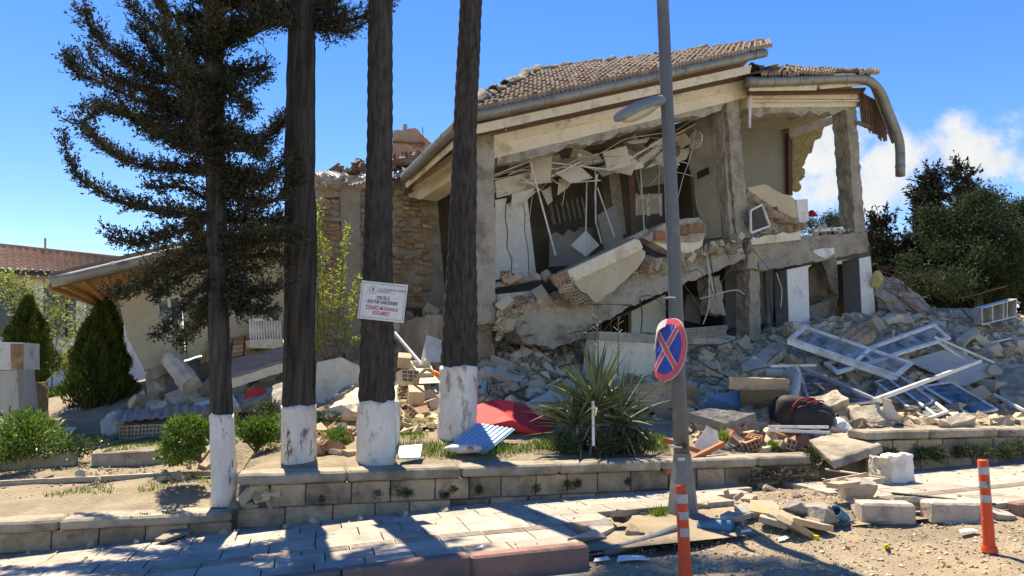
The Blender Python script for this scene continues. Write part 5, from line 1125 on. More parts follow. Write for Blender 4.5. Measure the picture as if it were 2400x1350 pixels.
NT = mat('old_roof_tile', (.36, .235, .19), (.27, .175, .145), 1.5, .9, .4, 20, island=.2, c3=(.24, .19, .16), s3=1.3, t3=.56)
rt = MB(); rows = 16
for r in range(rows):
    b0, b1 = r / rows, (r + 1) / rows; nu = 260; base = len(rt.v); n_ = (nE1 - nE0).cross(nR0 - nE0).normalized(); n_ = n_ if n_.z > 0 else -n_
    for i in range(nu + 1): rt.v.append(nroof(i / nu, b0) + n_ * .05)
    for i in range(nu + 1): rt.v.append(nroof(i / nu, min(b1, 1)))
    rt.f += [(base + i, base + i + 1, base + nu + 2 + i, base + nu + 1 + i) for i in range(nu)]
    if r: rt.f += [(base - nu - 1 + i, base - nu + i, base + i + 1, base + i) for i in range(nu)]
nr = part('roof', rt, NT, nh, flip=False)
part('ridge', MB().tube(resample([nR0 + Z * .03, nR1 + Z * .03], .5), .11, 8), NT, nr); part('gutter', MB().tube([nE0 - Z * .1, nE1 - Z * .1], .09, 8), WIRE, nr); part('eave_board', MB().bar(nE0 - Z * .22 + Vector((0, .2, 0)), nE1 - Z * .22 + Vector((0, .2, 0)), .05, .22), WOODG, nr)
part('vent_pipe', MB().tube([W(106, 592, YN + 2.4), W(106, 558, YN + 2.4)], .05, 8), CONCD, nr)

# ------------------------------------------------------------------ rusty metal cabinet beside the shrubs
CAB = mat('faded_cabinet_paint', (.40, .39, .34), (.33, .32, .28), 1.5, .6, .15, 20, stretch=(3, 3, .4), c3=(.28, .17, .08), s3=2.2, t3=.62, w3=.03)
YM = 10.9; cb = thing('metal_cabinet', 'battered pale metal cabinet with rusty edges behind the shrub', 'cabinet', W(20, 1010, YM))
part('upper_panel', MB().prism([W(-120, 798, YM), W(55, 803, YM + .2), W(55, 866, YM + .2), W(-120, 868, YM)], Vector((-.05, .5, 0))), WHITEP, cb)
part('rusty_edge', MB().prism([W(25, 805, YM + .13), W(55, 806, YM + .17), W(55, 866, YM + .17), W(27, 866, YM + .13)], Vector((0, -.01, 0))), mat('rust_streak', (.40, .28, .16), (.24, .11, .05), 6, .9, .5, 40), cb)
part('side_panel', MB().prism([W(-120, 872, YM - .05), W(40, 868, YM - .05), W(48, 1030, YM - .1), W(-120, 1040, YM - .05)], Vector((0, .03, 0))), CAB, cb)
part('side_panel', MB().prism([W(42, 866, YM - .08), W(78, 866, YM + .05), W(92, 1015, YM + .05), W(50, 1020, YM - .1)], Vector((0, .03, 0))), CAB, cb)
part('timber_post', MB().prism([W(82, 897, YM + .2), W(102, 895, YM + .3), W(106, 1040, YM + .3), W(92, 1040, YM + .2)], Vector((0, .12, 0))), mat('rusty_wood', (.40, .28, .14), (.25, .13, .06), 5, .9, .5, 40), cb, rough=(.1, .01))
part('hinge', MB().box(W(76, 970, YM - .05), (.05, .02, .2)), mat('dark_red_paint', (.13, .035, .03)), cb)
# ------------------------------------------------------------------ wreckage lying about, piece by piece
def onz(px, py, dz=0.0, y0=7.0, y1=30):
    d = ray(px, py); y = y0
    while y < y1:
        p = EYE + d * (y / d.y)
        if p.z <= G(p.x, p.y) + dz: return p
        y += .03
    return p
def road_z(x, y):
    s, t = st_of(x, y); return zs(x) + (dirt_h(s, t) if 1.9 < s < 9.5 and -2.2 < t < 2.4 and not (t > .1 and has_paver(s, t)) else (0 if t > 0 else -.17))
def onr(px, py, dz=0.0):
    d = ray(px, py); y = 4.0
    while y < 11:
        p = EYE + d * (y / d.y)
        if p.z <= road_z(p.x, p.y) + dz: return p
        y += .01
    return p
def flat(name, pts, th, m, label, cat, group=None, f=onz, **k):
    """a slab or sheet through picked points (pixel x, y, height above ground), th metres thick"""
    return solo(name, MB().prism([f(*p) for p in pts], Vector((0, .01, -th))), m, label, cat, group, **k)
def block(name, px, py, size, rot, m, label, cat, group=None, f=on, **k):
    b = f(px, py); R = Matrix.Rotation(rot[2], 3, 'Z') @ Matrix.Rotation(rot[0], 3, 'X') @ Matrix.Rotation(rot[1], 3, 'Y'); c = Vector((b.x, b.y, b.z + size[2] * .42))
    return solo(name, MB().box(c, size, R), m, label, cat, group, **k)
def framed(name, P, w, t, m, pane, label, cat, mull=(), parent=None):
    """rectangular window or door frame through 4 corner points, bars as parts"""
    P = [Vector(p) for p in P]; n = (P[1] - P[0]).cross(P[3] - P[0]).normalized(); c = sum(P, Vector()) / 4; o = thing(name, label, cat, Vector((c.x, c.y, min(p.z for p in P))))
    for i in range(4):
        a, b = P[i], P[(i + 1) % 4]; ins = (P[(i + 2) % 4] - b).normalized() * (w / 2); a2 = a + (P[(i + 3) % 4] - a).normalized() * (w / 2); ext = (b - a).normalized() * (-.0 if i % 2 else 0.0)
        part('frame_bar', MB().bar(a2 + ext + n * (.002 * i), b + ins - ext + n * (.002 * i), w, t, n), m, o, bevel=.006)
    for f in mull:
        a = P[0].lerp(P[1], f); b = P[3].lerp(P[2], f); part('mullion', MB().bar(a, b, w * .8, t * .9, n), m, o, bevel=.005)
    if pane: part('pane', MB().add([P[0].lerp(c, .04), P[1].lerp(c, .04), P[2].lerp(c, .04), P[3].lerp(c, .04)], [(0, 1, 2, 3)]), pane, o, flip=False)
    return o
PLASW = mat('broken_plaster', (.62, .56, .46), (.52, .46, .37), 2.5, .92, .5, 30, c3=(.40, .34, .27), s3=2.5, t3=.58)
# wall fragments lying on the sagging floor
wf = thing('wall_fragment', 'large cream rendered parapet fragment tipped on the sagging floor', 'wall fragment', F(1420, 708, .5))
part('rendered_face', pz([(1338, 654), (1500, 580), (1513, 590), (1512, 602), (1494, 630)] + jag((1480, 642), (1408, 706), 5, 4, 51) + [(1396, 710)] + jag((1385, 700), (1340, 662), 4, 3, 52), .62, .05, F), CREAMROUGH, wf)
part('cap_band', pz([(1330, 634), (1488, 560), (1500, 562), (1508, 580), (1500, 588), (1340, 664)], .68, .14), CREAM, wf, bevel=.012)
part('masonry_core', pz(jag((1304, 642), (1330, 630), 3, 2, 53) + [(1488, 558), (1510, 600), (1400, 706)] + jag((1385, 714), (1345, 706), 4, 4, 54) + jag((1340, 700), (1306, 650), 4, 3, 55), .57, .25), MATS['crumbling_core'], wf, rough=(.1, .02, 6))
for k, (x, y) in enumerate([(1316, 660), (1326, 676), (1338, 690), (1352, 702), (1372, 710), (1312, 648), (1330, 662)]): place('brick', HB, F(x, y, .6), rot_xyz(U, V, Z) @ Matrix.Rotation(-.42 + random.gauss(0, .1), 3, 'Y'), wf)
wf2 = thing('wall_fragment', 'brick wall fragment with ribbed orange bricks perched by the lamp post', 'wall fragment', F(1590, 590, .4))
part('masonry_core', pz(jag((1505, 556), (1560, 522), 4, 4, 56) + jag((1600, 514), (1640, 510), 3, 3, 57) + [(1652, 530), (1654, 552), (1640, 566), (1560, 570), (1520, 566)], .42, .3), CONC2, wf2, rough=(.09, .025, 7))
part('rendered_underside', pz([(1530, 566), (1650, 556), (1646, 576), (1620, 592), (1588, 594), (1560, 584)], .40, .3), CREAM, wf2, rough=(.12, .012))
RIBB = MB().box((0, 0, 0), (.25, .1, .19))
for q in range(6): RIBB.box((-.105 + q * .042, -.055, 0), (.022, .016, .188))
RIBM = mesh_of('ribbed_brick', RIBB, BRICKR, Vector((0, 0, 0)))
for x, y in ((1600, 540), (1622, 536), (1640, 534), (1545, 552)): place('ribbed_brick', RIBM, F(x, y, .45), rot_xyz(U, V, Z) @ Matrix.Rotation(random.gauss(-.1, .04), 3, 'Y'), wf2)
row = thing('brick_rubble_row', 'broken grey brick course along the sagging floor edge', 'brick course', F(1460, 575, .1))
part('masonry_core', pz(jag((1412, 596), (1500, 548), 8, 4, 58) + [(1515, 545), (1518, 562), (1420, 606)], .2, .3), CONCD, row, rough=(.08, .03, 7))
for k in range(6): place('brick', HBW, F(1424 + k * 16, 588 - k * 8, .28), rot_xyz(U, V, Z) @ Matrix.Rotation(-.45, 3, 'Y') @ Matrix.Rotation(random.gauss(0, .1), 3, 'Z'), row)
ac = thing('window_grille', 'dark mesh window screen hanging askew beside the broken sill', 'window screen', F(1780, 545, .2)); PQ = [F(x, y, .22) for x, y in ((1757, 494), (1784, 480), (1802, 530), (1758, 546))]
part('screen', MB().add(PQ, [(0, 1, 2, 3)]), DARKIN, ac, thick=.02)
for i in range(4): part('frame_bar', MB().bar(PQ[i] - V * .02, PQ[(i + 1) % 4] - V * .02, .045, .04, V), WHITEP, ac)
solo('red_bundle', MB().tube([F(1893, 503, -1.6), F(1902, 500, -1.6), F(1915, 505, -1.6)], [.05, .1, .03], 8), mat('red_cloth', (.5, .03, .04), (.38, .02, .03), 3, .8, .2), 'small red cloth bundle in the open upper bay', 'cloth', smooth=True)

# fallen pieces around the palms
RED = mat('red_sheet', (.60, .045, .055), (.50, .035, .045), 2, .75, .25, 14, c3=(.66, .10, .10), s3=2, t3=.6); BLUEP = mat('blue_panel_paint', (.20, .45, .66), (.16, .38, .60), 2, .5, .1, 30); BLUEB = mat('blue_board_paint', (.09, .28, .60), (.08, .24, .53), 2, .5, .1, 30, c3=(.2, .4, .65), s3=3, t3=.62)
def folded(name, P, m, label, cat, amp=.04, n=(16, 10), th=.006):
    return solo(name, MB().grid(lambda a, b: P[0].lerp(P[1], a).lerp(P[3].lerp(P[2], a), b) + noise.noise_vector(P[0].lerp(P[1], a).lerp(P[3].lerp(P[2], a), b) * 3) * amp, *n), m, label, cat, thick=th)
rs = MB(); A_, B_, C_, D_, E_, F_ = onz(1112, 950, .22), onz(1155, 936, .26), onz(1205, 942, .34), onz(1315, 966, .12), onz(1280, 1020, .03), onz(1112, 1000, .12); M_ = onz(1200, 985, .22)
rs.add([A_, B_, C_, D_, E_, F_, M_], [(0, 1, 6), (1, 2, 6), (2, 3, 6), (3, 4, 6), (4, 5, 6), (5, 0, 6)])
solo('red_sheet', rs, RED, 'creased red sheet lying on the rubble beside the leaning palm', 'sheet', rough=(.1, .012, 3), thick=.012)
bp_ = thing('ribbed_sheet', 'ribbed light blue panel lying on the grass below the red sheet', 'panel', onz(1120, 1058)); PB = [onz(1044, 1052, .05), onz(1118, 992, .17), onz(1206, 1006, .17), onz(1140, 1060, .05)]
part('sheet', MB().prism(PB, Vector((0, .01, -.02))), BLUEP, bp_)
nb_ = (PB[1] - PB[0]).cross(PB[3] - PB[0]).normalized(); nb_ = nb_ if nb_.z > 0 else -nb_
for k in range(8): f = (k + .5) / 8; part('rib', MB().bar(PB[0].lerp(PB[3], f) + nb_ * .008, PB[1].lerp(PB[2], f) + nb_ * .008, .025, .012, nb_), BLUEP, bp_)
flat('painted_board', [(931, 1074, .10), (936, 1045, .17), (990, 1040, .17), (985, 1072, .10)], .015, BLUEP, 'small pale blue board at the notice palm foot', 'panel')
wd = thing('cupboard_board', 'white cupboard door leaning behind the notice palm', 'door', onz(928, 1045)); PW = [W(918, 1050, 9.5), W(936, 1045, 9.6), W(938, 942, 9.65), W(918, 940, 9.55)]
part('leaf', MB().prism(PW, Vector((0, .03, 0))), WHITEP, wd); part('curved_handle', MB().tube(smooth_path([W(921, 960, 9.5), W(931, 975, 9.5), W(934, 1000, 9.5), W(932, 1045, 9.5)]), .012, 6), PVC, wd)
dr = thing('drawer', 'empty cream drawer tipped on the bricks between the palms', 'drawer', W(1000, 898, 11.2)); YD = 11.1
fr = [W(985, 881, YD), W(1019, 880, YD), W(1033, 897, YD - .1), W(982, 899, YD - .1)]; bk = [W(963, 853, YD + .35), W(1006, 852, YD + .35), W(1016, 881, YD), W(981, 881, YD)]
part('front', MB().prism([fr[0], fr[1], fr[2], fr[3]], Vector((0, .02, 0))), CREAM, dr); part('handle', MB().bar(W(1001, 891, YD - .12), W(1020, 890, YD - .12), .012, .012), ALU, dr)
for i in range(4): part('side', MB().bar(bk[i] + Vector((0, 0, .0)), bk[(i + 1) % 4], .015, .11, Vector((.0, -.4, .9))), CREAM, dr)
part('bottom', MB().prism([p + Vector((0, .04, -.05)) for p in bk], Vector((0, .012, -.01))), PALEWALL, dr)
solo('panel_board', MB().prism([W(985, 850, 11.6), W(1000, 785, 11.9), W(1043, 800, 11.9), W(1042, 848, 11.6)], Vector((.01, .03, 0))), PALEWALL, 'pale square board leaning behind the cream drawer', 'board')
solo('white_pipe', MB().tube([W(925, 780, 11.5), W(986, 852, 11.3)], .03, 8), PVC, 'straight white pipe slanting behind the notice palm', 'pipe')
hs_ = thing('hose', 'bent olive hose with orange end over the hollow bricks', 'hose', W(925, 938, 10.9)); part('tube', MB().tube(smooth_path([W(924, 938, 10.9), W(940, 920, 10.9), W(955, 914, 10.9), W(972, 895, 10.85), W(990, 872, 10.8), W(1003, 866, 10.8), W(1016, 872, 10.8)]), .026, 8), mat('olive_hose', (.28, .27, .14), None, 4, .6, .2), hs_, smooth=True)
part('orange_end', MB().tube([W(1014, 871, 10.8), W(1024, 877, 10.78), W(1034, 885, 10.76)], [.03, .045, .04], 8), mat('orange_plastic', (.75, .2, .03), None, 4, .5, .05), hs_)
HBIG = mesh_of('hollow_brick', hollow_brick(.30, .24, .2, 3, 3, .06), mat('pale_hollow_brick', (.48, .42, .33), (.40, .34, .26), 5, .92, .4, 60, rand=.15, c3=(.45, .30, .2), s3=4, t3=.55), Vector((0, 0, 0)), flip=False)
for i, (x, y, Y, rz, lab) in enumerate([(955, 885, 11.0, .9, 'big pale hollow brick under the olive hose'), (975, 925, 10.8, .2, 'big pale hollow brick below the cream drawer'), (948, 845, 11.8, .4, 'big pale hollow brick beneath the white pipe')]):
    tag(place('hollow_brick', HBIG, W(x, y, Y), rand_rot(.18) @ Matrix.Rotation(rz, 3, 'Z')), lab, 'brick')
solo('plaster_boulder', MB().prism([onz(765, 950, .3), onz(838, 905, .42), onz(850, 940, .3), onz(846, 985, .1), onz(790, 985, .08)], Vector((.05, .5, -.05))), PLASW, 'pale plaster boulder between stout cypress and notice palm', 'boulder', rough=(.12, .04, 5), bevel=.03)
solo('render_panel', MB().prism([W(740, 945, 11.9), W(742, 850, 12.2), W(800, 838, 12.2), W(850, 862, 12.2), W(848, 945, 11.9)], Vector((0, .15, 0))), CREAM, 'upright cream wall piece behind the sapling', 'wall fragment', rough=(.15, .015))
solo('plaster_block', MB().prism([W(632, 985, 10.7), W(640, 905, 10.9), W(672, 893, 10.9), W(676, 985, 10.7)], Vector((.05, .3, 0))), PLASW, 'pale plaster block behind the stout cypress base', 'wall fragment', rough=(.1, .025))
solo('red_disc', MB().tube([W(601, 935, 11.6), W(602, 934, 11.64)], .21, 24), RED, 'bright red round board stuck in the left rubble', 'board')
for i, (pts, lab) in enumerate([([(745, 965, .2), (800, 950, .3), (838, 968, .2), (780, 985, .1)], 'broken plaster lump under the plaster boulder'), ([(855, 960, .3), (930, 900, .3), (930, 950, .3), (870, 990, .1)], 'plaster lump behind the notice palm')]):
    solo('plaster_lump', MB().prism([onz(*p) for p in pts], Vector((.02, .3, -.18))), PLASW, lab, 'plaster lump', rough=(.1, .04))
# left: collapsed slab, leaning broken pillar, metal sheets
fs_ = thing('fallen_slab', 'tilted reddish roof slab lying in the rubble behind the cypress trunks', 'slab', W(600, 905, 11.6))
part('body', MB().prism([W(535, 890, 11.6), W(662, 850, 12.0), W(664, 872, 12.0), W(540, 912, 11.6)], Vector((-.3, 1.0, .35))), CREAM, fs_, rough=(.15, .02)); part('tile_cover', MB().prism([W(535, 886, 11.6), W(662, 846, 12.0), W(662, 849, 12.0), W(535, 890, 11.6)], Vector((-.3, 1.0, .35))), mat('reddish_tile_dust', (.42, .30, .24), (.33, .25, .2), 4, .95, .6, 30), fs_, rough=(.12, .02))
solo('broken_pillar', MB().tube([W(398, 840, 12.2), W(420, 865, 12.0), W(450, 905, 11.8)], [.17, .17, .19], 10), PLASW, 'broken plastered pillar stub leaning at the wing corner', 'pillar', rough=(.1, .03))
crumple('tin_sheet', [(110, 962), (205, 958), (216, 985), (118, 990)], (12.3, 12.3, 11.9, 11.8), mat('bright_crumpled_sheet', (.62, .65, .68), (.5, .53, .56), 3, .4, .2, 10, metal=.4), .05, None, lab=('crumpled bright metal sheet under the round conifer', 'metal sheet'))
crumple('tin_sheet', [(110, 992), (230, 988), (225, 1010), (115, 1015)], (11.9, 11.9, 11.6, 11.5), TIN, .03, None, lab=('grey metal sheet on the soil before the bright crumpled one', 'metal sheet'))
flat('flat_board', [(130, 1015, .02), (172, 1010, .06), (180, 1000, .06), (140, 1002, .05)], .02, WHITEP, 'small pale board lying before the round conifer', 'board')
wfr = thing('wall_fragment', 'row of upright hollow bricks under a metal sheet by the round conifer', 'wall fragment', on(330, 1020))
for k in range(9): place('brick', HBIG, onz(298 + k * 17, 1012 - k * .9, .11), Matrix.Rotation(.25, 3, 'Z') @ Matrix.Rotation(random.gauss(0, .06), 3, 'Y'), wfr, (.62, .9, 1.0))
part('mortar_bed', MB().prism([onz(290, 992, .2), onz(440, 984, .2), onz(445, 975, .22), onz(295, 982, .22)], Vector((0, .2, -.16))), MORTAR, wfr, rough=(.1, .02))
crumple('tin_sheet', [(275, 960), (490, 945), (490, 966), (262, 988)], (11.5, 11.6, 11.2, 11.0), TIN, .03, None, lab=('long bent metal roofing sheet on the row of hollow bricks', 'metal sheet'))
flat('plaster_lump', [(240, 985, .2), (270, 960, .3), (300, 975, .25), (285, 1012, .05), (245, 1015, .05)], .25, PLASW, 'tan plaster lump at the end of the brick row', 'plaster lump', rough=(.09, .04))
solo('timber_pole', MB().tube([onz(205, 1052, .02), onz(320, 1028, .03), onz(432, 1000, .1)], [.026, .024, .022], 6), WOODG, 'long weathered timber pole lying across the dry grass', 'pole')
for i, (p0, p1, lab) in enumerate([((-60, 1102), (180, 1090), 'rough kerb stone in front of the cabinet shrub'), ((218, 1092), (388, 1084), 'pale kerb stone between shrub and soil path')]):
    a, b = on(*p0), on(*p1); solo('garden_kerb', MB().bar(a + Z * .07, b + Z * .07, .14, .2), CONC2, lab, 'kerb', rough=(.12, .012), bevel=.015)
a, b = on(-40, 1140), on(505, 1112); solo('path_edging', MB().bar(a + Z * .02, b + Z * .02, .08, .06), CONC2, 'thin concrete edging along the soil strip behind the low wall', 'edging', rough=(.12, .006))
# front right: beams, boards, red steel
for p, q, lab in (((1558, 1108, 9.1), (1695, 1040, 9.75), 'red oxide box section steel lying over the garden wall'), ((1555, 1030, 9.7), (1640, 1058, 9.6), 'shorter red steel section crossing behind the lamp post')):
    solo('steel_section', MB().bar(W(*p), W(*q), .06, .06), REDOX, lab, 'steel section', bevel=.004)
folded('plastic_sheet', [onz(1630, 1062, .03), onz(1655, 995, .4), onz(1682, 1010, .35), onz(1684, 1062, .05)], PVC, 'torn white plastic sheet behind the red steel section', 'plastic sheet', .08)
flat('blue_board', [(1657, 955, .1), (1660, 925, .32), (1733, 915, .36), (1740, 952, .1)], .03, BLUEB, 'bright blue board standing in the rubble beside the lamp post', 'board')
ACH = mat('asphalt_slab', (.30, .29, .27), (.2, .195, .185), 6, .95, .9, 60, bdist=.03)
flat('asphalt_slab', [(1612, 968, .28), (1665, 956, .34), (1772, 968, .30), (1700, 992, .22)], .12, ACH, 'broken asphalt slab below the blue board', 'slab', rough=(.08, .02)); flat('asphalt_slab', [(1680, 1000, .12), (1720, 985, .2), (1800, 990, .15), (1750, 1008, .08)], .08, ACH, 'smaller asphalt piece lying under the broken asphalt slab', 'slab', rough=(.08, .02))
solo('concrete_footing', MB().prism([onz(1485, 960, .1), onz(1490, 905, .5), onz(1560, 893, .55), onz(1632, 905, .5), onz(1640, 955, .1)], Vector((.05, .6, 0))), CONC2, 'big broken concrete footing behind yucca and lamp post', 'footing', rough=(.12, .03))
wl = thing('wall_stump', 'low concrete wall stump with cap behind the backpack', 'wall', on(1790, 960)); part('cap', MB().prism([onz(1708, 912, .5), onz(1712, 884, .7), onz(1850, 888, .7), onz(1852, 914, .5)], Vector((.05, .3, 0))), CONC2, wl, rough=(.12, .015)); part('body', MB().prism([onz(1735, 960, .05), onz(1737, 914, .4), onz(1850, 916, .4), onz(1850, 960, .05)], Vector((.05, .3, 0))), CONC, wl, rough=(.12, .01))
solo('drain_pipe', MB().tube(smooth_path([onz(1795, 873, .5), onz(1840, 876, .5), onz(1862, 884, .5), onz(1865, 905, .4), onz(1855, 935, .25), onz(1832, 958, .1)]), .075, 12), mat('grey_pipe', (.46, .44, .39), (.38, .36, .32), 3, .7, .15), 'bent grey drain pipe on the concrete wall stump', 'pipe', smooth=True)
flat('concrete_slab', [(1737, 855, .25), (1815, 800, .35), (1845, 815, .35), (1775, 862, .25)], .16, CONC2, 'thick concrete slab slanting beside the ground-floor column', 'slab', rough=(.12, .012), bevel=.01)
flat('concrete_slab', [(2240, 795, .25), (2285, 765, .35), (2300, 770, .35), (2258, 805, .25)], .08, CONC2, 'flat concrete slab below the white drawer unit', 'slab', rough=(.12, .012)); flat('concrete_slab', [(2330, 880, .3), (2400, 855, .45), (2430, 930, .3), (2350, 935, .2)], .3, CONC, 'heavy broken concrete lump at the frame edge of the heap', 'slab', rough=(.1, .03))
# windows and frames on the heap
w1 = [onz(1845, 795, .62), onz(1884, 765, .72), onz(2142, 852, .55), onz(2104, 884, .45)]; framed('window', [w1[0], w1[3], w1[2], w1[1]], .085, .06, PVC, GLASS, 'long white window sash lying across another on the heap', 'window', (.62,))
part('side_flange', MB().prism([w1[0], w1[3], w1[3] - Z * .1, w1[0] - Z * .1], Vector((0, .02, 0))), PVC, bpy.data.objects['window.001'] if 'window.001' in bpy.data.objects and bpy.data.objects['window.001'].type == 'EMPTY' else bpy.data.objects['window'])
w2 = [onz(1932, 852, .30), onz(2188, 758, .52), onz(2228, 794, .50), onz(1962, 876, .28)]; framed('window', w2, .085, .06, PVC, GLASS, 'second long white window sash lying underneath the upper one', 'window', (.3,))
framed('window', [onz(1870, 868, .3), onz(1890, 862, .35), onz(2060, 940, .2), onz(1900, 960, .1)], .045, .04, ALU, GLASSD, 'bent aluminium frame with dark glass behind the backpack', 'window')
framed('window', [onz(2050, 895, .25), onz(2110, 880, .35), onz(2222, 965, .15), onz(2165, 985, .05)], .05, .04, PVC, GLASSD, 'white frame with dark glass at the heap front', 'window', (.5,))
framed('window', [onz(2160, 905, .25), onz(2230, 895, .35), onz(2340, 960, .2), onz(2275, 975, .08)], .05, .04, PVC, GLASSD, 'white frame with dark glass nearer the frame edge', 'window')
solo('window_rail', MB().bar(onz(2050, 938, .35), onz(2298, 846, .75), .05, .06), WHITEP, 'long white rail slanting up across the fallen frames', 'rail')
for k, (p, q, lab) in enumerate([((1800, 1000, .2), (1942, 1001, .22), 'upper of two white rails before the backpack'), ((1800, 1008, .17), (1945, 1014, .17), 'lower of two white rails before the backpack')]): solo('white_rail', MB().bar(onz(*p), onz(*q), .03, .04), PVC, lab, 'rail')
for k, (p, q, lab) in enumerate([((1805, 858, .5), (1912, 856, .5), 'thin white rail lying level above the drain pipe'), ((1868, 862, .5), (1890, 920, .15), 'white rail propped upright beside the drain pipe'), ((1880, 862, .5), (2065, 942, .25), 'long grey rail running down from the drain pipe'), ((2190, 790, .55), (2330, 850, .4), 'dark timber rail slanting below the white drawer unit'), ((2195, 800, .5), (2270, 850, .3), 'broken white frame strip beside the upper sash'), ((2330, 925, .3), (2400, 962, .2), 'white frame strip at the frame edge of the heap')]):
    solo('frame_strip', MB().bar(onz(*p), onz(*q), .05, .045), WHITEP if 'white' in lab else (WOODG if 'timber' in lab else ALU), lab, 'rail')
sd_ = thing('siding_panel', 'sheet of grey boards lying below the fallen window sashes', 'panel', on(2230, 890)); SP = [onz(2125, 845, .3), onz(2260, 905, .2), onz(2345, 870, .3), onz(2230, 815, .4)]
for k in range(6):
    a, b = SP[0].lerp(SP[1], k / 6), SP[3].lerp(SP[2], k / 6); c_, d_ = SP[3].lerp(SP[2], (k + .96) / 6), SP[0].lerp(SP[1], (k + .96) / 6); part('board', MB().prism([a, b, c_, d_], Vector((0, .005, -.015 - .004 * (k % 2)))), mat('grey_siding', (.44, .42, .38), (.36, .34, .31), 2, .7, .15, 30, rand=.08), sd_)
cbx = thing('drawer_unit', 'white drawer unit frame tipped on top of the heap', 'drawer unit', onz(2340, 762)); DQ = [W(2302, 762, 15.0), W(2382, 742, 15.2), W(2384, 700, 15.2), W(2300, 722, 15.0)]; dv = Vector((.12, .5, .05))
for i in range(4): part('side', MB().prism([DQ[i], DQ[(i + 1) % 4], DQ[(i + 1) % 4] + dv, DQ[i] + dv], (DQ[(i + 2) % 4] - DQ[(i + 1) % 4]).normalized() * .02), WHITEP, cbx)
part('back', MB().prism([p + dv * .9 for p in DQ], dv * .04), WHITEP, cbx)
for f in (.3, .62, .72): part('divider', MB().prism([DQ[0].lerp(DQ[1], f), DQ[3].lerp(DQ[2], f), DQ[3].lerp(DQ[2], f) + dv * .9, DQ[0].lerp(DQ[1], f) + dv * .9], Vector((.015, 0, 0))), WHITEP, cbx)
part('paper_label', MB().prism([p + dv * .86 for p in (DQ[0].lerp(DQ[1], .66).lerp(DQ[3].lerp(DQ[2], .66), .2), DQ[0].lerp(DQ[1], .75).lerp(DQ[3].lerp(DQ[2], .75), .2), DQ[0].lerp(DQ[1], .75).lerp(DQ[3].lerp(DQ[2], .75), .75), DQ[0].lerp(DQ[1], .66).lerp(DQ[3].lerp(DQ[2], .66), .75))], dv * .01), mat('pale_paper', (.7, .7, .68)), cbx)
# backpack
BPB = onz(1880, 1010, .0); bk_ = thing('backpack', 'black backpack with red trim half buried in the rubble', 'backpack', BPB); BLK = mat('black_nylon', (.018, .018, .02), (.028, .028, .03), 4, .7, .3, 60); REDT = mat('red_piping', (.30, .02, .03), None, 4, .6, .1)
def ell(c, r, R, n=16, m=10, p=.75):
    mb = MB(); sg = lambda x: math.copysign(abs(x) ** p, x)
    for i in range(m + 1):
        ph = -math.pi / 2 + math.pi * i / m
        for k in range(n):
            th = 2 * math.pi * k / n; mb.v.append(c + R @ Vector((r[0] * sg(math.cos(ph)) * sg(math.cos(th)), r[1] * sg(math.cos(ph)) * sg(math.sin(th)), r[2] * sg(math.sin(ph)))))
    mb.f = [(i * n + k, i * n + (k + 1) % n, (i + 1) * n + (k + 1) % n, (i + 1) * n + k) for i in range(m) for k in range(n)]; return mb
Rb = Matrix.Rotation(.25, 3, 'Y'); bc_ = Wr(1880, 985, BPB.y + .05) + Z * .06
part('body', ell(bc_, (.44, .26, .27), Rb, p=.6), BLK, bk_, smooth=True, rough=(.08, .015, 5)); part('front_pocket', ell(bc_ + Vector((.05, -.2, -.04)), (.30, .12, .18), Rb, p=.6), BLK, bk_, smooth=True)
for off, r_ in ((-.12, .015), (.02, .012)): part('red_trim', MB().tube(smooth_path([bc_ + Rb @ Vector((off - .16, -.25, .02)), bc_ + Rb @ Vector((off - .06, -.25, .2)), bc_ + Rb @ Vector((off + .14, -.15, .275)), bc_ + Rb @ Vector((off + .26, .02, .28))]), r_, 6), REDT, bk_)
part('strap', MB().tube(smooth_path([bc_ + Rb @ Vector((-.3, -.1, .0)), bc_ + Rb @ Vector((-.24, -.2, .04)), bc_ + Rb @ Vector((-.14, -.21, -.06))]), .014, 6), BLK, bk_)
SACK = mat('white_sack', (.62, .64, .67), (.5, .52, .55), 3, .7, .3, 20)
folded('cloth', [onz(2068, 990, .02), onz(2078, 942, .38), onz(2098, 948, .36), onz(2116, 988, .04)], SACK, 'grey-white cloth draped beside the dark framed glass', 'cloth', .10)
for x, y, r, lab in ((1965, 1000, (.2, .1, .09), 'grey-white sack cloth draped behind the tipped slab'), (2003, 996, (.09, .06, .05), 'small white plastic tub lid on the far wall end')): solo('sack', ell(onz(x, y, r[2] * .7), r, rand_rot(.2), 16, 10, .6), SACK, lab, 'sack', rough=(.05, .06, 6), smooth=True)
# cement bag with red print on the grass
bgp = onz(1085, 1058, .04); bag = thing('paper_sack', 'torn white sack with red lettering below the blue panel', 'sack', bgp); part('body', ell(bgp + Z * .03, (.24, .09, .055), Matrix.Rotation(.1, 3, 'Z'), 16, 8, .8), mat('dirty_white_sack', (.66, .62, .56), (.55, .5, .45), 4, .85, .5, 20), bag, rough=(.06, .012, 8), smooth=True)
place('lettering', text_mesh('PS', .07, INKR, bold=.002), bgp + Vector((.10, -.095, .045)), (math.radians(68), 0, .1), bag)
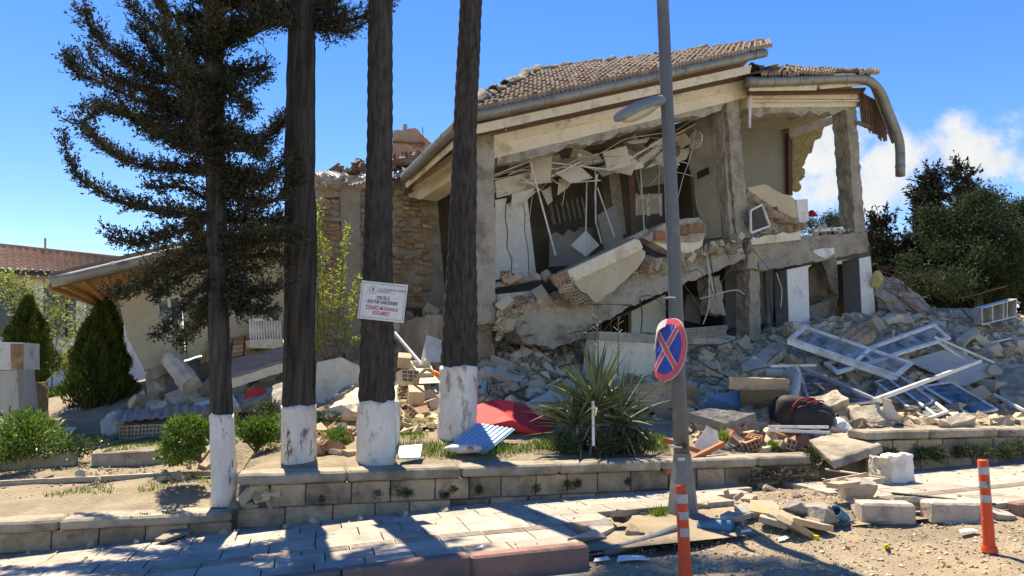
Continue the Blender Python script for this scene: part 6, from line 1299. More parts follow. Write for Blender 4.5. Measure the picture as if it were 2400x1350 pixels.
# things on the torn pavement
def rocky(name, px, py, r, m, label, cat, squash=.65, f=onr, seed=0, group=None):
    rr = random.Random(seed); b = f(px, py); bm = bmesh.new()
    for _ in range(22):
        v = Vector((rr.gauss(0, 1), rr.gauss(0, 1), rr.gauss(0, 1))).normalized() * rr.uniform(.75, 1.1); bm.verts.new((v.x * r, v.y * r * .8, v.z * r * squash))
    h_ = bmesh.ops.convex_hull(bm, input=bm.verts); bmesh.ops.delete(bm, geom=[v for v in bm.verts if not v.link_faces], context='VERTS'); roughen(bm, r * .35, r * .05, 3 / r, seed)
    me = bpy.data.meshes.new(name); bm.to_mesh(me); bm.free(); me.materials.append(m); o = link(name, me, b + Z * r * squash * .6); return tag(o, label, cat, group)
BLACKA = mat('black_asphalt_lump', (.035, .034, .033), (.055, .053, .05), 8, .95, 1.0, 60, bdist=.03); TANR = mat('tan_rock', (.34, .27, .19), (.22, .175, .125), 4, .95, .8, 30, bdist=.03); GREYR = mat('grey_rock', (.32, .30, .28), (.2, .19, .175), 4, .95, .8, 30, c3=(.42, .34, .28), s3=3, t3=.58)
rocky('asphalt_lump', 1452, 1222, .135, BLACKA, 'black asphalt lump on the pavement edge beside the lamp base', 'asphalt lump', .5, seed=1); rocky('asphalt_lump', 1512, 1222, .11, BLACKA, 'smaller black asphalt lump nearest the lamp base', 'asphalt lump', .6, seed=2)
rocky('rock', 1485, 1272, .13, TANR, 'brown rock on the grey pipe in the hollow', 'rock', .85, seed=3); rocky('rock', 1918, 1225, .2, GREYR, 'large grey rock with asphalt crust beside the blue pipe stub', 'rock', .6, seed=4); rocky('rock', 1858, 1210, .16, GREYR, 'pinkish grey rock left of the asphalt-crusted one', 'rock', .6, seed=5)
flat('loose_paver', [(1373, 1234, .03), (1418, 1212, .05), (1446, 1232, .02), (1408, 1250, 0)], .05, PAVE, 'loose paver tipped at the torn pavement edge', 'paver', f=onr); flat('loose_paver', [(1330, 1262, .02), (1395, 1240, .04), (1422, 1258, .0), (1372, 1275, 0)], .05, PAVE, 'loose paver slid off beside the kerb end', 'paver', f=onr)
solo('grey_pipe', MB().tube([onr(1415, 1296, .04), onr(1500, 1272, .06), onr(1583, 1240, .1)], .042, 10), mat('slate_pipe', (.15, .17, .18), None, 4, .6, .1), 'slate grey pipe lying in the hollow before the lamp base', 'pipe', smooth=True)
solo('blue_pipe', MB().tube([onr(1640, 1234, .05), onr(1680, 1232, .06), onr(1716, 1234, .05)], .055, 12), mat('blue_pipe_plastic', (.04, .20, .34), (.05, .17, .28), 4, .6, .15), 'blue pipe lying on the ground right behind the lamp base', 'pipe', smooth=True)
bpx = onr(1968, 1205, .1); solo('blue_pipe', MB().tube([bpx + Vector((-.06, -.05, .04)), bpx + Vector((.08, .1, -.06))], .055, 14, cap=False), mat('blue_pipe_plastic', (.04, .20, .34)), 'short blue pipe stub poking out of the dirt mound', 'pipe', thick=.006, smooth=True)
KSM = mat('pale_kerb_concrete', (.50, .43, .36), (.40, .345, .29), 4, .92, .5, 40, c3=(.28, .25, .22), s3=3, t3=.57)
block('kerb_block', 2075, 1222, (.52, .18, .2), (.05, .03, .02), KSM, 'uprooted pale kerb block before the dirt mound', 'kerb block', f=onr, rough=(.1, .008), bevel=.02); block('kerb_block', 2240, 1222, (.6, .22, .21), (0, .03, .08), KSM, 'uprooted kerb block with chipped top left of the right bollard', 'kerb block', f=onr, rough=(.08, .016), bevel=.02)
block('kerb_block', 2010, 1178, (.34, .12, .26), (.45, .1, .3), KSM, 'broken paving block leaning on the dirt mound', 'kerb block', f=onr, rough=(.08, .02)); solo('plank', MB().bar(onr(1935, 1130, .12), onr(2030, 1113, .16), .16, .05), mat('pink_board', (.5, .38, .31), None, 4, .9, .3), 'pinkish board lying above the broken paving block', 'board'); solo('plank', MB().bar(onr(1952, 1139, .17), onr(2052, 1125, .2), .14, .05), mat('tan_board', (.52, .42, .29), None, 4, .9, .3), 'tan board resting on the pinkish one', 'board')
bb = thing('masonry_block', 'white plastered brick block standing on the sidewalk by the far wall', 'masonry block', onr(2092, 1130)); pb_ = onr(2092, 1130)
part('plaster_face', MB().box(pb_ + Vector((.06, -.02, .17)), (.32, .2, .33), Matrix.Rotation(.2, 3, 'Z')), WHITEWALL, bb, rough=(.06, .026, 8), bevel=.012); part('brick_core', MB().box(pb_ + Vector((-.12, -.02, .15)), (.2, .22, .30), Matrix.Rotation(.2, 3, 'Z')), PLASW, bb, rough=(.05, .04, 8))
solo('metal_strip', MB().bar(onr(2090, 1156, .07), onr(2335, 1182, .03), .05, .02), WIRE, 'thin dark strip lying from sidewalk towards the right bollard', 'strip')
solo('plastic_stopper', MB().tube([onr(2078, 1281, .0), onr(2078, 1281, .05)], [.022, .019], 10), mat('yellow_plastic', (.75, .55, .02)), 'small yellow cap on the gravel', 'cap', bevel=.004); block('yellow_brick', 1913, 1265, (.045, .035, .04), (0, 0, .4), mat('yellow_plastic', (.75, .55, .02)), 'tiny yellow lump beside the piled pavers', 'lump', f=onr, rough=(.03, .006))
solo('paper_cup', MB().tube([onr(1808, 1196, .02), onr(1818, 1186, .06)], [.05, .065], 12), mat('cream_plastic', (.68, .64, .52)), 'crushed cream cup beside the pinkish rock', 'cup')
for i, (x, y, w, lab) in enumerate([(1480, 1312, .14, 'pale shard lying on the gravel before the kerb end'), (1408, 1315, .07, 'white scrap beside the kerb end'), (1390, 1300, .09, 'clear plastic scrap in front of the grey pipe'), (1795, 1130, .12, 'white torn paper on the dry branches'), (1835, 1265, .06, 'white scrap before the piled pavers'), (1120, 1283, .04, 'white chip on the sidewalk'), (2270, 1250, .1, 'white scrap before the chipped kerb block'), (1750, 1250, .05, 'pale chip beside the blue pipe')]):
    c_ = onr(x, y, .02); folded('litter_scrap', [c_ + Vector((-w, -w * .4, 0)), c_ + Vector((w, -w * .2, .02)), c_ + Vector((w * .8, w * .5, .03)), c_ + Vector((-w * .7, w * .5, .01))], PVC, lab, 'litter', .03, (6, 4), .004)
solo('broken_board', MB().prism([onr(362, 1270, .02), onr(402, 1248, .05), onr(462, 1238, .05), onr(440, 1252, .03), onr(385, 1272, .02)], Vector((0, 0, .03))), WOODG, 'splintered grey board lying at the low wall foot', 'board', rough=(.08, .006))
dbp = onr(1800, 1130); db = thing('dry_branch', 'dry grey-green conifer branch dumped before the garden wall', 'branch', dbp); bpz = [(smooth_path([dbp + Vector((random.uniform(-.5, .4), random.uniform(-.2, .2), .05)), dbp + Vector((random.uniform(-.2, .5), random.uniform(-.2, .2), .1)), dbp + Vector((random.uniform(-.4, .6), random.uniform(-.2, .2), .12))], 3), .14) for _ in range(9)]
P, D, N = spray_points(bpz, 170, .16, .2); leaves_obj('foliage', db, P, D, N, .045, .014, mat('dry_foliage', (.13, .125, .075), (.09, .085, .055), 4, .8, 0, island=.5))
for pth, w in bpz: part('twig', MB().tube(pth, .008, 4), TWIG, db)
for p, q, lab in (((1805, 1100), (1858, 1098), 'bleached forked stick on the dry branch'), ((1935, 1100), (2075, 1120), 'curved grey offcut strip by the masonry block')):
    solo('stick', MB().tube([onr(p[0], p[1], .15), onr((p[0] + q[0]) / 2, (p[1] + q[1]) / 2, .16), onr(q[0], q[1], .12)], [.012, .014, .008], 5), mat('bleached_wood', (.55, .48, .36)), lab, 'stick')
for pth, lab in (([(1505, 1270), (1530, 1262), (1560, 1262)], 'thin cable looped round the lamp base'), ([(2080, 992), (2120, 996), (2170, 1010), (2190, 1016)], 'black cable trailing over the far wall coping'), ([(2380, 1015), (2345, 1000), (2310, 985)], 'black cable end hanging over the far wall by the edge')):
    f_ = onr if pth[0][1] > 1100 else onz; solo('cable', MB().tube(smooth_path([f_(x, y, .03) for x, y in pth]), .012, 6), WIRE, lab, 'cable')
for pth, lab in (([(2245, 700, .5), (2290, 690, 1.3), (2360, 670, 1.2)], 'bent bare wire arching over the heap'), ([(2250, 720, .6), (2290, 760, .5), (2360, 800, .5), (2385, 850, .3)], 'long bare wire running down beside the drawer unit')):
    solo('wire', MB().tube(smooth_path([W(x, y, 15.5) for x, y, _ in pth]), .014, 5), REBAR, lab, 'wire')
# ------------------------------------------------------------------ rubble
def chunk_mesh(seed, m, boxy=True):
    r = random.Random(seed); bm = bmesh.new()
    if boxy:
        hx, hy, hz = 1, r.uniform(.55, .85), r.uniform(.4, .65); cut = set(r.sample(range(8), r.choice((1, 2, 2))))
        for i in range(8):
            c = Vector(((1, -1)[i & 1] * hx, (1, -1)[i >> 1 & 1] * hy, (1, -1)[i >> 2 & 1] * hz))
            if i in cut:
                for ax in range(3): v = c.copy(); v[ax] *= r.uniform(-.2, .6); bm.verts.new(v)
            else: bm.verts.new(c * r.uniform(.88, 1.05))
    else:
        for _ in range(13): bm.verts.new(Vector((r.gauss(0, 1), r.gauss(0, 1), r.gauss(0, .8))).normalized())
    bmesh.ops.convex_hull(bm, input=bm.verts); bmesh.ops.delete(bm, geom=[v for v in bm.verts if not v.link_faces], context='VERTS'); bmesh.ops.recalc_face_normals(bm, faces=bm.faces)
    me = bpy.data.meshes.new('concrete_chunk'); bm.to_mesh(me); bm.free(); me.materials.append(m); return me
PALER = mat('pale_rubble', (.54, .48, .38), (.44, .39, .31), 4, .95, .5, 40, rand=.18)
CH = [chunk_mesh(i, RUBBLE, i % 3 > 0) for i in range(10)] + [chunk_mesh(20 + i, PALER, True) for i in range(4)]
HALF = mesh_of('hollow_brick', hollow_brick(.15, .19, .135, 2, 2, .05), BRICKM, Vector((0, 0, 0)), flip=False); HBT = mesh_of('hollow_brick', hollow_brick(.19, .19, .135, 3, 2, .05), mat('tan_hollow_brick', (.48, .38, .27), (.40, .31, .22), 5, .92, .4, 60, rand=.22, c3=(.46, .28, .17), s3=4, t3=.55, w3=.06), Vector((0, 0, 0)), flip=False)
HBR = mesh_of('hollow_brick', hollow_brick(.19, .19, .135, 3, 2, .05), mat('red_hollow_brick', (.36, .185, .115), (.29, .16, .10), 5, .92, .4, 60, rand=.25), Vector((0, 0, 0)), flip=False)
def in_poly(x, y, poly):
    c = False; j = len(poly) - 1
    for i in range(len(poly)):
        (xi, yi), (xj, yj) = poly[i], poly[j]
        if (yi > y) != (yj > y) and x < (xj - xi) * (y - yi) / (yj - yi + 1e-9) + xi: c = not c
        j = i
    return c
def pick(poly, r):
    x0, x1 = min(p[0] for p in poly), max(p[0] for p in poly); y0, y1 = min(p[1] for p in poly), max(p[1] for p in poly)
    while True:
        x, y = r.uniform(x0, x1), r.uniform(y0, y1)
        if in_poly(x, y, poly): return x, y
ZONES = [
 ([(1118, 872), (1210, 830), (1300, 850), (1420, 905), (1500, 935), (1480, 962), (1310, 965), (1200, 950), (1110, 930)], 62, 26, (.07, .17), 'in the heap between leaning palm and yucca', on, HBT),
 ([(1168, 728), (1300, 688), (1400, 690), (1330, 722), (1210, 758), (1170, 790)], 26, 12, (.06, .13), 'spilling off the sagging floor beside the corner column', lambda x, y: F(x, y, .02), HBT),
 ([(1608, 850), (1740, 805), (1850, 865), (1890, 905), (1880, 960), (1780, 962), (1700, 950), (1615, 930)], 60, 30, (.06, .15), 'in the heap below the ground-floor column', on, HBT),
 ([(1860, 880), (2050, 765), (2200, 790), (2400, 785), (2420, 985), (2100, 985), (1950, 990)], 80, 46, (.07, .2), 'among the fallen window frames', on, HBT),
 ([(1640, 1010), (1900, 1005), (1900, 1052), (1650, 1055)], 20, 26, (.04, .10), 'just behind the garden wall beside the lamp post', on, HBR),
 ([(2080, 960), (2420, 955), (2420, 988), (2090, 990)], 16, 12, (.05, .12), 'lying behind the far wall coping', on, HBT),
 ([(440, 905), (660, 850), (760, 858), (850, 862), (850, 960), (760, 1000), (560, 975), (430, 940)], 75, 26, (.07, .2), 'in the heap behind the cypress trunks', on, HBT),
 ([(330, 935), (430, 895), (500, 925), (470, 985), (310, 985)], 24, 8, (.06, .16), 'around the leaning pillar stub', on, HBT),
 ([(928, 880), (1045, 885), (1045, 950), (1010, 985), (930, 975)], 22, 14, (.05, .13), 'in the heap between the two palms', on, HBT),
 ([(905, 745), (1050, 725), (1065, 860), (930, 870)], 26, 12, (.08, .2), 'below the brick infill of the left wing', lambda x, y: C(x, y, .3 + .6 * (y - 720) / 150), HBT),
 ([(700, 1020), (860, 1010), (860, 1070), (740, 1072)], 12, 6, (.05, .12), 'around the foot of the notice palm', on, HBR),
 ([(1170, 668), (1300, 650), (1290, 640), (1170, 655)], 10, 3, (.05, .1), 'along the broken floor ledge in the room', lambda x, y: F(x, y, -.1), HBT),
 ([(1500, 630), (1730, 560), (1735, 575), (1500, 645)], 22, 8, (.05, .12), 'strewn along the sagging floor beam', lambda x, y: F(x, y, .3), HBT),
 ([(1760, 548), (1900, 520), (1980, 540), (1900, 552)], 12, 4, (.04, .09), 'on the floor edge of the open upper bay', lambda x, y: F(x, y, -.05), HBT),
 ([(60, 1110), (500, 1095), (520, 1128), (60, 1135)], 16, 0, (.02, .06), 'scattered over the soil path behind the low wall', on, HBT),
]
rz = random.Random(99)
for poly, nc, nb, (s0, s1), where, f, hb in ZONES:
    for i in range(nc):
        x, y = pick(poly, rz); p = f(x, y); s_ = 1.15 * s0 + (1.55 * s1 - s0) * rz.random() ** 2.0; k = rz.randrange(len(CH)); pale = k >= 10
        size_w = 'large ' if s_ > .19 else 'small ' if s_ < .10 else ''
        tag(place('plaster_chunk' if pale else 'concrete_chunk', CH[k], p + Z * s_ * .3, rand_rot(.6), None, (s_, s_ * rz.uniform(.6, 1), s_ * rz.uniform(.6, 1))), size_w + ('broken pale plaster chunk ' if pale else 'broken concrete chunk ') + where, 'chunk', size_w + ('pale plaster chunks ' if pale else 'concrete chunks ') + where)
    for i in range(nb):
        x, y = pick(poly, rz); p = f(x, y); me = hb if rz.random() < .7 else HALF; R = Matrix.Rotation(rz.gauss(0, .9), 3, 'Z') @ Matrix.Rotation(rz.gauss(0, .45), 3, 'X') @ Matrix.Rotation(rz.gauss(0, .45), 3, 'Y')
        half = me is HALF; tag(place('hollow_brick', me, p + Z * .05, R), ('broken half hollow brick ' if half else 'loose hollow brick ') + where, 'brick', ('half bricks ' if half else 'hollow bricks ') + where)
# sticks, rails, bars and cables poking out of the heap
SN = ('timber offcut', 'white plastic strip', 'rusty bar', 'thin black cable')
for i in range(54):
    zi = (0, 2, 3, 3, 6, 8, 3, 2, 0)[i % 9]; poly, where = ZONES[zi][0], ZONES[zi][4]; x, y = pick(poly, rz); p = on(x, y); k = (0, 2, 0, 1, 3, 0)[i % 6]; a = rz.uniform(0, 3.14); l = rz.uniform(.3, .9)
    d = Vector((math.cos(a), math.sin(a) * .5, rz.gauss(.15, .3))).normalized(); c = p + Z * .14
    if k == 3: mb = MB().tube(smooth_path([c - d * l, c - d * l * .3 + Z * rz.uniform(.0, .15), c + d * l * .4 - Z * .03, c + d * l + Z * rz.uniform(-.1, .1)], 4), .010, 5)
    elif k == 2: mb = MB().tube(smooth_path([c - d * l * .6 - Z * .1, c + Z * .05, c + d * l * .6 + Z * rz.uniform(.0, .3)], 4), .009, 5)
    else: mb = MB().bar(c - d * l / 2, c + d * l / 2, rz.uniform(.03, .09), rz.uniform(.02, .05))
    solo(('timber_offcut', 'plastic_strip', 'rusty_rod', 'loose_cable')[k], mb, (WOODG if i % 2 else WOODO, PVC, REBAR, WIRE)[k], SN[k] + ' sticking out ' + where, ('timber', 'strip', 'rod', 'cable')[k], SN[k] + 's ' + where)
for i, (x, y, w, h, m_, lab) in enumerate([(1835, 845, .12, .1, 'blue_panel_paint', 'crumpled pale blue packet above the drain pipe'), (1137, 918, .05, .1, 'blue_panel_paint', 'small blue bottle scrap beside the leaning palm'), (940, 880, .12, .06, 'red_sheet', 'red scrap on the big hollow brick'), (1738, 1020, .1, .07, 'white_sack', 'blue-white plastic lid behind the garden wall'), (1705, 1040, .06, .12, 'white_sack', 'white pointed plastic scrap near the grass tuft'), (2050, 870, .14, .05, 'white_sack', 'pale plastic scrap under the crossed sashes'), (1330, 965, .16, .06, 'white_sack', 'pale plastic scrap at the red sheet edge'), (700, 1000, .12, .08, 'white_sack', 'white scrap behind the stout cypress')]):
    c_ = on(x, y) + Z * .08; folded('litter_scrap', [c_ + Vector((-w, 0, -h)), c_ + Vector((w, 0, -h)), c_ + Vector((w * .8, .06, h)), c_ + Vector((-w * .7, .06, h))], MATS[m_], lab, 'litter', .06, (6, 5), .004)
for i, (pts, m_, lab) in enumerate([([(455, 945, .3), (545, 925, .4), (560, 945, .35), (470, 965, .25)], PALEWALL, 'pale broken slab edge in the left heap before the wing'), ([(548, 930, .35), (650, 905, .5), (660, 925, .45), (560, 950, .3)], CONC2, 'long concrete beam piece beside the red round board'), ([(385, 925, .25), (440, 905, .4), (470, 925, .35), (410, 950, .2)], CONC2, 'broken concrete lump below the leaning pillar stub'), ([(1230, 945, .3), (1290, 915, .4), (1330, 935, .35), (1270, 965, .25)], PALER, 'flat plaster slab above the red sheet'), ([(1890, 935, .3), (1960, 915, .4), (1990, 935, .35), (1920, 960, .25)], CONC2, 'flat concrete piece behind the backpack'), ([(2060, 905, .25), (2120, 915, .25), (2110, 935, .2), (2050, 930, .2)], PALER, 'plaster slab under the long white rail'), ([(1990, 955, .25), (2060, 945, .3), (2075, 985, .1), (2005, 992, .1)], PALER, 'upright broken brick panel beside the white sack'), ([(2200, 985, .15), (2260, 965, .25), (2290, 978, .2), (2230, 995, .1)], PALER, 'tan plaster slab on the far wall')]):
    solo('broken_slab', MB().prism([onz(*p) for p in pts], Vector((.02, .1, -.14))), m_, lab, 'slab', rough=(.1, .025))
# piled pavers and stones on the torn pavement
PS_ = [((1790, 1210), 0), ((1845, 1232), 0), ((1905, 1245), 1), ((1870, 1255), 1), ((1820, 1240), 0), ((1760, 1215), 0), ((1725, 1225), 0), ((2135, 1190), 0), ((1985, 1150), 1), ((2330, 1215), 0)]
for i, ((x, y), k) in enumerate(PS_):
    p = onr(x, y); mb = MB(); n = 5; a0 = rz.uniform(0, 6); ang = sorted(a0 + 2 * math.pi * (q + rz.uniform(-.25, .25)) / n for q in range(n)); r_ = rz.uniform(.12, .19); R = Matrix.Rotation(rz.gauss(0, .25), 3, 'X') @ Matrix.Rotation(rz.gauss(0, .25), 3, 'Y')
    mb.prism([p + Z * .09 + R @ Vector((math.cos(a) * r_ * 1.2, math.sin(a) * r_, 0)) for a in ang], R @ Vector((0, 0, -.055)))
    solo('paver_piece', mb, mat('tan_paver', (.44, .375, .285), (.36, .305, .23), 3, .92, .5, 50, rand=.15, c3=(.44, .34, .19), s3=3, t3=.57) if k or i < 5 else PAVE, 'broken paver slab ' + ('at the back of the pile, nearest the garden wall', 'in the middle of the pile before the grey rock', 'in the pile nearest the blue pipe stub', 'lowest in the pile, nearest the yellow lump', 'in the pile below the crushed cup', 'nearest the lamp base at the pile end', 'lying beside the blue pipe behind the lamp', 'lying between the two uprooted kerb blocks', 'under the leaning paving block on the mound', 'lying behind the lone gravel bollard')[i], 'paver', 'broken pavers on the torn pavement', rough=(.07, .006), bevel=.004)
for i in range(40):
    x, y = pick([(1620, 1180), (1900, 1120), (2060, 1150), (2320, 1190), (2330, 1230), (1960, 1230), (1700, 1250)], rz); p = onr(x, y); s_ = rz.uniform(.025, .085)
    tag(place('stone', CH[rz.randrange(14)], p + Z * s_ * .3, rand_rot(.6), None, (s_, s_ * .8, s_ * .7)), 'loose stone on the torn-up pavement dirt', 'stone', 'stones on the torn pavement')
for i in range(14):
    x, y = pick([(578, 1135), (648, 1140), (645, 1188), (575, 1188)], rz); p = ST(*[st_of(W(x, y, 8.05).x, 8.05)[0], 2.46]); p.z = W(x, y, p.y).z; s_ = rz.uniform(.05, .10)
    tag(place('stone', CH[rz.randrange(10)], p, rand_rot(.6), None, (s_, s_ * .8, s_ * .8)), 'rubble stone in the hole at the garden wall end', 'stone', 'stones in the garden wall hole')
for i in range(16):
    s_ = -5 + i * .45 + rz.uniform(-.2, .2); p = ST(s_, 2.4 - rz.uniform(.08, .3), .015); q = rz.uniform(.02, .06)
    tag(place('stone', CH[rz.randrange(14)], p, rand_rot(.6), None, (q, q * .8, q * .7)), 'small stone lying along the wall foot on the sidewalk', 'stone', 'stones along the wall foot')
# fallen roof timbers behind the corner
for i in range(44):
    x, y = pick([(2062, 690), (2130, 680), (2210, 750), (2180, 770), (2065, 760)], rz); p = W(x, y, 16.4 + rz.uniform(-.4, .6)); a = rz.gauss(-.35, .45); d = Vector((math.cos(a), rz.gauss(0, .4), -.5 + rz.gauss(0, .25))).normalized(); l = rz.uniform(.25, .8)
    solo('roof_batten', MB().bar(p - d * l / 2, p + d * l / 2, .045, .035), mat('broken_batten', (.40, .25, .16), (.28, .17, .11), 4, .9, .4, rand=.4), 'splintered roof batten in the heap beyond the house corner', 'batten', 'battens beyond the house corner')
solo('fallen_roof_slab', MB().prism([W(2045, 640, 17), W(2110, 655, 17), W(2210, 740, 16.5), W(2190, 765, 16), W(2060, 720, 16.4)], Vector((.2, 1.2, -.3))), CONC2, 'collapsed pale roof slab sloping down beyond the house corner', 'slab', rough=(.15, .05))
solo('insulation_wad', ell(W(2055, 655, 16.3), (.12, .1, .22), rand_rot(.3), 12, 8), mat('yellow_foam', (.6, .52, .2), (.5, .42, .15), 6, .95, .8), 'yellow insulation wad stuck beside the house corner wall', 'insulation', rough=(.06, .03))
for i in range(14):
    p = W(rz.uniform(2050, 2150), rz.uniform(630, 690), 16.6); solo('bare_wire', MB().tube(smooth_path([p, p + Vector((rz.uniform(-.3, .5), 0, rz.uniform(0, .25))), p + Vector((rz.uniform(.2, 1.0), .1, rz.uniform(-.3, .1)))], 3), .01, 4), REBAR, 'bent reinforcing wire sticking out of the fallen roof slab', 'wire', 'wires in the fallen roof slab')
brk = thing('wall_fragment', 'toppled brick wall chunk in front of the dark ground-floor doorway', 'wall fragment', onz(1990, 800)); BQ = [onz(1935, 815, .5), onz(2005, 765, .7), onz(2050, 790, .6), onz(1985, 835, .4)]
part('mortar_bed', MB().prism(BQ, Vector((0, .15, -.2))), MORTAR, brk, rough=(.1, .03))
for a in range(5):
    for b in range(3): place('brick', HBT, BQ[0].lerp(BQ[1], (a + .5) / 5).lerp(BQ[3].lerp(BQ[2], (a + .5) / 5), (b + .5) / 3) + Z * .03, Matrix.Rotation(.6, 3, 'Z') @ Matrix.Rotation(-.5 + rz.gauss(0, .08), 3, 'Y'), brk)
rocky('boulder', 1868, 790, .42, PLASW, 'big tan masonry boulder before the white ground-floor wall', 'boulder', .55, f=on, seed=31); rocky('boulder', 2100, 765, .4, PLASW, 'grey masonry lump beside the toppled brick chunk', 'boulder', .5, f=on, seed=32)

# ------------------------------------------------------------------ what nobody could count: crumbs, gravel, grass
def scatter(name, pts, sizes, m, label, cat, boxy=False):
    """small angular bits joined into one mesh"""
    n = len(pts); base = np.array([(1, 0, 0), (-.9, .3, .1), (0, 1, -.2), (.2, -1, 0), (0, .1, .8), (-.1, 0, -.7)]); tri = np.array([(0, 2, 4), (2, 1, 4), (1, 3, 4), (3, 0, 4), (2, 0, 5), (1, 2, 5), (3, 1, 5), (0, 3, 5)])
    if boxy: base = np.array([(x, y * .75, z * .55) for z in (-1, 1) for y in (-1, 1) for x in (-1, 1)], float); tri = np.array([(0, 2, 3), (0, 3, 1), (4, 5, 7), (4, 7, 6), (0, 1, 5), (0, 5, 4), (2, 6, 7), (2, 7, 3), (0, 4, 6), (0, 6, 2), (1, 3, 7), (1, 7, 5)])
    nv = len(base); q = rng.normal(size=(n, 3, 3)); q, _ = np.linalg.qr(q); v = (base[None] * rng.uniform(.55 if boxy else .6, 1.1, (n, nv, 3 if boxy else 1))) @ q; v = v * np.asarray(sizes)[:, None, None] * np.array([1, 1, .75]) + np.asarray(pts)[:, None]
    c = v.reshape(-1, 3).mean(0); me = bpy.data.meshes.new(name); f = (tri[None] + (np.arange(n) * nv)[:, None, None]).reshape(-1, 3)
    me.from_pydata((v.reshape(-1, 3) - c).tolist(), [], f.tolist()); me.materials.append(m); o = bpy.data.objects.new(name, me); COL.objects.link(o); o.location = c; o['kind'] = 'stuff'; o['label'] = label; return o
def project(p):
    d = p - EYE; c, s_ = math.cos(PITCH), math.sin(PITCH); zf = d.y * c + d.z * s_; yu = -d.y * s_ + d.z * c
    return 1200 + FPX * d.x / zf, 675 - FPX * yu / zf
BIG = [(300, 985), (335, 930), (430, 895), (560, 868), (660, 840), (900, 850), (1060, 800), (1110, 850), (1210, 800), (1480, 790), (1700, 795), (1900, 758), (2050, 735), (2450, 730), (2450, 996), (2085, 1000), (1910, 1052), (1640, 1062), (1590, 975), (1300, 1000), (1120, 955), (1050, 1000), (930, 1020), (740, 1020), (560, 985), (430, 1000)]
bed = MB(); _id = {}
for yi in range(0, 230):
    for xi in range(0, 280):
        x, y = -7 + xi * .075, 9.3 + yi * .05
        p = at(x, y); u_, v_ = project(p)
        if in_poly(u_, v_, BIG): _id[(xi, yi)] = len(bed.v); bed.v.append(p + Z * (.02 + .07 * noise.noise(p * 3.2) + .05 * noise.noise(p * 8)))
for (xi, yi), k in _id.items():
    q = [_id.get((xi + 1, yi)), _id.get((xi + 1, yi + 1)), _id.get((xi, yi + 1))]
    if None not in q: bed.f.append((k, *q))
ob = struct('rubble_bed', bed, RUBBLEI); ob['kind'] = 'stuff'; ob['label'] = 'packed broken masonry under the heap'
pts, sz = [], []
while len(pts) < 24000:
    x, y = rz.uniform(-7, 13), rz.uniform(9.4, 20.5); p = at(x, y); u_, v_ = project(p)
    if in_poly(u_, v_, BIG): pts.append(tuple(p + Z * rz.uniform(-.02, .05))); sz.append(.016 + .085 * rz.random() ** 2.4)
scatter('rubble', pts, sz, RUBBLEI, 'fine broken brick and mortar covering the heap', 'rubble')
pts, sz = [], []
while len(pts) < 2600:
    x, y = rz.uniform(-7, 13), rz.uniform(9.6, 20.5); p = at(x, y); u_, v_ = project(p)
    if in_poly(u_, v_, BIG) and noise.noise(p * 1.1) > -.25: pts.append(tuple(p + Z * rz.uniform(.0, .06))); sz.append(.07 + .11 * rz.random() ** 2)
scatter('rubble', pts, sz, RUBBLEI, 'middle-sized masonry lumps covering the heap', 'rubble', True)
pts, sz = [], []
for f_, poly, n in ((lambda x, y: F(x, y, .08), [(1165, 735), (1300, 695), (1400, 700), (1330, 728), (1200, 770), (1165, 800)], 1100), (lambda x, y: F(x, y, .2), [(1480, 640), (1735, 560), (1738, 572), (1480, 652)], 500), (lambda x, y: F(x, y, .0), [(1755, 540), (2000, 535), (2000, 550), (1755, 565)], 300), (lambda x, y: C(x, y, .2 + .8 * (y - 720) / 150), [(850, 760), (1050, 725), (1065, 870), (860, 880)], 900)):
    for _ in range(n): x, y = pick(poly, rz); pts.append(tuple(f_(x, y))); sz.append(.02 + .06 * rz.random() ** 2.5)
scatter('rubble', pts, sz, RUBBLEI, 'crumbled masonry clinging to the broken floors', 'rubble')
pts, sz = [], []
while len(pts) < 9000:
    s_, t_ = rz.uniform(1.9, 9.2), rz.uniform(-2.3, 2.3)
    if t_ > .1 and has_paver(s_, t_) and rz.random() > .06: continue
    p = K0 + SD * s_ + TD * t_; pts.append((p.x, p.y, road_z(p.x, p.y) + .004)); sz.append(.006 + .028 * rz.random() ** 4)
scatter('gravel', pts, sz, mat('gravel_stones', (.45, .38, .28), (.34, .29, .22), 4, .95, .3, 40, island=.5), 'loose gravel over the torn-up pavement and road', 'gravel')
pts, sz = [], []
for _ in range(420):
    s_, t_ = rz.uniform(-5, 6), rz.uniform(.2, 2.35) if rz.random() < .4 else 2.4 - abs(rz.gauss(0, .12)); p = ST(s_, t_); pts.append((p.x, p.y, p.z + .004)); sz.append(.005 + .02 * rz.random() ** 4)
scatter('crumbs', pts, sz, MATS['gravel_stones'], 'small chips scattered on the sidewalk', 'debris')
pts, sz = [], []
while len(pts) < 2600:
    x, y = pick([(-100, 1175), (520, 1150), (560, 1085), (420, 1000), (-100, 1000)], rz); p = on(x, y); pts.append(tuple(p)); sz.append(.006 + .03 * rz.random() ** 4)
scatter('soil_crumbs', pts, sz, mat('soil_stones', (.36, .31, .24), (.26, .22, .17), 4, .95, .3, 40, island=.5), 'clods and pebbles over the garden soil', 'debris')
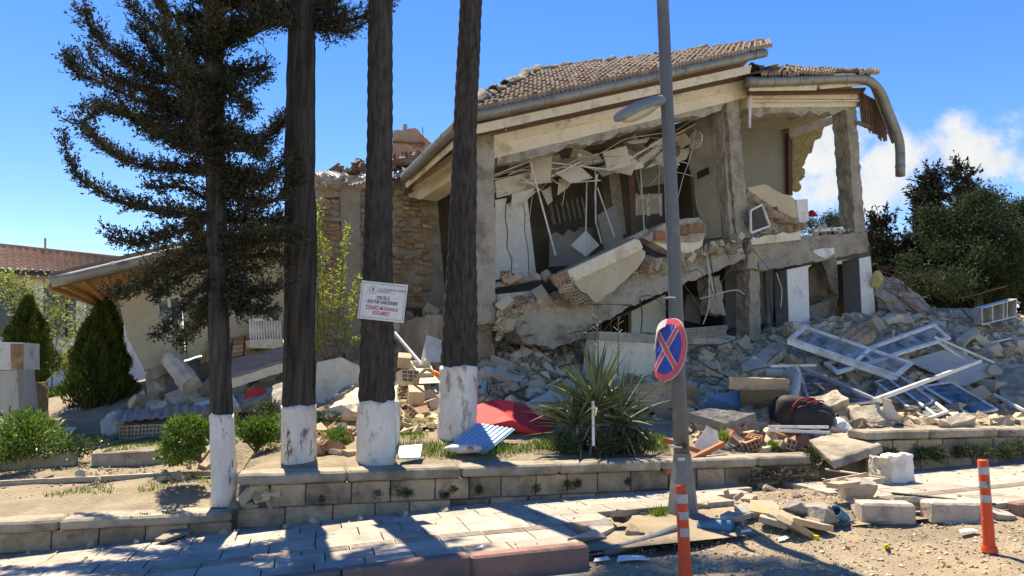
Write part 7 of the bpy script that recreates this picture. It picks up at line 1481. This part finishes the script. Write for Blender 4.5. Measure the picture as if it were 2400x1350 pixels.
def grass(polys, n, h, label):
    P = []
    for poly, k in polys:
        for _ in range(int(n * k)):
            x, y = pick(poly, rz); b = on(x, y)
            if noise.noise(Vector((b.x * 2.2, b.y * 2.2, 4))) < -.12: continue
            P.append(tuple(b))
    P = np.array(P); m_ = len(P); D = unit(m_) * .45 + np.array([0, 0, 1.0]); c = P.mean(0); me = leaf_mesh('grass', P - c, D, unit(m_), rng.uniform(.5, 1.3, m_) * h, .010, GRASSM); o = bpy.data.objects.new('grass', me); COL.objects.link(o); o.location = c; o['kind'] = 'stuff'; o['label'] = label
grass([([(930, 1040), (1060, 1022), (1140, 1045), (1300, 1025), (1320, 1062), (1100, 1075), (940, 1078)], .55), ([(1480, 1030), (1560, 1025), (1570, 1062), (1480, 1065)], .12), ([(1670, 1010), (1720, 1020), (1720, 1058), (1680, 1058)], .12), ([(920, 1000), (1030, 990), (1030, 1030), (930, 1030)], .2)], 5200, .10, 'fresh green grass behind the garden wall')
grass([([(220, 1050), (470, 1035), (450, 1085), (250, 1088)], .5), ([(100, 1015), (300, 1005), (420, 1040), (120, 1075)], .7), ([(100, 1150), (520, 1120), (520, 1145), (100, 1170)], .2)], 4200, .06, 'sparse dry-edged grass on the garden soil')
for i, (x, y, lab) in enumerate([(1690, 1045, 'tall grass tuft beside the white plastic sheet'), (1812, 1058, 'grass tuft on the garden wall coping'), (1525, 1045, 'grass tuft right of the cushion shrub'), (1545, 1222, 'grass tuft beside the lamp base')]):
    b = on(x, y) if y < 1100 else onr(x, y); m_ = 120; o = thing('grass_tuft', lab, 'grass tuft', b); D = unit(m_) * .5 + np.array([0, 0, .9]); leaves_obj('blades', o, np.array([tuple(b)] * m_) + unit(m_) * .05 * np.array([1, 1, .1]), D, unit(m_), rng.uniform(.12, .34 if i == 0 else .2, m_), .013, GRASSM)

for i in range(26):
    x, y = ((1735 + rz.uniform(-40, 30), 585 + rz.uniform(-20, 20)) if i % 3 else (1250 + rz.uniform(-60, 60), 800 + rz.uniform(-20, 20))) if i % 2 else (rz.uniform(1300, 1700), 0)
    if y == 0: y = 700 - (x - 1500) * .42 + rz.uniform(-10, 12) if x > 1480 else 790 - (x - 1330) * .4
    p = F(x, y, .3 + rz.uniform(0, .2)); d = Vector((rz.gauss(0, .35), rz.uniform(-.35, -.05), rz.gauss(-.1, .25)))
    part('reinforcing_bar', MB().tube(smooth_path([p + V * .3, p, p + d * .7, p + d * 1.2 - Z * rz.uniform(0, .2)], 4), .008, 5), REBAR, house)
